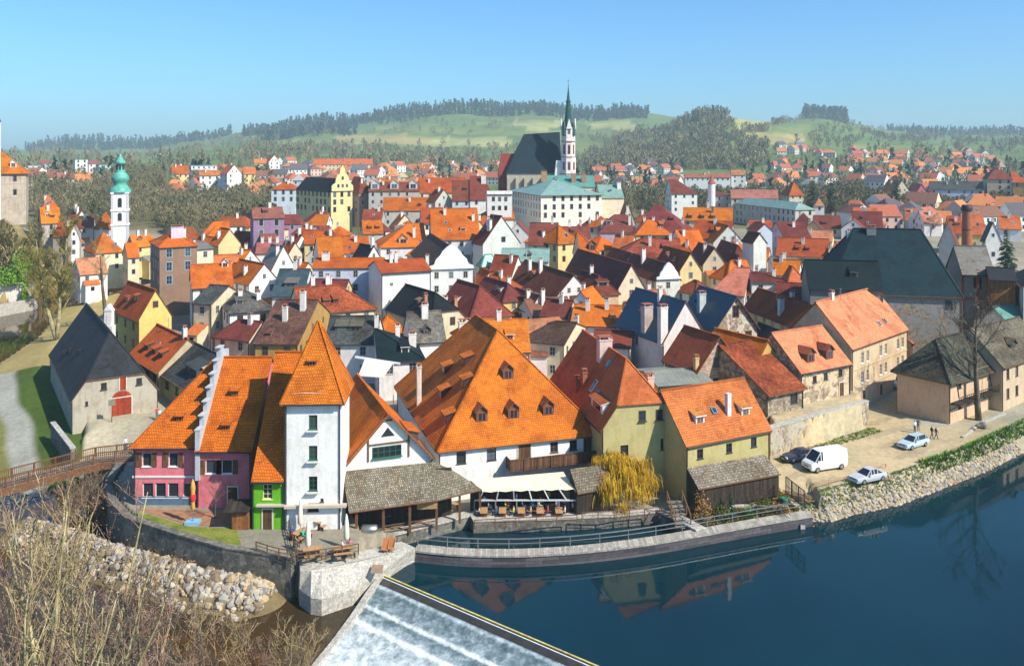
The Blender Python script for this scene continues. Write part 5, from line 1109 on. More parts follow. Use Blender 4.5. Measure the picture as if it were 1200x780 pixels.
TOPS = '''tall brown plastered|272;blank yellow gable|268;white house with a broad|309;white gabled house with orange roof joined|309;old cream lane|334;white house with hipped grey|340;blue slate roofed|315;broad yellow house|351;house with streaky|334;white house with dark green black|370;black teal roofed|384;long pale blue shaded|303;plain white building|304;black roofed house with tan|343;maroon roofed house with salmon|335;maroon roofed house with yellow dormer|332;orange roofed house with two hooded|374;white building with curved|289;tall grey white gable|253;little yellow house with green|294;house with pale green copper|291;big two tier|244;brick red roofed house joined|243;wide orange roofed house|262;orange roofed house beside the black|277;small black roofed|288;small orange house with two dark|258;long orange roofed house below|231;small grey green house|245;yellow house with orange roof and white stepped|270;orange roofed house with white gable right|277;white house with grey metal|288;small orange roofed house with white dormers|284;red roofed row house|284;small white gable house near|275;cream house with low brown|255;dark purple house|243;dim red|251;large yellow granary|209;white blue house|212;pink brown|207;long grey school row|213;long vivid orange|208;orange attic|208;maroon roofed townhouse with grey|222;maroon roof with green copper|211;steep maroon roofed house with a broad|206;orange hip roofed house under|242;cream house with bright orange pyramid|264;steep orange gabled|270;maroon roofed house behind the orange pyramid|261;maroon roofed house right behind|265;lilac walled|251;great house|240;cream house with orange hip in front|257;wide house with mottled|279;yellow gabled house with rusty|296;white gable with wooden|322;maroon roof with salmon hip and wide|323;cream gable and dark|310;white baroque gable|309;small white gable with one|346;house with brown corrugated|349;orange roofed house with two white chimneys|357;low maroon roof|387;house with tan clay|374;cream house with blackened|376;large house with petrol|353;peeling beige|347;house with smooth pale|313;rusty brown|312;plain white house with small|320;white turret house|312;grey roofed house with white gable left|302;long maroon roofed house with orange hip|333;yellow gabled house with striped|357;dark green roofed outbuilding|387;maroon roofed house with small cream|290;maroon house with tiny|287;pale green white house|273;pale gable with teal|264;narrow bluish|262;red barn like|279;salmon orange roofed house behind the red|270;orange hipped house beside the brewery|283;maroon gable with blue|260;orange roofed house with dark dormers|243;rusty roofed house below|258;red roofed cottage|258;long school|237;pale house with maroon roof right of the school|252;long white riverside|302;steep orange roofed church|245;orange pyramid roofed house in front|272;yellow house with orange roof right of the onion|266;maroon roofed house with white gable and chimneys|247;second maroon|253;little orange house|228;large cream municipal|217'''.split(';')
TOPD = dict(q.split('|') for q in TOPS)
def local(q, l):
    """angles in the lists are seen along each house's own line of sight"""
    q['r'] = q.get('r', 0)+math.degrees(math.atan((600-q['c0'][0])/FPX))
    for k, v in TOPD.items():
        if l.startswith(k): q['top'] = float(v)
def add_town():
    for q in TOWN:
        q = dict(q); n = q.pop('n'); l = q.pop('l'); local(q, l); TH[l] = house(n, l, q.pop('c0'), **q)
add_town()
# baroque gable of the granary, balcony of the white gable
H = TH['large yellow granary with blue black roof and baroque gable end']
b = MB(); w = H.w; pr = [(0, 0), (0, 1.8), (.06, 2.6), (.16, 3.0), (.2, 5), (.27, 6.2), (.36, 6.6), (.4, 8.6), (.5, 9.9)]
pts = [(w*x, z) for x, z in pr] + [(w*(1-x), z) for x, z in reversed(pr[:-1])]
b.prism([(x, -.6, z) for x, z in pts], [(x, -.05, z) for x, z in pts]); b.build('baroque_gable', M['plaster'], H.root, H.L(0, 0, H.ze), None, WC['yel2'])
for u, z in ((.3, 2), (.5, 2), (.7, 2), (.5, 5)):
    window(H, 'f', u, z, 1, 1.3, 'dark').location.y -= .6
H = TH['white gable with wooden balcony and long maroon roof']
b = MB(); b.box(H.w*.3, H.w*.9, -1.2, 0, -.9, -.75); b.box(H.w*.3, H.w*.9, -1.2, -1.12, -.74, .2); b.build('balcony', M['wood'], H.root, H.L(0, 0, H.ze))
for l, i0 in (('white building with curved baroque gable and brown side roof', 0), ('white baroque gable with tall chimney and maroon roof', 1)):
    H = TH[l]; w = H.w; k = H.rh
    pr = [(-.02, 0), (0, .14), (.1, .2), (.15, .45), (.24, .62), (.3, .82), (.4, 1.0), (.5, 1.12)]
    pts = [(w*x, z*k) for x, z in pr] + [(w*(1-x), z*k) for x, z in reversed(pr[:-1])]
    b = MB(); b.prism([(x, -.5, z) for x, z in pts], [(x, -.04, z) for x, z in pts]); b.build('baroque_gable', M['plaster'], H.root, H.L(0, 0, H.ze), None, WC['white'])

# small back houses wedged into the gaps of the old town
def back_houses():
    r = random.Random(5); n = 0; cols = (('O', 'orange'), ('OR', 'rust red'), ('MAR', 'maroon'), ('SAO', 'salmon'), ('RBR', 'red brown'), ('O', 'orange'))
    for _ in range(6000):
        if n >= 75: break
        Y = r.uniform(142, 300); px = r.uniform(215, 1010); x = (px-600)/FPX*Y; w, d = r.uniform(5, 8), r.uniform(5, 7.5)
        ok = True
        for cx, cy, hw, hd, rr in ALLH:
            dx, dy = x-cx, Y-cy; u, v = abs(dx*math.cos(rr)+dy*math.sin(rr)), abs(-dx*math.sin(rr)+dy*math.cos(rr))
            if u < hw/2+2.6 and v < hd/2+2.6: ok = False; break
        if not ok or inside(LOWER+[], np.array([x]), np.array([Y]))[0] or (px < 240 and Y < 175): continue
        rc, cn = r.choice(cols); wn, wl_ = r.choice((('white', 'white'), ('cream', 'cream'), ('yel2', 'yellow'), ('white', 'white'))); h = r.uniform(4.2, 6.5); ze = zt(Y)+h; rr = r.choice((-25, 20, 24, 65, -8))-math.degrees(math.atan(x/Y))*0
        cr, sr = math.cos(R(rr)), math.sin(R(rr)); X0_, Y0_ = x-cr*w/2+sr*d/2, Y-sr*w/2-cr*d/2
        house('back_house', 'low %s back house with %s roof wedged between taller old town houses' % (wl_, cn), (600+X0_/Y0_*FPX, PYH+(CAMZ-ze)*FPX/Y0_), Y=Y0_, h=h, r=rr, w=w, d=d, ax=r.choice('xy'), pitch=r.uniform(38, 50), hip=r.choice(((0, 0), (0, 0), (1, 1), (1, 0))), roof=rc, wall=wn, ch=r.choice((0, 1, 1)), group='low back houses in the gaps of the old town'); n += 1
back_houses()
# ---------------------------------------------------------------- church and towers
def church():
    Y = 372.0
    def W(px, py, y=Y): return P(px, py, y)
    a = W(592, 203); root = thing('parish_church', 'gothic church with steep dark roof and slender white tower with green spire', 'church', (W(628, 203).x, Y+6, 9), R(3))
    o = root.location; L = lambda x, y, z: (x, y-0, z-9)
    x0, x1 = a.x-o.x, W(657, 203).x-o.x; ze = a.z; D = 15.0
    b = MB(); b.box(x0+.4, x1, -D/2+.5, D/2-.5, -3, ze-9-.02); 
    for i in range(7): x = x0+1+(x1-x0-2)*i/6; b.box(x-.6, x+.6, -D/2-1.2, -D/2+.45, -3, ze-9-2)
    b.build('wall', M['plaster'], root, None, None, WC['stone'])
    zt0, zt1 = W(617, 157).z-9, W(655, 153).z-9; z = ze-9
    b = MB(); A = [(x0, -D/2, z), (x1, -D/2, z), (x1, D/2, z), (x0, D/2, z)]; r0 = (W(614, 155).x-o.x, 0, zt0); r1 = (x1, 0, zt0+1.0)
    b.face([A[0], A[1], r1, r0]); b.face([A[2], A[3], r0, r1]); b.face([A[3], A[0], r0]); b.face([A[1], A[2], r1])
    b.build('roof', M['slate'], root, None, None, (.006, .03, .045))
    xr0, xr1 = W(583, 203).x-o.x, W(602, 203).x-o.x; b = MB(); zz = W(588, 180).z-9
    b.face([(xr0, -4, z-1), (xr1, -4, z-1), (xr1, 0, zz), (xr0+1.5, 0, zz)]); b.face([(xr1, 4, z-1), (xr0, 4, z-1), (xr0+1.5, 0, zz), (xr1, 0, zz)]); b.face([(xr0, 4, z-1), (xr0, -4, z-1), (xr0+1.5, 0, zz)]); b.box(xr0+.3, xr1, -3.8, 3.8, -3, z-1.1, 0)
    b.build('side_roof', M['tilered'], root, None, None, (.28, .05, .04))
    # west front wall beside the tower
    b = MB(); xa, xb = W(641, 210).x-o.x, W(656, 210).x-o.x; b.prism([(xa, -D/2-3, -3), (xb, -D/2-3, -3), (xb, -D/2, -3), (xa, -D/2, -3)], [(xb-2.2, -D/2-3, W(650, 188).z-9), (xb, -D/2-3, W(650, 188).z-9), (xb, -D/2, W(650, 188).z-9), (xb-2.2, -D/2, W(650, 188).z-9)])
    b.build('gable_wall', M['plaster'], root, None, None, WC['white'])
    # tower
    cx, cy = W(664, 200).x-o.x, -D/2-2.6; S = 3.05
    zs = [W(664, y).z-9 for y in (224, 184, 166, 149)]
    b = MB(); oct_ = lambda r: [(cx+r*math.cos(R(22.5+45*i)), cy+r*math.sin(R(22.5+45*i))) for i in range(8)]
    b.poly(oct_(S*1.08), -4, zs[1]); b.poly(oct_(S), zs[1]+.003, zs[2]+6)
    for i in range(4):
        t = R(45*i*2-90); nx, ny = math.cos(t), math.sin(t); q = Vector((cx+nx*S*.93, cy+ny*S*.93, 0)); s = Vector((-ny, nx, 0))
        g = [q-s*1.2+Vector((0, 0, zs[2]+5.4)), q+s*1.2+Vector((0, 0, zs[2]+5.4)), q+Vector((0, 0, zs[2]+9.8))]; n_ = Vector((nx, ny, 0))*.4
        b.prism([tuple(p) for p in g], [tuple(p+n_) for p in g])
    tw = b.build('tower', M['plaster'], root, None, None, (.80, .74, .72))
    for zc in (zs[1]+.1, zs[2]+.1, zs[1]-7.2):
        b = MB(); b.poly(oct_(S*1.16), zc-.16, zc+.16); b.build('cornice', M['trim'], tw, None, None, (.45, .17, .17))
    for zc, hh in ((zs[1]-3.8, 3.6), (zs[2]-3.4, 4.2), (zs[2]+5.2, 4.2)):
        for i in range(3):
            t = R(-90+45*(i-1)); nx, ny = math.cos(t), math.sin(t); ap = S*math.cos(R(22.5))*(1.08 if zc < zs[1] else 1)
            b = MB(); b.box(-.62, .62, -.06, .03, -hh/2, hh/2); b.face([(-.38, -.07, -hh/2+.2), (.38, -.07, -hh/2+.2), (.38, -.07, hh/2-.7), (0, -.07, hh/2-.1), (-.38, -.07, hh/2-.7)], 1)
            b.build('lancet_window', [M['trim'], M['glass']], tw, (cx+nx*ap, cy+ny*ap, zc), t+math.pi/2, (.45, .13, .13))
    for i in (-1, 1):
        t = R(-90+45*i); ap = S*math.cos(R(22.5)); b = MB(); b.lathe([(0, .05), (.85, .05), (.85, 0)], n=16); b.lathe([(0, .06), (.7, .06)], n=16, mat=1)
        c = b.build('clock_face', [mat_plain('gilt_%d' % i, (.5, .34, .08), .5), M['dark']], tw, (cx+math.cos(t)*(ap+.03), cy+math.sin(t)*(ap+.03), zs[2]+4.4)); c.rotation_euler = (R(90), 0, t+math.pi/2)
    zb = zs[2]+6; zt_ = W(664, 97).z-9
    b = MB(); b.lathe([(S*.98, zb), (S*.8, zb+.9), (S*.55, zb+3.5), (1.35, zb+6.5), (.95, zb+10), (.85, zb+10.7), (1.1, zb+10.9), (1.1, zb+11.5), (.72, zb+11.9), (.45, zb+14.5), (.16, zb+17.3), (.05, zt_-1.5), (.0, zt_)], (cx, cy, 0), 8, rot=R(22.5), smooth=False)
    for i in range(4):
        t = R(90*i+45); q = (cx+math.cos(t)*S*.92, cy+math.sin(t)*S*.92, 0); b.lathe([(.85, zb-3.6), (.85, zb+.6), (.0, zb+3.0)], q, 6)
    sp = b.build('spire', mat_plain('green_black_copper', (.02, .075, .06), .5, var=.3), root)
    b = MB(); b.bar((cx, cy, zt_-1.6), (cx, cy, zt_+1.2), .12); b.bar((cx-.6, cy, zt_+.5), (cx+.6, cy, zt_+.5), .12); b.lathe([(0, -.3), (.3, 0), (0, .3)], (cx, cy, zt_-1.7), 8); b.build('cross', M['dark'], sp)
church()
def onion_tower():
    Y = 276.0; p = P(141, 290, Y); root = thing('onion_tower', 'white square church tower with bulbous green copper helm', 'tower', (p.x, Y, 4), R(21)); z = lambda py: CAMZ-(py-PYH)*Y/FPX-4
    S = 2.45; b = MB(); b.box(-S, S, -S, S, -2, z(225)); tw = b.build('shaft', M['plaster'], root, None, None, (.8, .79, .8))
    for x in (-S+.25, S-.25):
        b = MB(); b.box(x-.35, x+.35, -S-.14, -S-.01, -2, z(226)); b.build('pilaster', M['trim'], tw, None, None, (.5, .5, .55))
    for zz in (z(226), z(246), z(263)):
        b = MB(); b.box(-S-.3, S+.3, -S-.3, S+.3, zz-.2, zz+.25); b.build('cornice', M['trim'], tw, None, None, (.78, .77, .78))
    for zz, h in ((z(237), 3), (z(253.5), 2.6)):
        b = MB(); b.box(-.8, .8, -.08, .02, -h/2-.2, h/2+.3); b.face([(-.6, -.09, -h/2)]+[(.6*math.cos(t*math.pi/6), -.09, h/2-.5+.6*math.sin(t*math.pi/6)) for t in range(0, 7)][::1]+[] if False else [(-.6, -.09, -h/2), (.6, -.09, -h/2), (.6, -.09, h/2-.4), (.3, -.09, h/2), (-.3, -.09, h/2), (-.6, -.09, h/2-.4)], 1)
        b.build('belfry_window', [M['trim'], M['glass']], tw, (0, -S-.02, zz), 0, (.7, .69, .7))
    cop = mat_plain('verdigris', (.10, .38, .30), .5, var=.35, scale=.9)
    b = MB(); f = z
    b.lathe([(S*1.42, f(225)), (S*1.35, f(222)), (S*1.05, f(219)), (.82*S, f(216)), (.95*S, f(213.5)), (1.15*S, f(210)), (1.12*S, f(207)), (.8*S, f(203)), (.62*S, f(201)), (.7*S, f(200)), (.55*S, f(199.5)), (.5*S, f(192.5)), (.68*S, f(192)), (.66*S, f(190)), (.5*S, f(187.5)), (.25*S, f(184)), (.08*S, f(181)), (.03*S, f(177))], n=8, rot=R(22.5))
    h = b.build('helm', cop, root)
    for i in range(8):
        t = R(45*i); b = MB(); b.box(-.32, .32, -.05, .05, f(199), f(193.2)); b.build('lantern_opening', M['dark'], h, (math.cos(t)*S*.515, math.sin(t)*S*.515, 0), t+math.pi/2)
    b = MB(); b.bar((0, 0, f(178)), (0, 0, f(175.5)), .1); b.lathe([(0, -.25), (.25, 0), (0, .25)], (0, 0, f(178.5)), 8); b.bar((-.3, 0, f(176.3)), (.3, 0, f(176.3)), .08); b.build('cross', M['dark'], h)
onion_tower()
# castle wing on the rock
CA = house('castle_wing', 'sgraffito painted castle wing with orange hip roof on the rock', (-40, 203.5), Y=246, h=11, r=27, x1=30.5, d=14, rh=6.4, hip=(0, 1), roof='OB', wall=(.58, .50, .40), wmat='plold', ch=0, o=.6, base=21, below=4, trim='brown', win=[('f', u, z, 1.0, 1.7, 'brown') for u in (.4, .81) for z in (-2.0, -6.0)], dorm=[('f', .78, .2, 1.6, 1.5, 'gable', (.75, .73, .68))])
b = MB()
for i in range(18): b.box(.3+i*.96, .36+i*.96, -.03, -.01, -11, -.4)
for z in (-3.6, -7.6, -.5): b.box(0, CA.w, -.04, -.015, z-.08, z+.08)
b.build('painted_joints', M['trim'], CA.root, CA.L(0, 0, CA.ze), None, (.42, .33, .27))
def castle_mast():
    p = P(-2, 135, 232); root = thing('castle_turret', 'white castle turret with dark tip at the left picture edge', 'turret', (p.x, p.y, 24)); z = lambda y: CAMZ-(y-PYH)*.232-24
    b = MB(); b.lathe([(.6, -4), (.55, z(143))], n=10); b.build('shaft', M['plaster'], root, None, None, WC['white']); b = MB(); b.lathe([(.7, z(143)), (.3, z(138)), (.08, z(129)), (0, z(128))], n=10); b.build('cap', M['dark'], root)
castle_mast()
# ---------------------------------------------------------------- quays, pier, walkway, bridges
def offset_line(pts, d):
    out = []
    for i in range(len(pts)):
        a = Vector(pts[max(0, i-1)][:2]); b_ = Vector(pts[min(len(pts)-1, i+1)][:2]); t = (b_-a).normalized(); out.append((pts[i][0]-t.y*d, pts[i][1]+t.x*d))
    return out
def strip(b, pts, d0, d1, z0, z1, mat=0, top=None):
    """a wall of constant section along a polyline; z1 may be a list"""
    A, B = offset_line(pts, d0), offset_line(pts, d1); n = len(pts)
    zz = z1 if hasattr(z1, '__len__') else [z1]*n; zl = z0 if hasattr(z0, '__len__') else [z0]*n
    for i in range(n-1):
        a0, a1, b0, b1 = A[i], A[i+1], B[i], B[i+1]
        if d1 > d0: a0, a1, b0, b1 = b0, b1, a0, a1
        b.face([(*a0, zz[i]), (*b0, zz[i]), (*b1, zz[i+1]), (*a1, zz[i+1])], mat if top is None else top)
        b.face([(*a0, zl[i]), (*a0, zz[i]), (*a1, zz[i+1]), (*a1, zl[i+1])], mat); b.face([(*b0, zz[i]), (*b0, zl[i]), (*b1, zl[i+1]), (*b1, zz[i+1])], mat)
    for i, f in ((0, 1), (n-1, -1)):
        q = [(*A[i], zl[i]), (*B[i], zl[i]), (*B[i], zz[i]), (*A[i], zz[i])]; b.face(q[::f], mat)
def wall_thing(name, label, pts, d0, d1, z0, z1, mat, cope=None, cat='wall', over=.08, col=None):
    root = thing(name, label, cat, (pts[0][0], pts[0][1], 0)); q = [(p[0]-pts[0][0], p[1]-pts[0][1]) for p in pts]
    b = MB(); strip(b, q, d0, d1, z0, z1); b.build('wall_body', mat, root, color=col)
    if cope:
        b = MB(); s = 1 if d1 > d0 else -1; zz = [z+.004 for z in z1] if hasattr(z1, '__len__') else z1+.004
        strip(b, q, d0-s*over, d1+s*over, zz, [z+.16 for z in zz] if hasattr(zz, '__len__') else zz+.16); b.build('coping', cope, root, color=(.5, .47, .41))
    return root
GWL = [(-47.6, 104.5), (-46.1, 98), (-43.1, 93.2), (-39.8, 89.3), (-33.0, 85.4), (-27.5, 82.6), (-20.4, 80.4)]
wall_thing('garden_wall', 'tall dark stone river wall below the pink house garden', GWL, -.75, .0, -6.4, .1, M['quay'], M['quay'], over=.04)
QP = [xy(432, 645, -2.5), xy(548, 615, -2.5), xy(556, 621, -2.5), xy(640, 619, -2.5), xy(720, 615, -2.5), xy(770, 610, -2.5), xy(800, 622, -2.5), xy(822, 634, -2.5)]
wall_thing('mill_race_wall', 'low stone quay of the narrow mill race before the terraces', QP, -.7, .45, -4.6, -1.30, M['quay'], M['pale'])
wall_thing('retaining_wall', 'weathered rendered retaining wall behind the parked cars', [xy(903, 534, 0), xy(1018, 497, 0)], 0, .7, -1, [3.4, 3.2], M['peel'], M['pale'], col=(.42, .38, .3))
wall_thing('retaining_wall', 'low stone parapet wall beside the two walkers on the square', [xy(88, 532, 0), xy(64, 501, 0)], 0, .5, -3, .75, M['quay'], M['pale'])
wall_thing('bridge_abutment', 'shaded stone abutment under the wooden footbridge', [(-53, 106.2), (-47.6, 104.6)], -.4, .4, -6, .05, M['quay'])
def pier():
    root = thing('stone_pier', 'pale rounded stone pier at the left end of the weir', 'pier', (-16, 81, -5))
    Op = [xy(349, 678, -2.2), xy(351, 690, -2.2), xy(364, 700, -2.2), xy(377, 702, -2.2), xy(413, 690, -2.2), xy(441, 675, -2.2), xy(487, 654, -2.2)]
    Ip = [xy(347, 667, -.5), xy(352, 669, -.5), xy(365, 668, -.5), xy(377, 666, -.5), xy(413, 660, -.5), xy(436, 654, -.5), xy(486, 641, -.9)]
    Ip[0] = (Op[0][0], Op[0][1]+.5)
    L = lambda p, z: (p[0]+16, p[1]-81, z+5); b = MB(); n = len(Op); zi = [-.5]*(n-1)+[-.9]
    for i in range(n-1):
        b.face([L(Op[i], -2.2), L(Op[i+1], -2.2), L(Ip[i+1], zi[i+1]), L(Ip[i], zi[i])]); b.face([L(Op[i], -6.5), L(Op[i+1], -6.5), L(Op[i+1], -2.2), L(Op[i], -2.2)])
    tp = [Ip[i] for i in range(n)]+[xy(470, 634, -.9), xy(425, 645, -.5), xy(345, 650, -.5)]
    b.face([L(p, z) for p, z in zip(tp, zi+[-.9, -.5, -.5])])
    b.face([L(Op[-1], -6.5), L(tp[n], -6.5), L(tp[n], -.9), L(Ip[-1], -.9), L(Op[-1], -2.2)]); b.face([L(tp[n], -6.5), L(tp[n+1], -6.5), L(tp[n+1], -.5), L(tp[n], -.9)])
    b.face([L(tp[-1], -6.5), L(Op[0], -6.5), L(Op[0], -2.2), L(Ip[0], -.5), L(tp[-1], -.5)])
    b.build('pier_body', M['pale'], root)
    q = xy(442, 668, -.9); b = MB(); b.box(-.55, .55, -.5, .5, 0, .012); o = b.build('diamond_slab', mat_plain('brown_slab', (.26, .17, .12), .8), root, L(q, -1.02), R(45))
    o.location = L(xy(442, 667, -1.1), -1.1+.05); o.rotation_euler = (R(20), 0, R(0))
    A = C1+WN*.2; wl = [tuple(C1+WN*.1-WE*.6), tuple(C1+WN*12-WE*.6)]; b = MB(); b.poly([L(p, 0)[:2] for p in offset_line(wl, -.25)+offset_line(wl, .25)[::-1]], -1.5, 2.62)
    # side wall stepping down with the weir
    b = MB(); pr = [(0, -2.2), (3, -2.5), (6, -3.0), (9, -3.3), (13, -3.45)]
    for (s0, z0), (s1, z1) in zip(pr[:-1], pr[1:]):
        p0, p1 = C1+WN*s0+WE*(.396*s0-.75), C1+WN*s1+WE*(.396*s1-.75); d = WE*.28
        lo = [L((p0-d), -6.5), L((p1-d), -6.5), L((p1+d), -6.5), L((p0+d), -6.5)]; hi = [L((p0-d), z0), L((p1-d), z1), L((p1+d), z1), L((p0+d), z0)]
        b.prism(lo[::-1], hi[::-1])
    b.build('weir_side_wall', M['pale'], root)
pier()
WK = [xy(487, 641, -1.35), xy(540, 646, -1.35), xy(600, 647, -1.35), xy(640, 645.5, -1.35), xy(677, 643, -1.35), xy(716, 639, -1.35), xy(754, 634, -1.35), xy(792, 628, -1.35), xy(831, 621, -1.35), xy(865, 615, -1.35), xy(899, 609, -1.35), xy(948, 601, -1.35)]
def smooth_line(pts, k=4):
    out = []; n = len(pts)
    for i in range(n-1):
        p0, p1, p2, p3 = (Vector(pts[max(0, min(n-1, j))]) for j in (i-1, i, i+1, i+2))
        for s in range(k):
            t = s/k; out.append(tuple(.5*((2*p1)+(p2-p0)*t+(2*p0-5*p1+4*p2-p3)*t*t+(3*p1-p0-3*p2+p3)*t**3)))
    out.append(tuple(pts[-1])); return out
def rail(root, pts, z, h, step, mat, post=.07, rails=(1.0, .55), name='railing', top=.09, zf=None, infill=None):
    """posts and rails along a polyline, each post its own mesh"""
    P_ = [Vector((p[0], p[1], (z if zf is None else zf(i)))) for i, p in enumerate(pts)]; L = [0]
    for a, c in zip(P_[:-1], P_[1:]): L.append(L[-1]+(c-a).length)
    def at(s):
        for i in range(len(P_)-1):
            if s <= L[i+1]+1e-6: return P_[i].lerp(P_[i+1], (s-L[i])/max(1e-6, L[i+1]-L[i]))
        return P_[-1]
    n = max(2, round(L[-1]/step)+1); o = root.location
    pm = MB(); pm.box(-post/2, post/2, -post/2, post/2, 0, h); me = pm.mesh('post', mat)
    for i in range(n): mobj('post', me, root, at(L[-1]*i/(n-1))-o)
    b = MB()
    for r in rails:
        for a, c in zip(P_[:-1], P_[1:]): b.bar(a-o+Vector((0, 0, h*r)), c-o+Vector((0, 0, h*r)), top if r == max(rails) else top*.6)
    b.build('rail', mat, root)
    if infill:
        b = MB(); s = 0
        while s < L[-1]: p = at(s)-o; b.box(p.x-.025, p.x+.025, p.y-.025, p.y+.025, p.z+.08, p.z+h*.97); s += infill
        b.build('balusters', mat, root)
def walkway():
    W = smooth_line(WK); root = thing('walkway', 'long curved plank walkway between the river pool and the mill race', 'walkway', (W[0][0], W[0][1], -1.35)); o = (W[0][0], W[0][1])
    q = [(p[0]-o[0], p[1]-o[1]) for p in W]
    b = MB(); strip(b, q, -.72, .8, -.16, 0); b.build('deck', mat_wood('pale_planks', (.43, .40, .35), .26, var=.35), root)
    b = MB(); strip(b, q, -.64, .5, -3.2, -.165); b.build('plank_wall', mat_wood('wet_blue_planks', (.12, .11, .12), .3, True, .5), root)
    q2 = offset_line(W, .72); rail(root, q2, -1.34, 1.0, 3.0, M['steel'])
walkway()
def bridge():
    W = [(-47.0, 106.8), (-51.2, 105.2), (-58.5, 97.0), (-76, 79), (-92, 63)]; root = thing('footbridge', 'brown wooden footbridge with slatted railings over the river', 'bridge', (W[0][0], W[0][1], .3)); o = W[0]
    q = [(p[0]-o[0], p[1]-o[1]) for p in W]
    b = MB(); strip(b, q, -1.1, 1.1, -.2, 0); b.build('deck', mat_wood('bridge_planks', (.28, .22, .17), .2, var=.3), root)
    for s in (-1, 1):
        b = MB(); strip(b, q, s*1.12, s*1.3, -.95, -.1); b.build('side_beam', M['timber'], root)
        rail(root, offset_line(W, s*1.2), .3, 1.15, 2.4, M['timber'], .13, (1.0, .12), top=.12, infill=.22)
    b = MB()
    for t in (.35, .6, .85):
        p = Vector(q[1]).lerp(Vector(q[3]), t)
        for s in (-1, 1): b.bar((p.x+s*.7, p.y-s*.7, -6), (p.x+s*.9, p.y-s*.9, -.95), .3)
    b.build('trestle', M['timber'], root)
bridge()
def far_bridge():
    a, c = P(128, 319, 283), P(190, 326, 268); root = thing('road_bridge', 'dark covered wooden bridge over the river beyond the trees', 'bridge', (a.x, a.y, a.z)); d = c-a
    b = MB(); b.bar((0, 0, -.6), d+Vector((0, 0, -.6)), 3, .6); b.build('deck', M['woodd'], root)
    b = MB(); b.bar((0, -1.4, .6), d+Vector((0, -1.4, .6)), .2, 1.8); b.build('parapet', M['woodd'], root)
    b = MB()
    for t in (.2, .7): p = d*t; b.box(p.x-.9, p.x+.9, p.y-1.4, p.y+1.4, -8, -.9)
    b.build('pier', M['plaster'], root, color=(.6, .58, .55))
far_bridge()

# ---------------------------------------------------------------- terraces
def canopy():
    A, B, C_ = Vector(G(409, 600, 1.9)), Vector(G(513, 585.5, 1.9)), Vector(G(565, 573, 1.8)); D, E = Vector(G(401, 552, 4.5)), Vector(G(508, 541, 4.4)); F = Vector(G(528, 549, 3.7))
    root = thing('shingle_canopy', 'big wooden terrace canopy roofed with grey shingles beside the tower', 'canopy', (A.x, A.y, -1.35)); o = root.location
    b = MB(); t = Vector((0, 0, -.14))
    for f in ([A, B, E, D], [B, C_, F, E]):
        f = [p-o for p in f]; b.face(f, 0); b.face([p+t for p in reversed(f)], 1)
        for i in range(4): p, q = f[i], f[(i+1) % 4]; b.face([p+t, q+t, q, p], 1)
    b.build('roof', [M['shingle'], M['timber']], root, color=(.30, .265, .20))
    for s in (.06, .36, .66, .97): p = A.lerp(B, s)-o+Vector((.1, .5, 0)); b = MB(); b.box(p.x-.12, p.x+.12, p.y-.12, p.y+.12, 0, p.z-.1); b.build('post', M['timber'], root)
    for s in (.5, .97): p = B.lerp(C_, s)-o+Vector((-.1, .4, 0)); b = MB(); b.box(p.x-.12, p.x+.12, p.y-.12, p.y+.12, 0, p.z-.1); b.build('post', M['timber'], root)
    b = MB(); p0, p1 = A-o+Vector((.4, .9, -1.9)), B-o+Vector((-.2, .9, -1.9))
    for h in (.35, .7, 1.0): b.bar((p0.x, p0.y, h), (p1.x, p1.y, h), .07)
    b.build('rail', M['timber'], root)
    b = MB(); d0, d1 = D-o+Vector((.3, -.3, 0)), E-o+Vector((2, -.3, 0)); b.face([(d0.x, d0.y, 0), (d1.x, d1.y, 0), (d1.x, d1.y, 5.3), (d0.x, d0.y, 5.3)]); b.build('dark_backing', M['woodd'], root)  # dark sheet standing in for the shade inside; the house walls are behind
    p = B-o; b = MB(); b.bar((p.x-2.2, p.y+.2, p.z-.7), (p.x-.1, p.y+.25, p.z-.62), .06, .75); b.build('hanging_board', M['timberl'], root)
canopy()
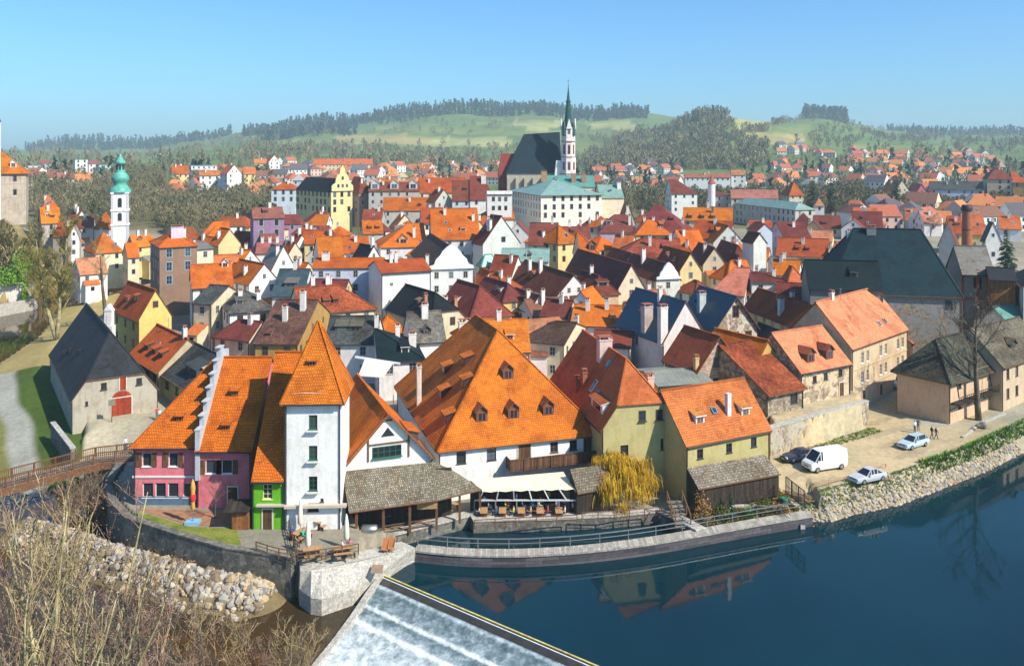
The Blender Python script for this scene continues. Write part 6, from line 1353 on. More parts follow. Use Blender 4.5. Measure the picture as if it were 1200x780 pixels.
def pavilion():
    a0, a1 = Vector(G(551, 562, 2.2)), Vector(G(660, 552.5, 2.2)); b0, b1 = Vector(G(566, 575.5, 1.55)), Vector(G(673, 572.5, 1.55))
    root = thing('terrace_pavilion', 'riverside dining terrace under a cream fabric awning with slanted white struts', 'pavilion', (b0.x, b0.y, -1.35)); o = root.location
    b = MB(); n = 12
    for i in range(n):
        f = lambda u, v: a0.lerp(a1, u).lerp(b0.lerp(b1, u), v)-o+Vector((0, 0, -.12*math.sin(u*math.pi*6)**2*v))
        for j in range(3): b.face([f(i/n, (j+1)/3), f((i+1)/n, (j+1)/3), f((i+1)/n, j/3), f(i/n, j/3)], 0, True)
    b.build('awning', M['canvas'], root, color=(.78, .68, .44))
    l0, l1 = Vector(G(556, 585.5, .35)), Vector(G(680, 586, .35)); l0.y = l1.y = (l0.y+l1.y)/2; b = MB(); b.bar(l0-o, l1-o, .14); b.build('front_beam', M['trim'], root, color=(.6, .6, .6))
    for i in range(7):
        u = i/6; b = MB(); b.bar(b0.lerp(b1, u)-o, l0.lerp(l1, min(1, u+.04))-o, .12); b.build('strut', M['trim'], root, color=(.62, .6, .56))
    b = MB()
    for i in range(6): p = l0.lerp(l1, i/5)-o; b.box(p.x-.06, p.x+.06, p.y-.06, p.y+.06, 0, p.z)
    b.build('posts', M['trim'], root, color=(.2, .22, .22))
    b = MB(); b.face([a0-o+Vector((0, -.1, -3.4)), a1-o+Vector((0, -.1, -3.4)), a1-o+Vector((0, -.1, -.05)), a0-o+Vector((0, -.1, -.05))]); b.build('dark_backing', M['woodd'], root)  # same dark sheet, in place of the shade under the awning
    p0, p1 = Vector(G(556, 607, -.3)), Vector(G(676, 601, -.3)); rail(root, [(p0.x, p0.y-.3), (p1.x, p1.y-.3)], -1.35, 1.0, 2.4, M['timber'], .08, (1., .7, .4), top=.07)
pavilion()
def lean_to(name, label, top, bot, zt_, zb_, base, wallm, roofc, th=.15):
    a0, a1 = Vector(G(*top[0], zt_)), Vector(G(*top[1], zt_)); b0, b1 = Vector(G(*bot[0], zb_)), Vector(G(*bot[1], zb_))
    root = thing(name, label, 'shed', (b0.x, b0.y, base)); o = root.location; b = MB(); f = [b0-o, b1-o, a1-o, a0-o]; t = Vector((0, 0, -th))
    b.face(f, 0); b.face([p+t for p in reversed(f)], 1)
    for i in range(4): b.face([f[i]+t, f[(i+1) % 4]+t, f[(i+1) % 4], f[i]], 1)
    b.build('roof', [M['shingle'], M['timber']], root, color=roofc)
    i_ = .12; w = [b0.lerp(a0, i_), b1.lerp(a1, i_), a1, a0]; w = [p-o for p in w]; b = MB()
    for i in range(4):
        p, q = w[i], w[(i+1) % 4]; b.face([(p.x, p.y, -.5), (q.x, q.y, -.5), (q.x, q.y, q.z-th-.02), (p.x, p.y, p.z-th-.02)])
    b.build('wall', wallm, root); return root
lean_to('shingle_shed', 'long dark plank shed with grey shingle roof by the river garden', [(805, 548), (896, 532)], [(819, 573), (915, 555)], 3.5, 1.9, -.1, M['woodd'], (.33, .285, .22))
lean_to('shingle_shed', 'small shingled shed roof between cream awning and yellow willow', [(668, 549), (712, 544)], [(677, 578), (716, 571)], 3.2, 1.3, -1.3, M['woodd'], (.26, .22, .16))
# market style furniture, built once and copied
def table_proto():
    t = thing('picnic_table', 'x', 'table'); b = MB(); b.box(-.9, .9, -.4, .4, .70, .76); b.build('tabletop', M['timberl'], t)
    for x in (-.6, .6): b = MB(); b.box(x-.05, x+.05, -.35, .35, 0, .70); b.build('leg', M['timber'], t)
    return t
def bench_proto():
    t = thing('bench', 'x', 'bench'); b = MB(); b.box(-.9, .9, -.17, .17, .42, .47); b.build('seat', M['timberl'], t)
    for x in (-.7, .7): b = MB(); b.box(x-.04, x+.04, -.15, .15, 0, .42); b.build('leg', M['timber'], t)
    return t
def umbrella_proto():
    t = thing('closed_umbrella', 'x', 'umbrella'); b = MB(); b.tube([(0, 0, 0), (0, 0, 3.1)], .03, 6); b.build('pole', M['timberl'], t)
    b = MB(); b.lathe([(.15, .8), (.28, 1.0), (.26, 1.8), (.18, 2.7), (.08, 3.2), (0, 3.35)], n=9); b.build('canopy', M['canvas'], t, color=(.72, .66, .55))
    b = MB(); b.box(-.3, .3, -.3, .3, 0, .08); b.build('base', M['pale'], t); return t
TB, BN, UM = table_proto(), bench_proto(), umbrella_proto()
FIRST = set()
def place(p, loc, rz, label, group):
    if p.name not in FIRST:
        FIRST.add(p.name); p.location = loc; p.rotation_euler = (0, 0, rz); p['label'] = label; p['group'] = group; return p
    return dup(p, loc, rz, label, group)
for i, (x, y, r, l) in enumerate(((352, 631, 60, 'wooden table nearest the leftmost closed umbrella'), (366, 652, 25, 'wooden table at the pier front corner'), (377, 617, 60, 'wooden table against the white tower foot'), (402, 650, 15, 'wooden table beside the diners in purple'))):
    p = G(x, y, 0); place(TB, p+Vector((0, 0, .03)), R(r), l, 'tables on the pier terrace')
    for s in (-1, 1):
        q = p+Vector((-math.sin(R(r))*s*.72, math.cos(R(r))*s*.72, .03)); place(BN, q, R(r), ('river side bench at the ' if s < 0 else 'house side bench at the ')+l, 'benches on the pier terrace')
for x, y, l in ((352, 624, 'closed umbrella nearest the green house'), (361, 650, 'closed umbrella standing in the middle of the diners on the pier terrace'), (391, 616, 'tall closed umbrella in front of the white tower'), (406, 642, 'closed umbrella beside the shingle canopy corner')): place(UM, G(x, y, 0)+Vector((0, 0, .02)), 0, 'cream '+l, 'closed umbrellas on the pier terrace')
def fence(name, label, pts, z, h=1.0, step=1.6, mat=None, rails=(1., .66, .33), cat='fence', zf=None, infill=None):
    r = thing(name, label, cat, (pts[0][0], pts[0][1], z)); rail(r, pts, z, h, step, mat or M['timber'], .09, rails, top=.07, zf=zf, infill=infill); return r
X0 = lambda a, b_, z=0: xy(a, b_, z)
fence('terrace_fence', 'brown rail fence along the outer edge of the pier terrace', [X0(338, 618), X0(349, 660), X0(384, 655), X0(420, 649)], 0)
fence('path_fence', 'brown rail fence on the ramp left of the pier terrace', [X0(300, 648), X0(322, 655), X0(342, 659)], .1)
fence('race_fence', 'brown rail fence along the mill race below the willow', [xy(682, 612, -1.2), xy(720, 611, -1.2), xy(770, 606, -1.2), xy(792, 609, -1.2)], -1.2, 1.1)
fence('wire_fence', 'thin wire garden fence between shed and parking place', [X0(921, 578), X0(943, 596)], 0, 1.9, 1.6, M['dark'], (1., .5, .1), infill=.3)
fence('timber_barrier', 'low log barrier between the white van and the silver saloon', [X0(952, 575), X0(1000, 561), X0(1038, 548)], 0, .55, 2.6, M['timberl'], (.9,))
# odd things on the quay
def deck_chair(x, y, r, label):
    t = thing('deck_chair', label, 'chair', G(x, y, -.75)+Vector((0, 0, .02)), R(r), 'deck chairs on the pier'); b = MB(); b.face([(-.3, -.5, .35), (.3, -.5, .35), (.3, .1, .35), (-.3, .1, .35)]); b.face([(-.3, .1, .35), (.3, .1, .35), (.3, .5, 1.1), (-.3, .5, 1.1)]); b.face([(.3, -.5, .33), (-.3, -.5, .33), (-.3, .1, .33), (.3, .1, .33)]); b.face([(.3, .1, .33), (-.3, .1, .33), (-.3, .5, 1.08), (.3, .5, 1.08)]); b.build('seat', M['cloth'], t, color=(.42, .16, .06))
    for s in (-.33, .33): b = MB(); b.bar((s, -.5, .36), (s, .55, 0), .05); b.bar((s, .5, 1.1), (s, -.3, 0), .05); b.build('leg', M['timberl'], t)
deck_chair(451, 646, -10, 'left one of two wooden deck chairs on the pale pier'); deck_chair(458, 645, -14, 'right one of two wooden deck chairs on the pale pier')
def tank():
    p = G(433, 627, -1.1); t = thing('metal_tank', 'lying grey metal tank under the shingle canopy edge', 'tank', p); b = MB(); b.tube([(-.8, 0, .6), (-.72, 0, .6), (.72, 0, .6), (.8, 0, .6)], [.35, .5, .5, .35], 14); b.build('barrel', M['steel'], t)
    for x in (-.5, .5): b = MB(); b.box(x-.08, x+.08, -.4, .4, 0, .25); b.build('cradle', M['timber'], t)
tank()
def banner():
    p = G(226, 613, 0); t = thing('banner_pole', 'red and yellow furled banner on a pole in the pink house garden', 'banner', p); b = MB(); b.tube([(0, 0, .2), (0, 0, 4.6)], .04, 6); b.build('pole', M['steel'], t)
    b = MB(); rr = random.Random(5); prof = [(.05, 1.3), (.26, 1.6), (.2, 2.1), (.3, 2.6), (.22, 3.2), (.28, 3.7), (.12, 4.4), (0, 4.5)]; b.lathe(prof, n=8); o = b.build('flag_cloth', [M['cloth']], t, color=(.62, .30, .06))
    b = MB(); b.lathe([(.27, 2.3), (.33, 2.6), (.3, 2.9), (.26, 3.05)], n=8); b.build('flag_stripe', M['cloth'], t, color=(.6, .03, .03)); b = MB(); b.box(-.7, .7, -.5, .5, 0, .3); b.build('base', M['trim'], t, color=(.2, .42, .6))
banner()
def booth():
    p = G(284, 618, 0); t = thing('garden_booth', 'small orange wooden booth by the green house corner', 'booth', p); b = MB(); b.box(-.9, .8, -.5, .6, 0, 1.7); b.build('body', M['woodo'], t); b = MB(); b.prism([(-1.6, -1.0, 1.9), (.9, -.8, 1.9), (.9, .8, 2.5), (-1.6, .8, 2.5)], [(-1.6, -1.0, 2.0), (.9, -.8, 2.0), (.9, .8, 2.6), (-1.6, .8, 2.6)]); b.build('roof', M['woodd'], t)
booth()
def patio():
    b = MB(); b.face([(*p, .03) for p in (X0(160, 596), X0(175, 601), X0(222, 615), X0(290, 617), X0(290, 600))][::1]); tag(b.build('patio', mat_plain('red_paving', (.33, .17, .09), .9, var=.3)), kind='structure')
    b = MB(); b.face([(*p, .015) for p in (X0(156, 600), X0(203, 622), X0(250, 638), X0(284, 644), X0(277, 619), X0(222, 617), X0(174, 602))]); tag(b.build('lawn', mat_leaf('lawn_grass', (.10, .14, .02), (.17, .20, .03), (.26, .24, .06), .5)), kind='structure')
patio()
def steps():
    p = G(801, 609, -.6); t = thing('wooden_steps', 'wooden steps with brown handrails beside the race garden', 'stairs', p, R(8))
    for i in range(7): b = MB(); b.box(-.75, .75, i*.45, i*.45+.43, i*.26-.9, i*.26-.75); b.build('step', M['woodg'], t)
    for s in (-.85, .85):
        b = MB()
        for i in (0, 3, 6): b.box(s-.06, s+.06, i*.45+.1, i*.45+.22, i*.26-.9, i*.26+.4)
        b.bar((s, .1, .35), (s, 2.9, 1.9), .1); b.build('handrail', M['timber'], t)
steps()
def sign_post():
    p = G(131, 494, 0); t = thing('sign_post', 'brown sign board on a post before the barn wall', 'sign', p, R(20)); b = MB(); b.tube([(0, 0, 0), (0, 0, 3.2)], .06, 6); b.build('post', M['timber'], t); b = MB(); b.box(-.45, .45, -.05, .03, 2.3, 3.1); b.build('board', M['trim'], t, color=(.22, .2, .14))
sign_post()
def yard_bits():
    p = G(919, 578, 0); t = thing('rain_barrel', 'green rain barrel at the corner of the plank shed', 'barrel', (p.x, p.y, landz(p.x, p.y))); b = MB(); b.lathe([(.36, 0), (.44, .4), (.42, .85), (.40, .9), (.38, .88), (0, .86)], n=14); b.build('cask', M['trim'], t, color=(.03, .16, .10)); b = MB(); b.lathe([(.45, .3), (.46, .36)], n=14); b.lathe([(.45, .62), (.45, .68)], n=14); b.build('hoops', M['dark'], t)
    p = G(930, 572, 0); rr = random.Random(8)
    t = thing('timber_pile', 'untidy pile of orange brown planks beside the plank shed', 'timber', (p.x, p.y, landz(p.x, p.y)), R(-40)); b = MB()
    for i in range(14): b.bar((-1.6+rr.gauss(0, .2), rr.uniform(-.6, .6), .1+.09*(i//3)), (1.5+rr.gauss(0, .3), rr.uniform(-.6, .6), .1+.09*(i//3)), .16, .07)
    b.build('planks', M['timberl'], t)
    for px, py, s, l in ((1150, 501, .75, 'dark boulder beside the bare tree on the quay'), (1141, 504, .35, 'small stone left of the dark boulder on the quay')):
        p = G(px, py, 0); me = bpy.data.meshes.new('boulder'); bm = bmesh.new(); bmesh.ops.create_icosphere(bm, subdivisions=2, radius=s)
        for v in bm.verts: v.co *= 1+.22*math.sin(v.co.x*5+px)+.15*math.cos(v.co.y*6); v.co.z *= .7
        bm.to_mesh(me); bm.free(); me.materials.append(M['quay']); tag(mobj('boulder', me, None, (p.x, p.y, landz(p.x, p.y)+s*.3)), l, 'boulder')
    p = G(1176, 524, 0); t = thing('mooring_post', 'short dark mooring post leaning at the grassy river edge', 'post', (p.x, p.y, landz(p.x, p.y))); b = MB(); b.tube([(0, 0, -.3), (.35, 0, 1.3)], [.2, .17], 8); b.build('shaft', M['timber'], t); b = MB(); b.lathe([(.2, 1.2), (.22, 1.34), (0, 1.36)], (.35, 0, 0), 8); b.build('cap', M['dark'], t)
    wall_thing('kerb_wall', 'low kerb of pale stones beneath the bare tree', [xy(1128, 513, 0), xy(1150, 496, 0), xy(1178, 485, 0)], -.15, .15, -.3, .22, M['pale'])
yard_bits()
def stone_bed():
    pts = [xy(845, 596, -.6), xy(858, 587, -.3), xy(900, 584, -.2), xy(922, 580, -.1), xy(934, 588, -.2), xy(941, 597, -.4)]
    wall_thing('rockery_wall', 'curved rockery edge of pale stones in the river garden', pts, -.25, .25, -2.0, [landz(*p)+.35 for p in pts], M['pale'])
stone_bed()

# ---------------------------------------------------------------- cars
def car(kind, px, py, rot, color, label, z=0.0):
    p = G(px, py, z); van = kind == 'van'
    t = thing('delivery_van' if van else 'parked_car', label, 'van' if van else 'car', p+Vector((0, 0, landz(p.x, p.y)-z+.02)), R(rot), 'vehicles parked on the riverside yard')
    # stations along the length: x, half width, sill z, belt z
    if van: st = [(-2.7, .80, .45, .9), (-2.6, .93, .35, 1.05), (-2.2, .98, .3, 1.25), (-1.5, 1.0, .3, 1.38), (2.4, 1.0, .3, 1.38), (2.68, .95, .4, 1.36), (2.7, .9, .5, 1.3)]; gl = [(-2.05, .9, 1.3, 0), (-1.2, .9, 1.38, .95), (-.9, .92, 1.38, 1.02), (2.62, .92, 1.38, 1.04), (2.66, .9, 1.36, .98)]; L0, wh, wr = 2.7, (-1.75, 1.75), .36
    elif kind == 'estate': st = [(-2.3, .62, .4, .62), (-2.22, .78, .28, .72), (-1.6, .87, .25, .84), (-.9, .88, .25, .92), (1.9, .88, .25, .96), (2.25, .82, .3, .95), (2.3, .75, .45, .85)]; gl = [(-1.0, .78, .90, 0), (-.2, .70, .93, .50), (.2, .69, .93, .54), (1.7, .68, .95, .52), (2.2, .74, .95, .03)]; L0, wh, wr = 2.3, (-1.4, 1.38), .32
    else: st = [(-2.35, .60, .42, .60), (-2.25, .78, .28, .70), (-1.6, .88, .24, .82), (-.8, .89, .24, .90), (1.3, .89, .24, .93), (2.1, .84, .28, .92), (2.3, .76, .36, .86), (2.36, .68, .48, .76)]; gl = [(-.95, .80, .88, 0), (-.15, .68, .90, .48), (.3, .66, .91, .52), (.85, .66, .92, .48), (1.65, .76, .92, .0)]; L0, wh, wr = 2.35, (-1.42, 1.42), .33
    b = MB()
    def ring(x, hw, z0, z1): return [(x, -hw*.92, z0), (x, -hw, z0+(z1-z0)*.45), (x, -hw*.97, z1-.06), (x, -hw*.86, z1), (x, hw*.86, z1), (x, hw*.97, z1-.06), (x, hw, z0+(z1-z0)*.45), (x, hw*.92, z0)]
    rs = [ring(*s) for s in st]
    for A, B in zip(rs[:-1], rs[1:]):
        for i in range(8): j = (i+1) % 8; b.face([A[j], A[i], B[i], B[j]], 0, True)
    b.face(rs[0], 0); b.face(rs[-1][::-1], 0)
    for s in (-1, 1):
        for i in (0, 1): x = wh[i]; b.lathe([(wr+.07, -.02), (wr+.07, .0), (0, .0)], (0, 0, 0), 14, 1)
    body = b.build('body', [M['paint'], M['dark']], t, color=color)
    body.data.materials[1] = M['rubber']
    g = MB()
    def gr(x, hw, z, h): return [(x, -hw, z-.02), (x, -(hw-.12*(h > 0.1)), z+h), (x, hw-.12*(h > 0.1), z+h), (x, hw, z-.02)]
    gs = [gr(*q) for q in gl]
    for k, (A, B) in enumerate(zip(gs[:-1], gs[1:])):
        side = 0 if (van and k >= 2) else 1
        top = 1 if k == 0 or (k == len(gs)-2 and not van) else 0
        if van and k == len(gs)-2: top = 0
        g.face([A[0], B[0], B[1], A[1]], side); g.face([A[1], B[1], B[2], A[2]], top); g.face([A[2], B[2], B[3], A[3]], side)
    g.face(gs[-1][::-1], 0)
    g.face(gs[0], 0)
    cab = g.build('cabin', [M['paint'], M['glass']], t, color=color)
    pl = MB()
    for s in (-1, 1):
        for k in range(1, len(gl)-1):
            if van and k > 2: continue
            a = gs[k][0 if s < 0 else 3]; c = gs[k][1 if s < 0 else 2]; pl.bar(Vector(a)+Vector((0, s*.012, 0)), Vector(c)+Vector((0, s*.012, 0)), .09, .05)
        a, c = gs[0][0 if s < 0 else 3], gs[1][1 if s < 0 else 2]; pl.bar(a, c, .09, .06)
        a, c = gs[-1][0 if s < 0 else 3], gs[-2][1 if s < 0 else 2]; pl.bar(a, c, .12, .06)
    pl.build('pillars', M['paint'], t, color=color)
    for s in (-1, 1):
        for x in wh:
            w = MB(); w.lathe([(wr*.62, .115), (wr*.95, .11), (wr, .06), (wr, -.12), (0, -.12)], n=16); o = w.build('wheel', M['rubber'], t, (x, s*(.78 if not van else .88), wr)); o.rotation_euler = (R(-90)*s, 0, 0)
            r_ = MB(); r_.lathe([(0, .10), (wr*.3, .125), (wr*.62, .118)], n=10); r_.build('rim', M['steel'], o)
        h = MB(); h.box(-.06, .05, -.19, .19, -.08, .08); h.build('headlight', mat_plain('lamp_glass_%s%d' % (label[:5], s), (.7, .75, .8), .15), t, (-L0+.10, s*.58, .68 if not van else .85))
        h = MB(); h.box(-.04, .05, -.12, .12, -.12, .12); h.build('tail_light', M['brickred'], t, (L0-.05, s*(.66 if not van else .8), .75 if not van else .95))
        h = MB(); h.box(-.08, .08, -.1, .1, -.07, .07); h.build('wing_mirror', M['paint'], t, (gl[0][0]+.35, s*(gl[0][1]+.14), gl[0][2]+.1), None, color)
    h = MB(); h.box(-.03, .0, -.26, .26, -.06, .06); h.build('number_plate', M['trim'], t, (-L0-.005, 0, .45), None, (.75, .75, .72))
    h = MB(); h.box(-.02, .02, -.4, .4, -.05, .07); h.build('grille', M['rubber'], t, (-L0+.01, 0, .62 if not van else .72))
    h = MB(); h.box(-.1, .06, -.75, .75, -.07, .06); h.build('bumper', M['rubber'] if van else M['paint'], t, (-L0+.05, 0, .36 if not van else .42), None, color)
    return t
car('saloon', 1017, 563, 24, (.48, .50, .52), 'silver saloon car parked nearest the river bank')
car('van', 966, 549, 20, (.70, .70, .69), 'white panel van parked by the low log barrier')
car('saloon', 937, 539, 16, (.02, .03, .06), 'dark blue car half hidden behind the white van')
car('estate', 1070, 523, 30, (.42, .52, .57), 'pale blue estate car near the pedestrians')
car('van', 1055, 457, 38, (.66, .68, .68), 'white van in the passage beside the long beige house')

# ---------------------------------------------------------------- people
def person_mesh(name, pose):
    J = {'hip': (0, 0, .93), 'waist': (0, 0, 1.08), 'chest': (0, .01, 1.33), 'neck': (0, .01, 1.50), 'head': (0, -.015, 1.60), 'top': (0, -.01, 1.70)}
    rad = {'hip': .145, 'waist': .13, 'chest': .155, 'neck': .055, 'head': .092, 'top': .075}
    E = [('hip', 'waist'), ('waist', 'chest'), ('chest', 'neck'), ('neck', 'head'), ('head', 'top')]
    for s, k in ((-1, 'l'), (1, 'r')):
        if pose == 'sit': leg = [(s*.09, -.03, .88), (s*.11, -.42, .86), (s*.11, -.46, .47), (s*.11, -.58, .42)]; arm = [(s*.19, .0, 1.40), (s*.24, -.12, 1.14), (s*.15, -.36, 1.12), (s*.12, -.44, 1.13)]
        elif pose == 'walk': leg = [(s*.09, 0, .90), (s*.10, -s*.14-.03, .50), (s*.10, -s*.26+.07, .09), (s*.10, -s*.28-.07, .05)]; arm = [(s*.19, .0, 1.41), (s*.24, s*.12, 1.14), (s*.23, s*.10-.14, .92), (s*.22, s*.10-.2, .85)]
        else: leg = [(s*.09, 0, .90), (s*.10, -.01, .50), (s*.11, .02, .09), (s*.12, -.12, .05)]; arm = [(s*.19, .0, 1.41), (s*.25, .03, 1.14), (s*.24, -.10, .92), (s*.23, -.14, .84)]
        for n_, p, r in zip(('th', 'kn', 'an', 'toe'), leg, (.085, .06, .045, .038)): J[n_+k] = p; rad[n_+k] = r
        for n_, p, r in zip(('sh', 'el', 'wr', 'ha'), arm, (.058, .043, .033, .036)): J[n_+k] = p; rad[n_+k] = r
        E += [('hip', 'th'+k), ('th'+k, 'kn'+k), ('kn'+k, 'an'+k), ('an'+k, 'toe'+k), ('chest', 'sh'+k), ('sh'+k, 'el'+k), ('el'+k, 'wr'+k), ('wr'+k, 'ha'+k)]
    ks = list(J); me = bpy.data.meshes.new(name); me.from_pydata([J[k] for k in ks], [(ks.index(a), ks.index(c)) for a, c in E], [])
    o = bpy.data.objects.new(name, me); COL.objects.link(o)
    o.modifiers.new('s', 'SKIN'); o.modifiers.new('u', 'SUBSURF').levels = 1
    for v, k in zip(me.skin_vertices[0].data, ks): v.radius = (rad[k], rad[k]*(.78 if k in ('chest', 'waist', 'hip') else 1)); v.use_root = (k == 'hip')
    dg = bpy.context.evaluated_depsgraph_get(); dg.update(); new = bpy.data.meshes.new_from_object(o.evaluated_get(dg)); new.name = name
    bpy.data.objects.remove(o); new.materials.clear()
    for m in (M['cloth'], M['skin'], M['hair'], MATS.get('trousers') or mat_plain('trousers', (.05, .06, .10), .9), M['rubber']): new.materials.append(m)
    hd = Vector(J['head'])
    for f in new.polygons:
        c = f.center; m = 0
        if c.z > 1.50: m = 2 if (c.z > 1.66 or c.y > .035) else 1
        elif min((c-Vector(J['ha'+k])).length for k in 'lr') < .085: m = 1
        elif min((c-Vector(J['an'+k])).length for k in 'lr') < .10 or min((c-Vector(J['toe'+k])).length for k in 'lr') < .11: m = 4
        elif (pose != 'sit' and c.z < .98) or (pose == 'sit' and c.z < 1.0 and not (abs(c.x) > .17 and c.z > .97)): m = 3
        f.material_index = m; f.use_smooth = True
    return new
PM = {k: person_mesh('person_'+k, k) for k in ('stand', 'walk', 'sit')}
def person(px, py, z, pose, rot, col, label, group=None, dz=0.0, loc=None):
    p = Vector(loc) if loc is not None else G(px, py, z)
    if loc is None and z == 0: p.z = landz(p.x, p.y)
    p.z += .02+dz+(-.42 if pose == 'sit' else 0)
    o = mobj('person', PM[pose], None, p, R(rot), col); tag(o, label, 'person', group)
person(78, 513, 0, 'walk', 150, (.6, .04, .05), 'person in a red top walking on the barn square', 'walkers on the square')
person(82, 521, 0, 'walk', 140, (.75, .72, .68), 'person in white walking behind the red top on the square', 'walkers on the square')
person(89, 521, 0, 'walk', 160, (.06, .07, .14), 'person in dark blue walking on the barn square', 'walkers on the square')
person(184, 491, 0, 'stand', 20, (.65, .05, .06), 'person in red standing at the right corner of the barn', 'walkers on the square')
person(187, 493, 0, 'stand', 60, (.45, .6, .75), 'person in pale blue standing at the right corner of the barn', 'walkers on the square')
person(147, 528, .35, 'stand', 30, (.62, .6, .66), 'person in grey lilac standing at the end of the wooden footbridge', 'walkers on the square')
person(203, 468, 0, 'walk', 200, (.6, .5, .45), 'person in beige in the shop lane', 'walkers on the square')
person(1072, 507, 0, 'stand', 200, (.55, .68, .75), 'person in light blue shirt behind the pale estate car', 'pedestrians on the yard')
person(1076, 505, 0, 'stand', 160, (.10, .09, .09), 'person in black behind the pale estate car', 'pedestrians on the yard')
person(1092, 514, 0, 'walk', 90, (.03, .03, .05), 'person in dark jacket walking right of the pale estate car', 'pedestrians on the yard')
person(1097, 515, 0, 'walk', 80, (.06, .05, .06), 'second person in dark clothes right of the pale estate car', 'pedestrians on the yard')
for i, (px, py, c, l) in enumerate(((342, 630, (.05, .12, .3), 'blue'), (355, 634, (.03, .4, .2), 'green'), (346, 643, (.5, .3, .12), 'brown'), (360, 660, (.55, .65, .75), 'pale blue'), (376, 656, (.12, .08, .12), 'black'), (395, 651, (.3, .18, .42), 'purple'), (401, 648, (.6, .5, .6), 'lilac'), (410, 646, (.45, .15, .2), 'dark red'))):
    person(px, py, 0, 'sit', (i*77) % 360, c, 'person in %s sitting at a table on the pier terrace' % l, 'diners on the pier terrace', dz=.0)
DC = (((.6, .5, .42), 'beige'), ((.65, .62, .58), 'white'), ((.06, .12, .3), 'navy'), ((.6, .5, .06), 'yellow'), ((.65, .55, .1), 'mustard'), ((.04, .1, .28), 'dark blue'), ((.55, .3, .12), 'orange brown'), ((.7, .68, .66), 'pale grey'), ((.5, .04, .06), 'red'), ((.55, .2, .12), 'rust'), ((.7, .55, .45), 'pink beige'), ((.5, .65, .75), 'light blue'))
for i, (c, l) in enumerate(DC):
    a = G(562+10.0*i, 601, -.9); a.z = -1.35; a.y += (i % 2)*1.2
    person(0, 0, 0, 'sit', 90 if i % 2 else -90, c, 'person in %s seated under the cream awning' % l, 'diners under the cream awning', loc=a)
for i, (c, l) in enumerate(DC[::-1]):
    a = G(567+9.6*i, 598, -.9); a.z = -1.30; a.y += .9+(i % 3)*.8
    person(0, 0, 0, 'sit' if i % 4 else 'stand', (i*63) % 360, tuple(min(.8, q*1.15) for q in c), 'person in %s at the rear tables under the cream awning' % l, 'diners at the rear of the cream awning terrace', loc=a)
for i, (px, py, c, l) in enumerate(((452, 612, (.5, .1, .08), 'red'), (476, 609, (.1, .12, .2), 'dark blue'), (498, 604, (.6, .58, .5), 'cream'), (520, 600, (.2, .3, .15), 'olive'))):
    a = G(px, py, -1.35); person(0, 0, 0, 'sit', 40+i*60, c, 'person in %s seated behind the rail of the shingle canopy' % l, 'diners under the shingle canopy', loc=a)
    place(TB, a+Vector((.9, .5, .03)), R(20), 'wooden table beside the person in %s under the shingle canopy' % l, 'tables under the shingle canopy')
for i in range(5):
    a = G(567+22*i, 600, -.9); a.z = -1.35; place(TB, a, R(90), 'wooden table number %s from the left under the cream awning' % ('one', 'two', 'three', 'four', 'five')[i], 'tables under the cream awning')
# ---------------------------------------------------------------- plants and trees
def branch_tree(seed, h, spread=.45, trunk_r=.2, n1=9, n2=5, n3=4, lean=0.0, start=.3, up=.55, twig=.012, forks=1):
    """trunk tube mesh and a mesh of limbs and twigs"""
    r = random.Random(seed); T_, C = MB(), MB()
    def path(p, d, L, n, wob, upw):
        pts = [Vector(p)]; d = Vector(d).normalized()
        for i in range(n):
            d = (d+Vector((r.gauss(0, wob), r.gauss(0, wob), r.gauss(0, wob)+upw))).normalized(); pts.append(pts[-1]+d*L/n)
        return pts
    for f in range(forks):
        d0 = Vector((r.gauss(lean, .03 if forks == 1 else .26), r.gauss(0, .03 if forks == 1 else .22), 1)); tr = path((r.uniform(-.1, .1)*forks, r.uniform(-.1, .1)*forks, -.3), d0, h*r.uniform(.85, 1.0), 8, .05, .06)
        T_.tube(tr, [trunk_r*(1-.115*i)+.02 for i in range(9)], 7)
        for i in range(n1):
            s = start+(1-start)*(i+r.random()*.7)/n1; k = min(7, int(s*8)); p = tr[k].lerp(tr[k+1], s*8-k); a = r.uniform(0, 6.283)
            L1 = h*spread*(1.1-.65*s)*r.uniform(.7, 1.15); l1 = path(p, (math.cos(a), math.sin(a), up*r.uniform(.6, 1.5)), L1, 5, .13, .10); r1 = trunk_r*(1-.1*s*8)*.42+.012
            C.tube(l1, [max(twig, r1*(1-.17*q)) for q in range(6)], 5, cap=False)
            for j in range(n2):
                u = .25+.75*(j+r.random())/n2; k = min(4, int(u*5)); p = l1[k].lerp(l1[k+1], u*5-k); b_ = (l1[k+1]-l1[k]).normalized(); d = b_+Vector((r.gauss(0, .6), r.gauss(0, .6), r.gauss(.25, .4)))
                L2 = L1*.5*r.uniform(.5, 1.1)*(1.2-.5*u); l2 = path(p, d, L2, 4, .18, .08); C.tube(l2, [max(twig*.8, r1*.34*(1-.2*q)) for q in range(5)], 4, cap=False)
                for q in range(n3):
                    u = .2+.8*(q+r.random())/n3; k = min(3, int(u*4)); p = l2[k].lerp(l2[k+1], min(1, u*4-k)); d = (l2[k+1]-l2[k]).normalized()+Vector((r.gauss(0, .7), r.gauss(0, .7), r.gauss(.2, .45)))
                    l3 = path(p, d, L2*.5*r.uniform(.5, 1.1), 2, .2, .05); C.tube(l3, [twig*.8, twig*.6, twig*.35], 3, cap=False)
    return T_, C
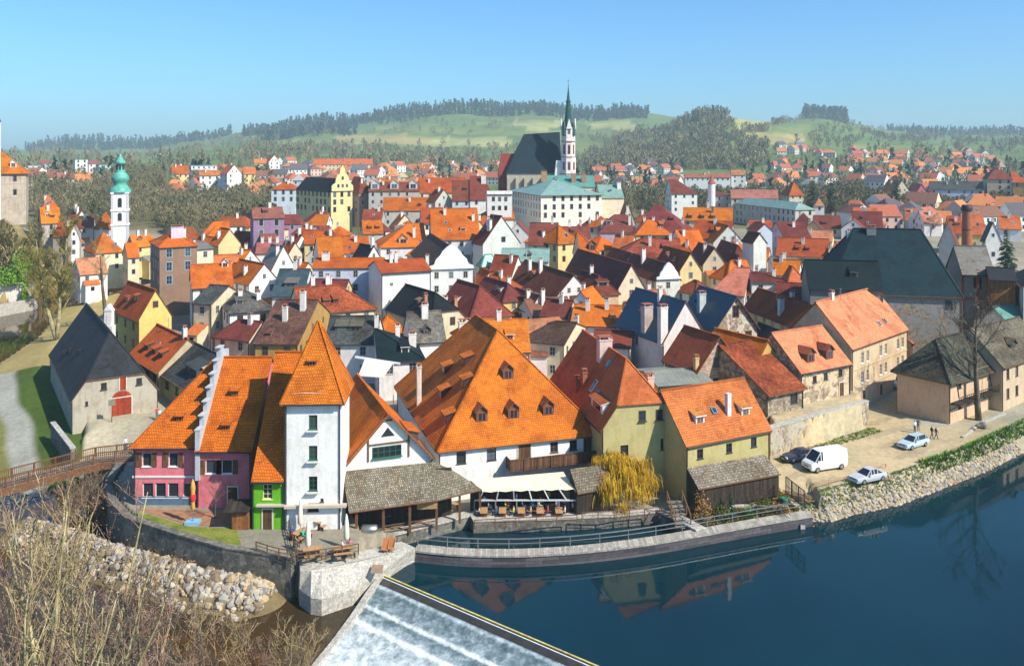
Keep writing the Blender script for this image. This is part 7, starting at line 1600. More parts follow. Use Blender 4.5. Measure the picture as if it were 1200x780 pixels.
def bare_tree(name, label, loc, protos, seed, h, cat='tree', group=None, mats=('bark', 'twig'), buds=None, rz=None, **kw):
    key = (seed, h, mats, tuple(sorted(kw.items())))
    if key not in protos:
        T_, C = branch_tree(seed, h, **kw)
        if buds:
            r = random.Random(seed); n, sz, _ = buds; vs = [v for v in C.v]
            for i in range(n):
                p = Vector(r.choice(vs))+Vector((r.gauss(0, .25), r.gauss(0, .25), r.gauss(0, .25))); a = r.uniform(0, 6.3); u = Vector((math.cos(a), math.sin(a), r.uniform(-.6, .6)))*sz*r.uniform(.5, 1.2); w = Vector((-u.y, u.x, r.uniform(-.5, .5)*sz))*.6
                C.face([p-u, p+w*.7, p+u, p-w*.7], 1)
        protos[key] = (T_.mesh('trunk', M[mats[0]]), C.mesh('crown', [M[mats[1]], M[buds[2]] if buds else M[mats[1]]]))
    t = thing(name, label, cat, loc, rz if rz is not None else RND.uniform(0, 6.28), group); a, c = protos[key]; mobj('trunk', a, t); mobj('crown', c, t); return t
PR_ = {}
# tall riverside trees on the left
p = G(66, 402, -2.6); bare_tree('riverside_tree', 'tall slender budding tree on the left river bank behind the black barn roof', (p.x, p.y, landz(p.x, p.y)), PR_, 11, 25, mats=('barkg', 'bud'), buds=(13000, .17, 'bud'), spread=.34, trunk_r=.5, n1=24, n2=8, n3=5, start=.22, up=1.2, twig=.045, forks=2, rz=0)
p = G(124, 376, 0); bare_tree('riverside_tree', 'bare tree with thick grey trunk left of the yellow house', (p.x, p.y, landz(p.x, p.y)), PR_, 12, 20, spread=.28, trunk_r=.5, n1=14, n2=6, n3=4, start=.45, up=.9, twig=.03, rz=1)
p = G(52, 360, -3); bare_tree('riverside_tree', 'olive green budding tree across the river at the left', (p.x, p.y, landz(p.x, p.y)), PR_, 13, 13, mats=('barkg', 'bud'), buds=(5000, .2, 'bud'), spread=.42, trunk_r=.2, n1=16, n2=6, n3=4, twig=.03, rz=2)
p = G(86, 352, -3); bare_tree('riverside_tree', 'rounded olive budding tree before the white riverside house', (p.x, p.y, landz(p.x, p.y)), PR_, 14, 13, mats=('barkg', 'bud'), buds=(5000, .2, 'bud'), spread=.42, trunk_r=.2, n1=16, n2=6, n3=4, twig=.03, rz=2)
p = G(1146, 492, 0); bare_tree('bare_tree', 'large dark leafless tree in front of the pink corner house', (p.x, p.y, landz(p.x, p.y)), PR_, 25, 17.5, mats=('bark', 'bark'), spread=.44, trunk_r=.45, n1=15, n2=8, n3=6, start=.34, up=.9, twig=.034, lean=0, rz=.4)
# foreground thicket
FG = [(30, 700, 50, 19, 2), (130, 730, 55, 15, 1), (-10, 700, 54, 20, 3), (70, 700, 49, 17.5, 4), (48, 720, 57, 20, 6), (100, 720, 60, 19, 5), (12, 720, 61, 19, 1), (160, 740, 60, 12.5, 2), (20, 690, 52, 17, 1), (62, 720, 54, 18, 2), (110, 740, 56, 15.5, 3), (-15, 700, 50, 17, 4), (85, 760, 60, 14, 5), (150, 770, 61, 12, 6), (35, 770, 46, 15, 1), (0, 775, 60, 12, 2), (185, 790, 64, 10, 3), (215, 800, 65.5, 9, 6), (245, 800, 66, 8, 1), (275, 800, 66.5, 7.5, 2), (305, 800, 67, 7, 3), (335, 810, 67, 7, 4), (168, 800, 58, 11, 5), (350, 820, 66, 6.5, 1), (145, 812, 66, 8, 3), ]
adj = ['tallest', 'slim', 'spreading', 'leaning', 'thick', 'reddish']
for i, (px, py, Y, h, sd) in enumerate(FG):
    x = (px-600)/FPX*Y; tall = h > 11
    y = Y; z = landz(x, y)
    bare_tree('bank_tree' if tall else 'bank_shrub', ('yellowish bare tree rising from the near river bank in the lower left' if tall else 'reddish leafless shrub on the near river bank below the rubble'), (x, y, z), PR_, 30+sd+(0 if tall else 10), 16 if tall else 9, group='bare trees on the near bank' if tall else 'bare shrubs on the near bank',
              mats=('barkg', ('twig', 'bark', 'twigr')[i % 3]) if tall else ('bark', ('twigr', 'twig')[i % 2]), buds=(500, .07, 'twigr'), spread=.34 if tall else .42, trunk_r=.15 if tall else .06, n1=9 if tall else 7, n2=5, n3=2 if tall else 3, start=.2, up=1.0, twig=.021, forks=2 if tall else 4).scale = (h/(16 if tall else 9),)*3
# shrubs around the bridge end
for i, (px, py, h, l) in enumerate(((95, 590, 6, 'brown bare shrub below the wooden footbridge'), (118, 592, 5.5, 'tangled bare shrub at the left end of the garden wall'), (138, 600, 4.5, 'small bare shrub at the garden wall corner'), (75, 596, 6, 'bare shrub on the gravel bank under the footbridge'), (142, 585, 4, 'bare shrub against the pink house corner'))):
    p = G(px, py+24, -4); bare_tree('bank_shrub', l, (p.x, p.y, -4.4), PR_, 52+i, h, mats=('bark', 'twigr'), buds=(700, .07, 'bud'), spread=.5, trunk_r=.07, n1=12, n2=6, n3=5, start=.1, up=.8, twig=.016, forks=4)
p = G(251, 607, 0); bare_tree('garden_tree', 'small bare round tree before the pink house door', (p.x, p.y, .03), PR_, 61, 4.2, spread=.5, trunk_r=.07, n1=14, n2=6, n3=4, start=.45, twig=.012, mats=('bark', 'twigr'))
def willow():
    p = G(727, 592, -1.2); r = random.Random(4); t = thing('weeping_willow', 'golden yellow weeping willow beside the mill race', 'tree', (p.x, p.y+1.0, -1.3)); T_, C = MB(), MB()
    T_.tube([(0, 0, -.3), (.1, 0, 1.5), (.05, 0, 3.2)], [.3, .24, .16], 8)
    for i in range(120):
        a = r.uniform(0, 6.283); q = r.uniform(0, 1)**.6; k_ = 1+.16*math.sin(3*a+1)+.1*math.sin(5*a); top = Vector((math.cos(a)*3.7*q*k_, math.sin(a)*3.1*q*k_, r.uniform(1.2, 3.2)+2.6*(1-q*q)+r.gauss(0, .3)))
        T_.tube([(.05, 0, 2.6), top*.5+Vector((0, 0, 1.9)), top], [.06, .035, .015], 4, cap=False)
        for j in range(52):
            d = Vector((math.cos(a)*r.uniform(.1, .6)+r.gauss(0, .3), math.sin(a)*r.uniform(.1, .6)+r.gauss(0, .3), .15)); p_ = top+Vector((r.gauss(0, .35), r.gauss(0, .35), r.gauss(0, .2))); L = r.uniform(.5, 1.5); pts = [p_]
            for k in range(4): pts.append(pts[-1]+Vector((d.x*(1-k*.25)*.5, d.y*(1-k*.25)*.5, -.08-.28*k))*L/2.2)
            w = Vector((r.gauss(0, 1), r.gauss(0, 1), 0)).normalized()*.022
            for k in range(4): C.face([pts[k]-w, pts[k]+w, pts[k+1]+w, pts[k+1]-w])
    T_.build('trunk', M['barkg'], t); C.build('crown', M['willow'], t)
willow()
def conifer_mesh(seed, h, r0, tiers=9):
    r = random.Random(seed); b = MB(); b.tube([(0, 0, -.3), (0, 0, h*.97)], [h*.025, .02], 6, 1)
    for i in range(tiers*3):
        u = (i+r.random())/(tiers*3); z = h*(.08+.9*u); rr = r0*(1-u)**.85*r.uniform(.75, 1.15)+.05
        for j in range(11):
            a = r.uniform(0, 6.283); w = .32*rr+.05*h*.2; p = Vector((0, 0, z)); d = Vector((math.cos(a), math.sin(a), 0)); s = Vector((-d.y, d.x, 0))*w*.5; q = p+d*rr; q.z -= rr*.35
            b.face([p+Vector((0, 0, .1*rr)), q-s, q+d*rr*.12-Vector((0, 0, .1*rr)), q+s])
    return b
CM = None
def conifer(label, loc, h, r0=None, seed=1, group=None):
    t = thing('conifer', label, 'tree', loc, RND.uniform(0, 6.28), group); b = conifer_mesh(seed, h, r0 or h*.24); m1 = MB(); m2 = MB()
    for f, m in zip(b.f, b.m):
        q = [b.v[i] for i in f]; (m2 if m else m1).face(q)
    m2.build('trunk', M['bark'], t); m1.build('crown', M['conifer'], t); return t
def bush_mesh(seed, w, h, n=500, leaf=.09):
    r = random.Random(seed); b = MB()
    for i in range(n):
        a, e, q = r.uniform(0, 6.283), math.asin(r.uniform(-.2, 1)), r.uniform(.45, 1)**.5*(1+.18*math.sin(3*i)); k = 1+.25*math.sin(5*a+seed)*math.cos(3*e)
        p = Vector((math.cos(a)*math.cos(e)*w/2*q*k, math.sin(a)*math.cos(e)*w/2*q*k, h*.15+h*.85*max(0, math.sin(e))*q*k)); u = Vector((r.gauss(0, 1), r.gauss(0, 1), r.gauss(0, 1))).normalized()*leaf*r.uniform(.7, 1.5); v = u.cross(Vector((r.gauss(0, 1), r.gauss(0, 1), r.gauss(0, 1)))).normalized()*leaf*.7
        b.face([p-u, p+v, p+u, p-v])
    for i in range(6): a = i*1.05; b.tube([(0, 0, -.15), (math.cos(a)*w*.2, math.sin(a)*w*.2, h*.5)], [.03, .012], 4, 1)
    return b
BMS = {}
def bush(name, label, loc, w, h, mat='shrub', seed=1, group=None, leaf=.09, n=500, cat='shrub'):
    k = (w, h, mat, seed, leaf, n)
    if k not in BMS: BMS[k] = bush_mesh(seed, w, h, n, leaf).mesh(name, [M[mat], M['bark']])
    o = mobj(name, BMS[k], None, loc, RND.uniform(0, 6.28)); tag(o, label, cat, group); return o
M['rust'] = mat_leaf('russet_leaves', (.22, .11, .03), (.36, .19, .05), (.5, .3, .09), .8)
def at(px, py, z=0): p = G(px, py, z); return (p.x, p.y, landz(p.x, p.y))
for px, py, w, h, m, l in ((823, 606, 1.9, 3.0, 'rust', 'tall russet shrub beside the wooden steps'), (848, 604, 1.6, 1.6, 'shrub', 'rounded green shrub at the left of the rockery'), (836, 598, 1.2, 2.2, 'green', 'narrow green shrub before the dark plank shed'), (877, 602, 1.1, 1.3, 'green', 'small bright green shrub on the rockery'), (896, 598, 1.7, 2.2, 'shrub', 'olive shrub in the middle of the rockery'), (915, 596, 2.2, 1.2, 'rust', 'low russet shrub at the right of the rockery'), (950, 600, 1.6, 1.8, 'rust', 'straw coloured shrub at the right end of the walkway')):
    bush('garden_shrub', l, at(px, py, -1.1), w, h, m, seed=int(px))
x_, y_, z_ = at(857, 602, -1.1); conifer('slim pointed conifer in the river garden', (x_, y_, z_), 2.9, .55, 3)
r = random.Random(21)
for i, (px, py) in enumerate(((180, 619), (206, 628), (226, 634), (250, 641), (264, 643))):
    bush('flower_shrub', ('orange russet low shrub on the lawn behind the river wall', 'second orange shrub on the lawn counted from the footbridge', 'yellow orange shrub in the middle of the lawn edge', 'pinkish shrub on the lawn edge near the green house', 'pale orange shrub at the end of the lawn')[i], at(px, py), 1.7, .9, 'rust', seed=i, group='shrubs on the lawn edge', n=350)
def field(name, line, w0, w1, mats, n, size, hgt, seed=1):
    """ground cover scattered in a band beside a polyline: one object"""
    r = random.Random(seed); b = MB(); L = [Vector(p) for p in line]; ls = [(L[i+1]-L[i]).length for i in range(len(L)-1)]; P_ = []
    for _ in range(n):
        k = r.choices(range(len(ls)), ls)[0]; u = r.random(); d = (L[k+1]-L[k]).normalized(); q = L[k].lerp(L[k+1], u)+Vector((-d.y, d.x))*r.uniform(w0, w1); P_.append((q.x, q.y))
    A = np.array(P_); Z = land(A[:, 0], A[:, 1])
    for p, z in zip(P_, Z):
        if z < -2.45: continue
        p = Vector((*p, z)); m = r.choices(range(len(mats)), [q[1] for q in mats])[0]
        for _ in range(6):
            a = r.uniform(0, 6.283); s = size*r.uniform(.5, 1.3); d = Vector((math.cos(a), math.sin(a), 0)); w = Vector((-d.y, d.x, 0))*s*.35; tip = p+d*s+Vector((0, 0, hgt*r.uniform(.5, 1.3)))
            b.face([p-w*.6, p+w*.6, tip+w*.3, tip-w*.3], m)
    return tag(b.build(name, [M[q[0]] for q in mats]), None, None, None, 'stuff')
M['palel'] = mat_leaf('pale_leaves', (.22, .24, .14), (.34, .36, .24), (.46, .46, .34), 1.2)
M['lush'] = mat_leaf('lush_leaves', (.08, .18, .015), (.14, .27, .02), (.22, .36, .05), 1.0)
BK = POOL[11:20]
field('bank_plants', BK[:5], .9, 2.3, [('palel', 4), ('lush', 4), ('shrub', 1)], 1100, .2, .18)
field('bank_grass', BK[4:], 1.1, 2.5, [('lush', 5), ('green', 2), ('palel', 1)], 3000, .3, .38, seed=2)
field('garden_plants', POOL[9:12], .9, 4.5, [('shrub', 3), ('rust', 2), ('green', 1)], 1100, .28, .3, seed=3)
field('weeds', [xy(905, 537, 0), xy(1018, 500, 0)], -2.2, -.3, [('lush', 2), ('shrub', 2)], 500, .22, .15, seed=4)
# rubble along the wall
def stones(name, spots, mats, seed):
    """spots: (x, y, z, size): loose angular stones in one heap"""
    r = random.Random(seed); b = MB(); base = bmesh.new(); bmesh.ops.create_icosphere(base, subdivisions=1, radius=1); bv = [v.co.copy() for v in base.verts]; bf = [[v.index for v in f.verts] for f in base.faces]; base.free()
    for x, y, z, sz in spots:
        sx, sy, sz_ = sz*r.uniform(.7, 1.4), sz*r.uniform(.7, 1.3), sz*r.uniform(.55, 1); rt = Matrix.Rotation(r.uniform(0, 6), 3, Vector((r.gauss(0, 1), r.gauss(0, 1), r.gauss(0, 1))).normalized()); i0 = len(b.v); mi = r.randrange(len(mats))
        for v in bv: q = rt @ Vector((v.x*sx*r.uniform(.75, 1.1), v.y*sy*r.uniform(.75, 1.1), v.z*sz_)); b.v.append((x+q.x, y+q.y, z+q.z))
        for f in bf: b.f.append(tuple(i0+j for j in f)); b.m.append(mi); b.sm.append(False)
    tag(b.build(name, mats), kind='stuff')
def rubble():
    r = random.Random(9); ln = RUBL; wd = [3.6, 3.2, 2.8, 2.6, 2.6, 2.4]; sp = []
    for i in range(3600):
        s = r.uniform(0, len(ln)-.55); k = min(int(s), len(ln)-2); u = s-k; w = wd[k]*(1-u)+wd[k+1]*u; off = r.gauss(0, .46); x = ln[k][0]*(1-u)+ln[k+1][0]*u+off*w*.3; y = ln[k][1]*(1-u)+ln[k+1][1]*u+off*w-.4
        sp.append((x, y, r.uniform(-.08, .16), min(.55, .09+r.expovariate(8))*(1.1 if s > 2 else .65)))
    Z = land(np.array([p[0] for p in sp]), np.array([p[1] for p in sp]))
    stones('rubble', [(x, y, max(z, -4.0)+dz, s) for (x, y, dz, s), z in zip(sp, Z) if z < -1.5], [mat_plain('rubble_pale', (.42, .36, .28), .9, var=.35), mat_plain('rubble_grey', (.32, .30, .27), .9, var=.3), mat_plain('rubble_ochre', (.42, .31, .18), .9, var=.3), mat_plain('rubble_brown', (.20, .15, .10), .9, var=.3)], 9)
    sp = []; L = [Vector(p) for p in BK]; ls = [(L[i+1]-L[i]).length for i in range(6)]
    for i in range(2600):
        k = r.choices(range(6), ls)[0]; d = (L[k+1]-L[k]).normalized(); q = L[k].lerp(L[k+1], r.random())+Vector((-d.y, d.x))*(.05+abs(r.gauss(0, .8))); sp.append((q.x, q.y, min(.34, .07+r.expovariate(12))))
    Z = land(np.array([p[0] for p in sp]), np.array([p[1] for p in sp])); stones('bank_stones', [(x, y, max(z, -2.6)+.03, s) for (x, y, s), z in zip(sp, Z)], [MATS['rubble_pale'], MATS['rubble_grey'], MATS['rubble_ochre']], 10)
rubble()
# left far bank: hedge, garden walls, evergreens, scrub on the rock
wall_thing('garden_wall', 'white garden wall on the far left river bank', [(P(-20, 331, 223).x, 223), (P(40, 324, 229).x, 229)], -.3, .3, -3, 3.6, M['plaster'], None, col=(.66, .62, .55))
wall_thing('river_wall', 'pale stone bank wall along the far left river edge', [(P(-20, 362, 214).x, 214.5), (P(42, 349, 228).x, 229)], -.3, .3, -5, -.6, M['pale'])
M['purple'] = mat_leaf('purple_blossom', (.12, .04, .12), (.25, .12, .24), (.4, .25, .36), 1.5)
for i in range(9):
    q = P(-2+5.0*i, 348, 221+i*.9); bush('heather_bush', 'purple flowering bush in the hedge row on the far left bank', (q.x, q.y, landz(q.x, q.y)+.5), 2.6, 2.6, 'purple', seed=i % 3, group='purple hedge row', n=420, leaf=.14)
for px, py, Y, w, h, l in ((22, 318, 228, 6, 9, 'bright green evergreen on the far left bank'), (33, 315, 231, 5, 8, 'second bright green evergreen next to the rock'), (6, 326, 225, 5, 4, 'clipped green hedge bush at the left picture edge'), (29, 345, 226, 1.6, 3.4, 'slim dark green cypress bush by the hedge row')):
    q = P(px, py, Y); bush('evergreen', l, (q.x, q.y, q.z-h*.5), w, h, 'lush', seed=int(px), n=1500, leaf=.28)
def scrub():
    r = random.Random(31); b = MB(); V = []
    A = np.array([(r.uniform(-165, -122), r.uniform(224, 246)) for _ in range(5000)]); Z = land(A[:, 0], A[:, 1])
    V = [(x, y, z) for (x, y), z in zip(A, Z) if 3 < z < 21.5][:1100]
    for (x, y, z) in V:
        for _ in range(26):
            a = r.uniform(0, 6.28); L = r.uniform(.6, 2.2); p = Vector((x+r.gauss(0, .6), y+r.gauss(0, .6), z)); d = Vector((math.cos(a)*.6, math.sin(a)*.6, r.uniform(.5, 1.2)))*L; w = Vector((-math.sin(a), math.cos(a), 0))*r.uniform(.08, .2); b.face([p-w*.4, p+w*.4, p+d+w, p+d-w], r.choice((0, 0, 1)))
    tag(b.build('scrub', [M['twig'], M['shrub']]), kind='stuff')
scrub()

# ---------------------------------------------------------------- the hills: woods and far houses
def woods(name, regions, mats, seed, quads=26, tall=1.0, conf=False, near=False):
    """regions: (px0, px1, Y0, Y1, count, height, keep function)"""
    rng = np.random.default_rng(seed); PV, PF = [], []; off = 0
    for (x0, x1, Y0, Y1, n, h, keep) in regions:
        px = rng.uniform(x0, x1, n*3); Y = np.exp(rng.uniform(np.log(Y0), np.log(Y1), n*3)); X = (px-600)/FPX*Y; Z = land(X, Y); py = PYH+(CAMZ-Z)*FPX/Y
        k = keep(px, py, Y) if keep else np.ones(len(px), bool); px, Y, X, Z = px[k][:n], Y[k][:n], X[k][:n], Z[k][:n]; m = len(X)
        if m == 0: continue
        H = h*rng.uniform(.45, 1.35, m); q = quads
        u = rng.random((m, q)); a = rng.uniform(0, 2*np.pi, (m, q))
        if conf: rr = (1-u)*.24*H[:, None]*rng.uniform(.3, 1, (m, q)); zz = H[:, None]*(.05+.95*u)
        else:
            rr = np.sqrt(np.clip(1-(2*u-.85)**2, .02, 1))*.34*H[:, None]*np.sqrt(rng.random((m, q))); zz = H[:, None]*(.18+.80*u)
        cx = X[:, None]+np.cos(a)*rr; cy = Y[:, None]+np.sin(a)*rr; cz = Z[:, None]+zz
        s = H[:, None]*rng.uniform(.05, .13, (m, q))*(1.2 if conf else (.42 if quads > 40 else .85))
        d = np.stack([np.cos(a)*.5, np.sin(a)*.5, (-.5 if conf else 1.0)*np.ones_like(a)*rng.uniform(.5, 1.3, (m, q))], -1)*s[..., None]*1.5
        t = rng.normal(size=(m, q, 3)); t -= (t*d).sum(-1, keepdims=True)*d/((d*d).sum(-1, keepdims=True)+1e-9); t *= (s/ (np.linalg.norm(t, axis=-1)+1e-9))[..., None]*(.7 if conf else .5)
        c = np.stack([cx, cy, cz], -1); v = np.stack([c-d-t*.6, c-d+t*.6, c+d+t, c+d-t], 2).reshape(-1, 3); PV.append(v)
        # trunks
        wv = H*.02+.06; tv = np.stack([np.stack([X-wv, Y, Z-.5], -1), np.stack([X+wv, Y, Z-.5], -1), np.stack([X+wv*.4, Y, Z+H*.75], -1), np.stack([X-wv*.4, Y, Z+H*.75], -1)], 1).reshape(-1, 3); PV.append(tv)
    V = np.concatenate(PV); F = np.arange(len(V)).reshape(-1, 4); me = grid_mesh(name, V, F); me.materials.append(mats); return tag(mobj(name, me), None, None, None, 'stuff')
def infield(px, py):
    k = np.zeros(px.shape, bool)
    for (a, b_, e, f, c) in FIELDS: k |= (px > a) & (px < b_) & (py > e+(px-a)*.012) & (py < f+(px-a)*.012)
    return k
nf = lambda px, py, Y: ~infield(px, py)
woods('valley_woods', [(40, 330, 345, 500, 900, 7, lambda px, py, Y: (px > 190) | (Y > 380)), (195, 300, 302, 390, 420, 5, None), (40, 130, 300, 345, 120, 5, None), (690, 1010, 430, 560, 620, 8, lambda px, py, Y: py > 215), (950, 1260, 395, 500, 420, 7, None), (20, 320, 510, 700, 330, 8, None)], M['woods'], 1, quads=190)
woods('hill_woods', [(-20, 330, 760, 2200, 340, 12, None), (280, 520, 900, 1900, 420, 12, nf), (500, 760, 900, 2000, 450, 11, lambda px, py, Y: nf(px, py, Y) & (np.sin(px*.2+py*.5)+np.sin(py*.9) > .2)), (690, 900, 900, 1500, 2000, 11, lambda px, py, Y: nf(px, py, Y) & (np.sin(px*.13)+np.sin(py*.4+px*.05) > -.9)), (880, 1240, 1150, 2600, 700, 12, lambda px, py, Y: nf(px, py, Y) & (np.sin(px*.09+py*.3)+np.sin(py*.7) > -.5)), (480, 800, 560, 900, 200, 8, None), (850, 1220, 560, 1050, 350, 8, None)], M['woods'], 2, quads=34)
woods('spruce_woods', [(285, 760, 2050, 2450, 1500, 19, lambda px, py, Y: py < 146-(px-520)*.0+np.maximum(0, (420-px))*.16), (300, 420, 1700, 2100, 240, 17, lambda px, py, Y: py < 175), (30, 270, 2300, 3100, 700, 22, None), (940, 992, 2150, 2400, 220, 32, None), (800, 850, 1330, 1420, 40, 12, None), (1040, 1240, 2300, 3000, 500, 20, None), (20, 320, 560, 800, 30, 13, None), (480, 800, 600, 900, 60, 11, None), (860, 1200, 520, 1000, 60, 12, None)], M['woodsg'], 3, quads=22, conf=True)
# individual trees in the middle distance
for px, Y, h, l in ((953, 420, 19, 'tall dark conifer left of its twin right of the school'), (974, 420, 20, 'tall dark conifer right of its twin right of the school'), (1051, 400, 18, 'big conifer above the brewery hall ridge'), (1180, 235, 13, 'conifer at the right edge above the brewery sheds'), (188, 1050, 22, 'pointed conifer on the left skyline'), (199, 1050, 22, 'second pointed conifer on the left skyline')):
    x = (px-600)/FPX*Y; conifer(l, (x, Y, landz(x, Y)), h, h*.24, int(px))
for i, (px, Y, h, l) in enumerate(((370, 322, 9, 'bare tree at the foot of the yellow granary'), (308, 430, 15, 'dark bare tree left of the orange roofed white house'), (190, 300, 12, 'hazy bare tree right of the onion tower'), (1185, 500, 15, 'bare tree beside the large brick villa'), (1090, 300, 9, 'bare tree behind the brewery ridge'), (420, 322, 7, 'bare tree between granary and orange roofs'))):
    x = (px-600)/FPX*Y; bare_tree('bare_tree', l, (x, Y, landz(x, Y)), PR_, 70+i, h, spread=.42, trunk_r=.16, n1=14, n2=6, n3=4, twig=.045, mats=('bark', 'twig'))
def far_house_mesh(w, d, h, rh, hip, wc, rc):
    b = MB(); b.box(-w/2, w/2, -d/2, d/2, -3, h, 0); o = .4; i = w/2*.6 if hip else -.2
    A = [(-w/2-o, -d/2-o, h-.2), (w/2+o, -d/2-o, h-.2), (w/2+o, d/2+o, h-.2), (-w/2-o, d/2+o, h-.2)]; r0, r1 = (-w/2+i, 0, h+rh), (w/2-i, 0, h+rh)
    b.face([A[0], A[1], r1, r0], 1); b.face([A[2], A[3], r0, r1], 1); m = 1 if hip else 0
    b.face([A[3], A[0], r0], m); b.face([A[1], A[2], r1], m)
    for z in ([h-1.6, h-4.4] if h > 5 else [h-1.6]):
        for k in range(int(w/2.8)):
            x = -w/2+w*(k+.5)/int(w/2.8); b.face([(x-.5, -d/2-.03, z-.7), (x+.5, -d/2-.03, z-.7), (x+.5, -d/2-.03, z+.7), (x-.5, -d/2-.03, z+.7)], 2)
        for k in range(int(d/3)):
            y = -d/2+d*(k+.5)/int(d/3)
            for s in (-1, 1): q = [(s*(w/2+.03), y-.5, z-.7), (s*(w/2+.03), y+.5, z-.7), (s*(w/2+.03), y+.5, z+.7), (s*(w/2+.03), y-.5, z+.7)]; b.face(q[::s], 2)
    b.box(w*.2, w*.2+.7, .5, 1.2, h+rh*.5, h+rh+.8, 3)
    k = 'far_wall_%.2f%.2f%.2f' % wc; m0 = MATS.get(k) or mat_plain(k, wc, .9, var=.1); k = 'far_roof_%.2f%.2f%.2f' % rc; m1 = MATS.get(k) or mat_plain(k, rc, .85, var=.25)
    return b.mesh('house', [m0, m1, M['glass'], M['brickred']])
FH = []
for wn_, wc in (('white', (.72, .7, .66)), ('cream', (.66, .56, .38)), ('pink', (.6, .42, .36)), ('grey', (.5, .5, .48))):
    for rn, rc in (('red', (.38, .11, .06)), ('orange', (.52, .19, .06)), ('brown', (.20, .09, .06)), ('dark', (.10, .09, .10))):
        for hip in (0, 1): FH.append((wn_, rn, hip, far_house_mesh(RND.uniform(9, 13), RND.uniform(8, 10), RND.choice((3.6, 5.8, 6.2)), RND.uniform(3.2, 4.6), hip, wc, rc)))
ZONES = [(905, 1170, 520, 1150, 120, 'on the hazy hillside right of the brewery'), (690, 800, 640, 980, 46, 'in the suburb right of the church spire'), (480, 610, 560, 1000, 44, 'in the suburb left of the church'), (300, 480, 520, 900, 40, 'beyond the yellow granary'), (195, 300, 480, 640, 16, 'on the plateau right of the onion tower'), (32, 140, 500, 700, 8, 'on the plateau left of the onion tower'), (1000, 1200, 310, 400, 26, 'in the quarter behind the brewery'), (800, 900, 560, 700, 12, 'below the wooded hill')]
def far_houses():
    r = random.Random(77); pts = []
    for (x0, x1, Y0, Y1, n, where) in ZONES:
        k = 0; tries = 0
        while k < n and tries < 4000:
            tries += 1; px = r.uniform(x0, x1); Y = math.exp(r.uniform(math.log(Y0), math.log(Y1))); x = (px-600)/FPX*Y
            if any((x-a)**2+(Y-c)**2 < 13.5**2 for a, c in pts): continue
            pts.append((x, Y)); wn_, rn, hip, me = r.choices(FH, [((3 if f[1] in ('red', 'orange') else 1)*(3 if f[0] == 'white' else 1)) for f in FH])[0]; k += 1
            o = mobj('suburb_house', me, None, (x, Y, landz(x, Y)-.2), r.choice((0, .4, -.4, .9, -.8, 1.57))+r.gauss(0, .12)); tag(o, 'small far %s house with %s %s roof %s' % (wn_, rn, 'hipped' if hip else 'gabled', where), 'house', 'far houses '+where)
far_houses()
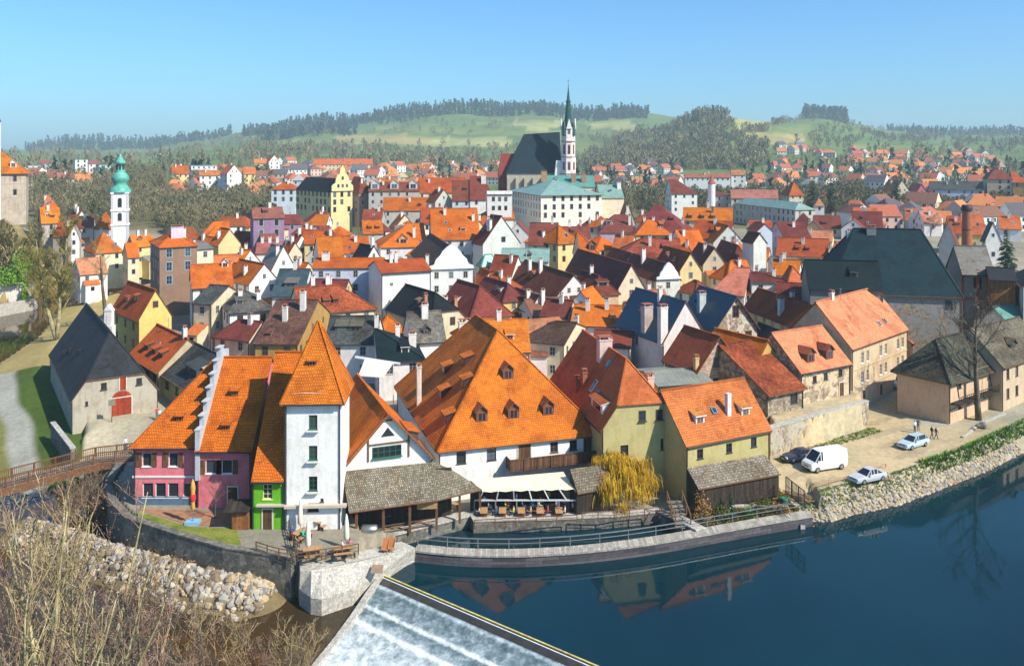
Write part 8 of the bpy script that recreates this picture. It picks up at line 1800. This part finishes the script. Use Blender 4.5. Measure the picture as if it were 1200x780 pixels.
FAR = [
 T(n='apartment_block', l='white cubic apartment block on the plateau left of the onion tower', c0=(88,187), x1=103, Y=620, h=14, r=6, d=14, rh=0, roof='GRY', rmat='seam', wall='white', ch=0),
 T(n='apartment_block', l='low pale blue flat block beside the white cubic block', c0=(29,194), x1=55, Y=640, h=9, r=4, d=12, rh=0, roof='GRY', rmat='seam', wall='bluew', ch=0),
 T(n='apartment_block', l='pale green striped block just left of the onion tower helm', c0=(116,193), x1=131, Y=600, h=8, r=4, d=12, rh=0, roof='GRY', rmat='seam', wall=(.5,.62,.5), ch=0),
 T(n='apartment_block', l='beige block between the white cubic block and the green striped block', c0=(104,192), x1=116, Y=605, h=9, r=4, d=10, rh=2, roof='PINKR', wall='white', ch=0),
 T(n='plateau_house', l='long cream terrace with pinkish roof on the plateau edge', c0=(32,208), x1=66, Y=520, h=7, r=4, d=10, rh=3.4, roof='PINKR', wall='cream', ch=2),
 T(n='plateau_house', l='cream house with pinkish roof at the end of the plateau terrace', c0=(68,209), x1=87, Y=515, h=8, r=8, d=10, rh=3.4, roof='PINKR', wall='pwhite', ch=1),
 T(n='plateau_house', l='long house with pink roof above the low pale blue block', c0=(46,192), x1=60, Y=720, h=8, r=4, d=10, rh=3, roof='PINKR', wall='pwhite', ch=0),
 T(n='plateau_house', l='orange roofed cream house on the wooded edge', c0=(202,204), x1=221, Y=520, h=6, r=6, d=10, rh=5, roof='OR', wall='yel2', ch=1),
 T(n='plateau_house', l='white house with white gable left of the pale clinic', c0=(206,199), x1=218, Y=560, h=6, r=20, ax='y', d=10, rh=4, roof='PINKR', wall='white', ch=0),
 T(n='clinic', l='white and teal flat clinic on the plateau', c0=(224,194), x1=254, Y=560, h=12, r=4, d=14, rh=0, roof='TEAL', rmat='seam', wall='white', ch=0),
 T(n='plateau_house', l='long house with orange roof below the clinic', c0=(234,206), x1=258, Y=500, h=7, r=6, d=9, rh=3, roof='SAO', wall='white', ch=1),
 T(n='plateau_house', l='white gabled house with blue shaded side below the clinic', c0=(266,204), x1=283, x3=258, Y=490, h=8, r=24, ax='y', rh=5, roof='SAO', wall='white', ch=1),
 T(n='plateau_house', l='pale yellow house right of the blue shaded gable', c0=(286,204), x1=300, Y=520, h=7, r=6, d=9, rh=4, roof='SAO', wall='yel2', ch=0),
 T(n='barracks', l='long pink roofed barracks on the far slope', c0=(367,193), x1=437, Y=760, h=8, r=-4, d=14, rh=5, roof='SAO', rmat='tilered', wall='cream', ch=0),
 T(n='plateau_house', l='white gabled house left of the long barracks', c0=(315,190), x1=328, Y=640, h=7, r=14, ax='y', d=14, rh=5, roof='SAO', wall='white', ch=0),
 T(n='plateau_house', l='orange roofed house far left of the long barracks', c0=(298,192), x1=313, Y=640, h=6, r=4, d=9, rh=3.6, roof='SAO', wall='cream', ch=1),
 T(n='apartment_block', l='vivid yellow block beneath the wooded hill', c0=(740,206), x1=753, Y=690, h=9, r=10, d=12, rh=0, roof='GRY', rmat='seam', wall='yellow', ch=0),
 T(n='apartment_block', l='olive yellow block left of the vivid yellow block', c0=(722,206), x1=739, Y=700, h=8, r=4, d=12, rh=0, roof='GRY', rmat='seam', wall='olive', ch=0),
 T(n='apartment_block', l='beige block right of the vivid yellow block', c0=(757,204), x1=776, Y=720, h=9, r=4, d=12, rh=0, roof='GRY', rmat='seam', wall='tan', ch=0),
 T(n='apartment_block', l='narrow beige block beyond the dark firs', c0=(794,204), x1=804, Y=720, h=9, r=30, d=12, rh=0, roof='GRY', rmat='seam', wall='cream', ch=0),
 T(n='row_house', l='long row of pale houses with brownish roofs below the hill', c0=(803,208), x1=856, Y=560, h=6, r=4, d=9, rh=2.6, roof='PINKR', wall='white', ch=2),
 T(n='row_house', l='white house with salmon roof at the end of the pale row', c0=(857,205), x1=874, Y=560, h=7, r=4, d=9, rh=3, roof='SAL', wall='white', ch=0),
 T(n='monastery', l='white monastery wing with maroon roof and orange hip left of the slim turret', c0=(787,227), x1=817, x3=780, Y=380, h=11, r=10, d=14, rh=6, hip=(0,1), roof='MAR', wall='white', ch=0),
 T(n='monastery', l='second maroon roofed monastery wing under the slim turret', c0=(829,229), x1=857, Y=385, h=9, r=2, d=14, rh=5.5, hip=(0,1), roof='MAR', wall='grey', ch=0),
 T(n='monastery', l='long maroon roof with small dormers above the school', c0=(857,232), x1=912, Y=375, h=8, r=2, d=12, rh=3.4, roof='PINKR', wall='cream', ch=0),
 T(n='hipped_villa', l='villa with striped red and cream roof among bare trees', c0=(925,229), x1=942, Y=420, h=8, r=20, ax='y', d=12, rh=6, hip=(1,1), roof='OR', wall='cream', ch=1),
 T(n='villa', l='orange villa between the twin conifers', c0=(962,231), x1=986, Y=440, h=8, r=2, d=10, rh=4, hip=(1,1), roof='SAO', wall='yellow', ch=0),
 T(n='villa', l='small house with pale salmon hip right of the school', c0=(955,241), x1=966, Y=370, h=6, r=4, d=9, rh=3, hip=(1,1), roof='SAL', wall='white', ch=0),
 T(n='villa', l='pale house with tan gabled roof above the brewery', c0=(1048,226), x1=1067, x3=1032, Y=430, h=8, r=26, ax='y', rh=6, roof='SAL', wall='cream', ch=1),
 T(n='villa', l='pink gabled house right of the tan gabled roof', c0=(1073,228), x1=1088, x3=1062, Y=430, h=7, r=14, ax='y', rh=5, roof='PINKR', wall='pink', ch=0),
 T(n='row_house', l='long pale row house below the hazy houses', c0=(1090,222), x1=1153, Y=440, h=8, r=4, d=10, rh=4, roof='DGR', wall='bluew', ch=2),
 T(n='villa', l='large brick villa with dark hipped roof at the right', c0=(1157,210), x1=1187, Y=430, h=15, r=6, d=22, rh=7, hip=(1,1), roof='MAR', wall='beige', ch=1),
 T(n='villa', l='orange wing of the large brick villa', c0=(1187,214), x1=1206, Y=425, h=14, r=6, d=20, rh=6, hip=(0,1), roof='OR', wall='ochre', ch=0),
 T(n='hill_chapel', l='white chapel on the top of the wooded hill', c0=(822,133), x1=833, Y=1400, h=6, r=8, d=10, rh=5, roof='MAR', wall='white', ch=0, win=[]),
 # behind the brewery
 T(n='yellow_house', l='yellow house with orange roof left of the brick chimney', c0=(1114,274), x1=1129, Y=262, h=8, r=10, d=10, rh=5, roof='OR', wall='yellow', ch=1),
 T(n='yellow_house', l='yellow house with salmon roof right of the brick chimney', c0=(1139,275), x1=1155, Y=262, h=8, r=10, d=10, rh=6, roof='SAO', wall='yellow', ch=1),
 T(n='white_house', l='white house with salmon roof behind the brewery ridge', c0=(1083,262), x1=1104, Y=300, h=7, r=20, d=9, rh=4, roof='SAL', wall='white', ch=1),
 T(n='white_house', l='white house with bright salmon roof left of the brick chimney behind', c0=(1062,258), x1=1081, Y=320, h=7, r=6, d=9, rh=4, roof='SAO', wall='white', ch=1),
 T(n='gabled_house', l='grey gabled house with maroon roof right of the brewery ridge', c0=(1100,288), x1=1121, x3=1090, Y=235, h=9, r=-20, ax='y', d=16, rh=6, roof='MAR', wall='grey', win=[], ch=0),
 T(n='maroon_house', l='long maroon roofed house behind the brewery ridge', c0=(998,266), x1=1034, Y=290, h=8, r=0, d=11, rh=5, roof='MAR', wall='cream', ch=2),
 T(n='tiled_house', l='salmon roofed house beyond the long maroon roof', c0=(1000,259), x1=1028, Y=320, h=7, r=0, d=11, rh=4.6, roof='SAO', wall='white', ch=1),
 T(n='white_house', l='white house with salmon roof at the right edge', c0=(1172,268), x1=1197, Y=290, h=8, r=6, d=10, rh=4, roof='SAO', wall='white', ch=1),
 T(n='grey_roofed_house', l='white house with slate grey roof right of the yellow houses', c0=(1155,283), x1=1173, x3=1150, Y=245, h=8, r=20, ax='y', d=10, rh=5, roof='BG', wall='white', ch=1),
]
for q in FAR:
    q = dict(q); n = q.pop('n'); l = q.pop('l'); local(q, l); TH[l] = house(n, l, q.pop('c0'), **q)
def mast():
    Y = 1400; p = P(848, 140, Y); t = thing('radio_mast', 'thin radio mast on the wooded hill beside the chapel', 'mast', (p.x, Y, landz(p.x, Y))); z = CAMZ+(PYH-121)*Y/FPX-landz(p.x, Y); b = MB(); b.tube([(0, 0, -1), (0, 0, z)], [.7, .3], 6); b.build('pole', M['steel'], t)
mast()
p = P(834, 221, 383); t = thing('turret', 'slim monastery turret with maroon pointed cap', 'turret', (p.x, p.y, p.z-8)); b = MB(); b.lathe([(1.6, 0), (1.6, 10.2)], n=8); b.build('shaft', M['plaster'], t, color=WC['white']); b = MB(); b.lathe([(1.9, 10.2), (1.0, 12), (.2, 13.8), (0, 14.3)], n=8); b.build('cap', M['tilered'], t, color=RC['PINKR'])
recess_windows()
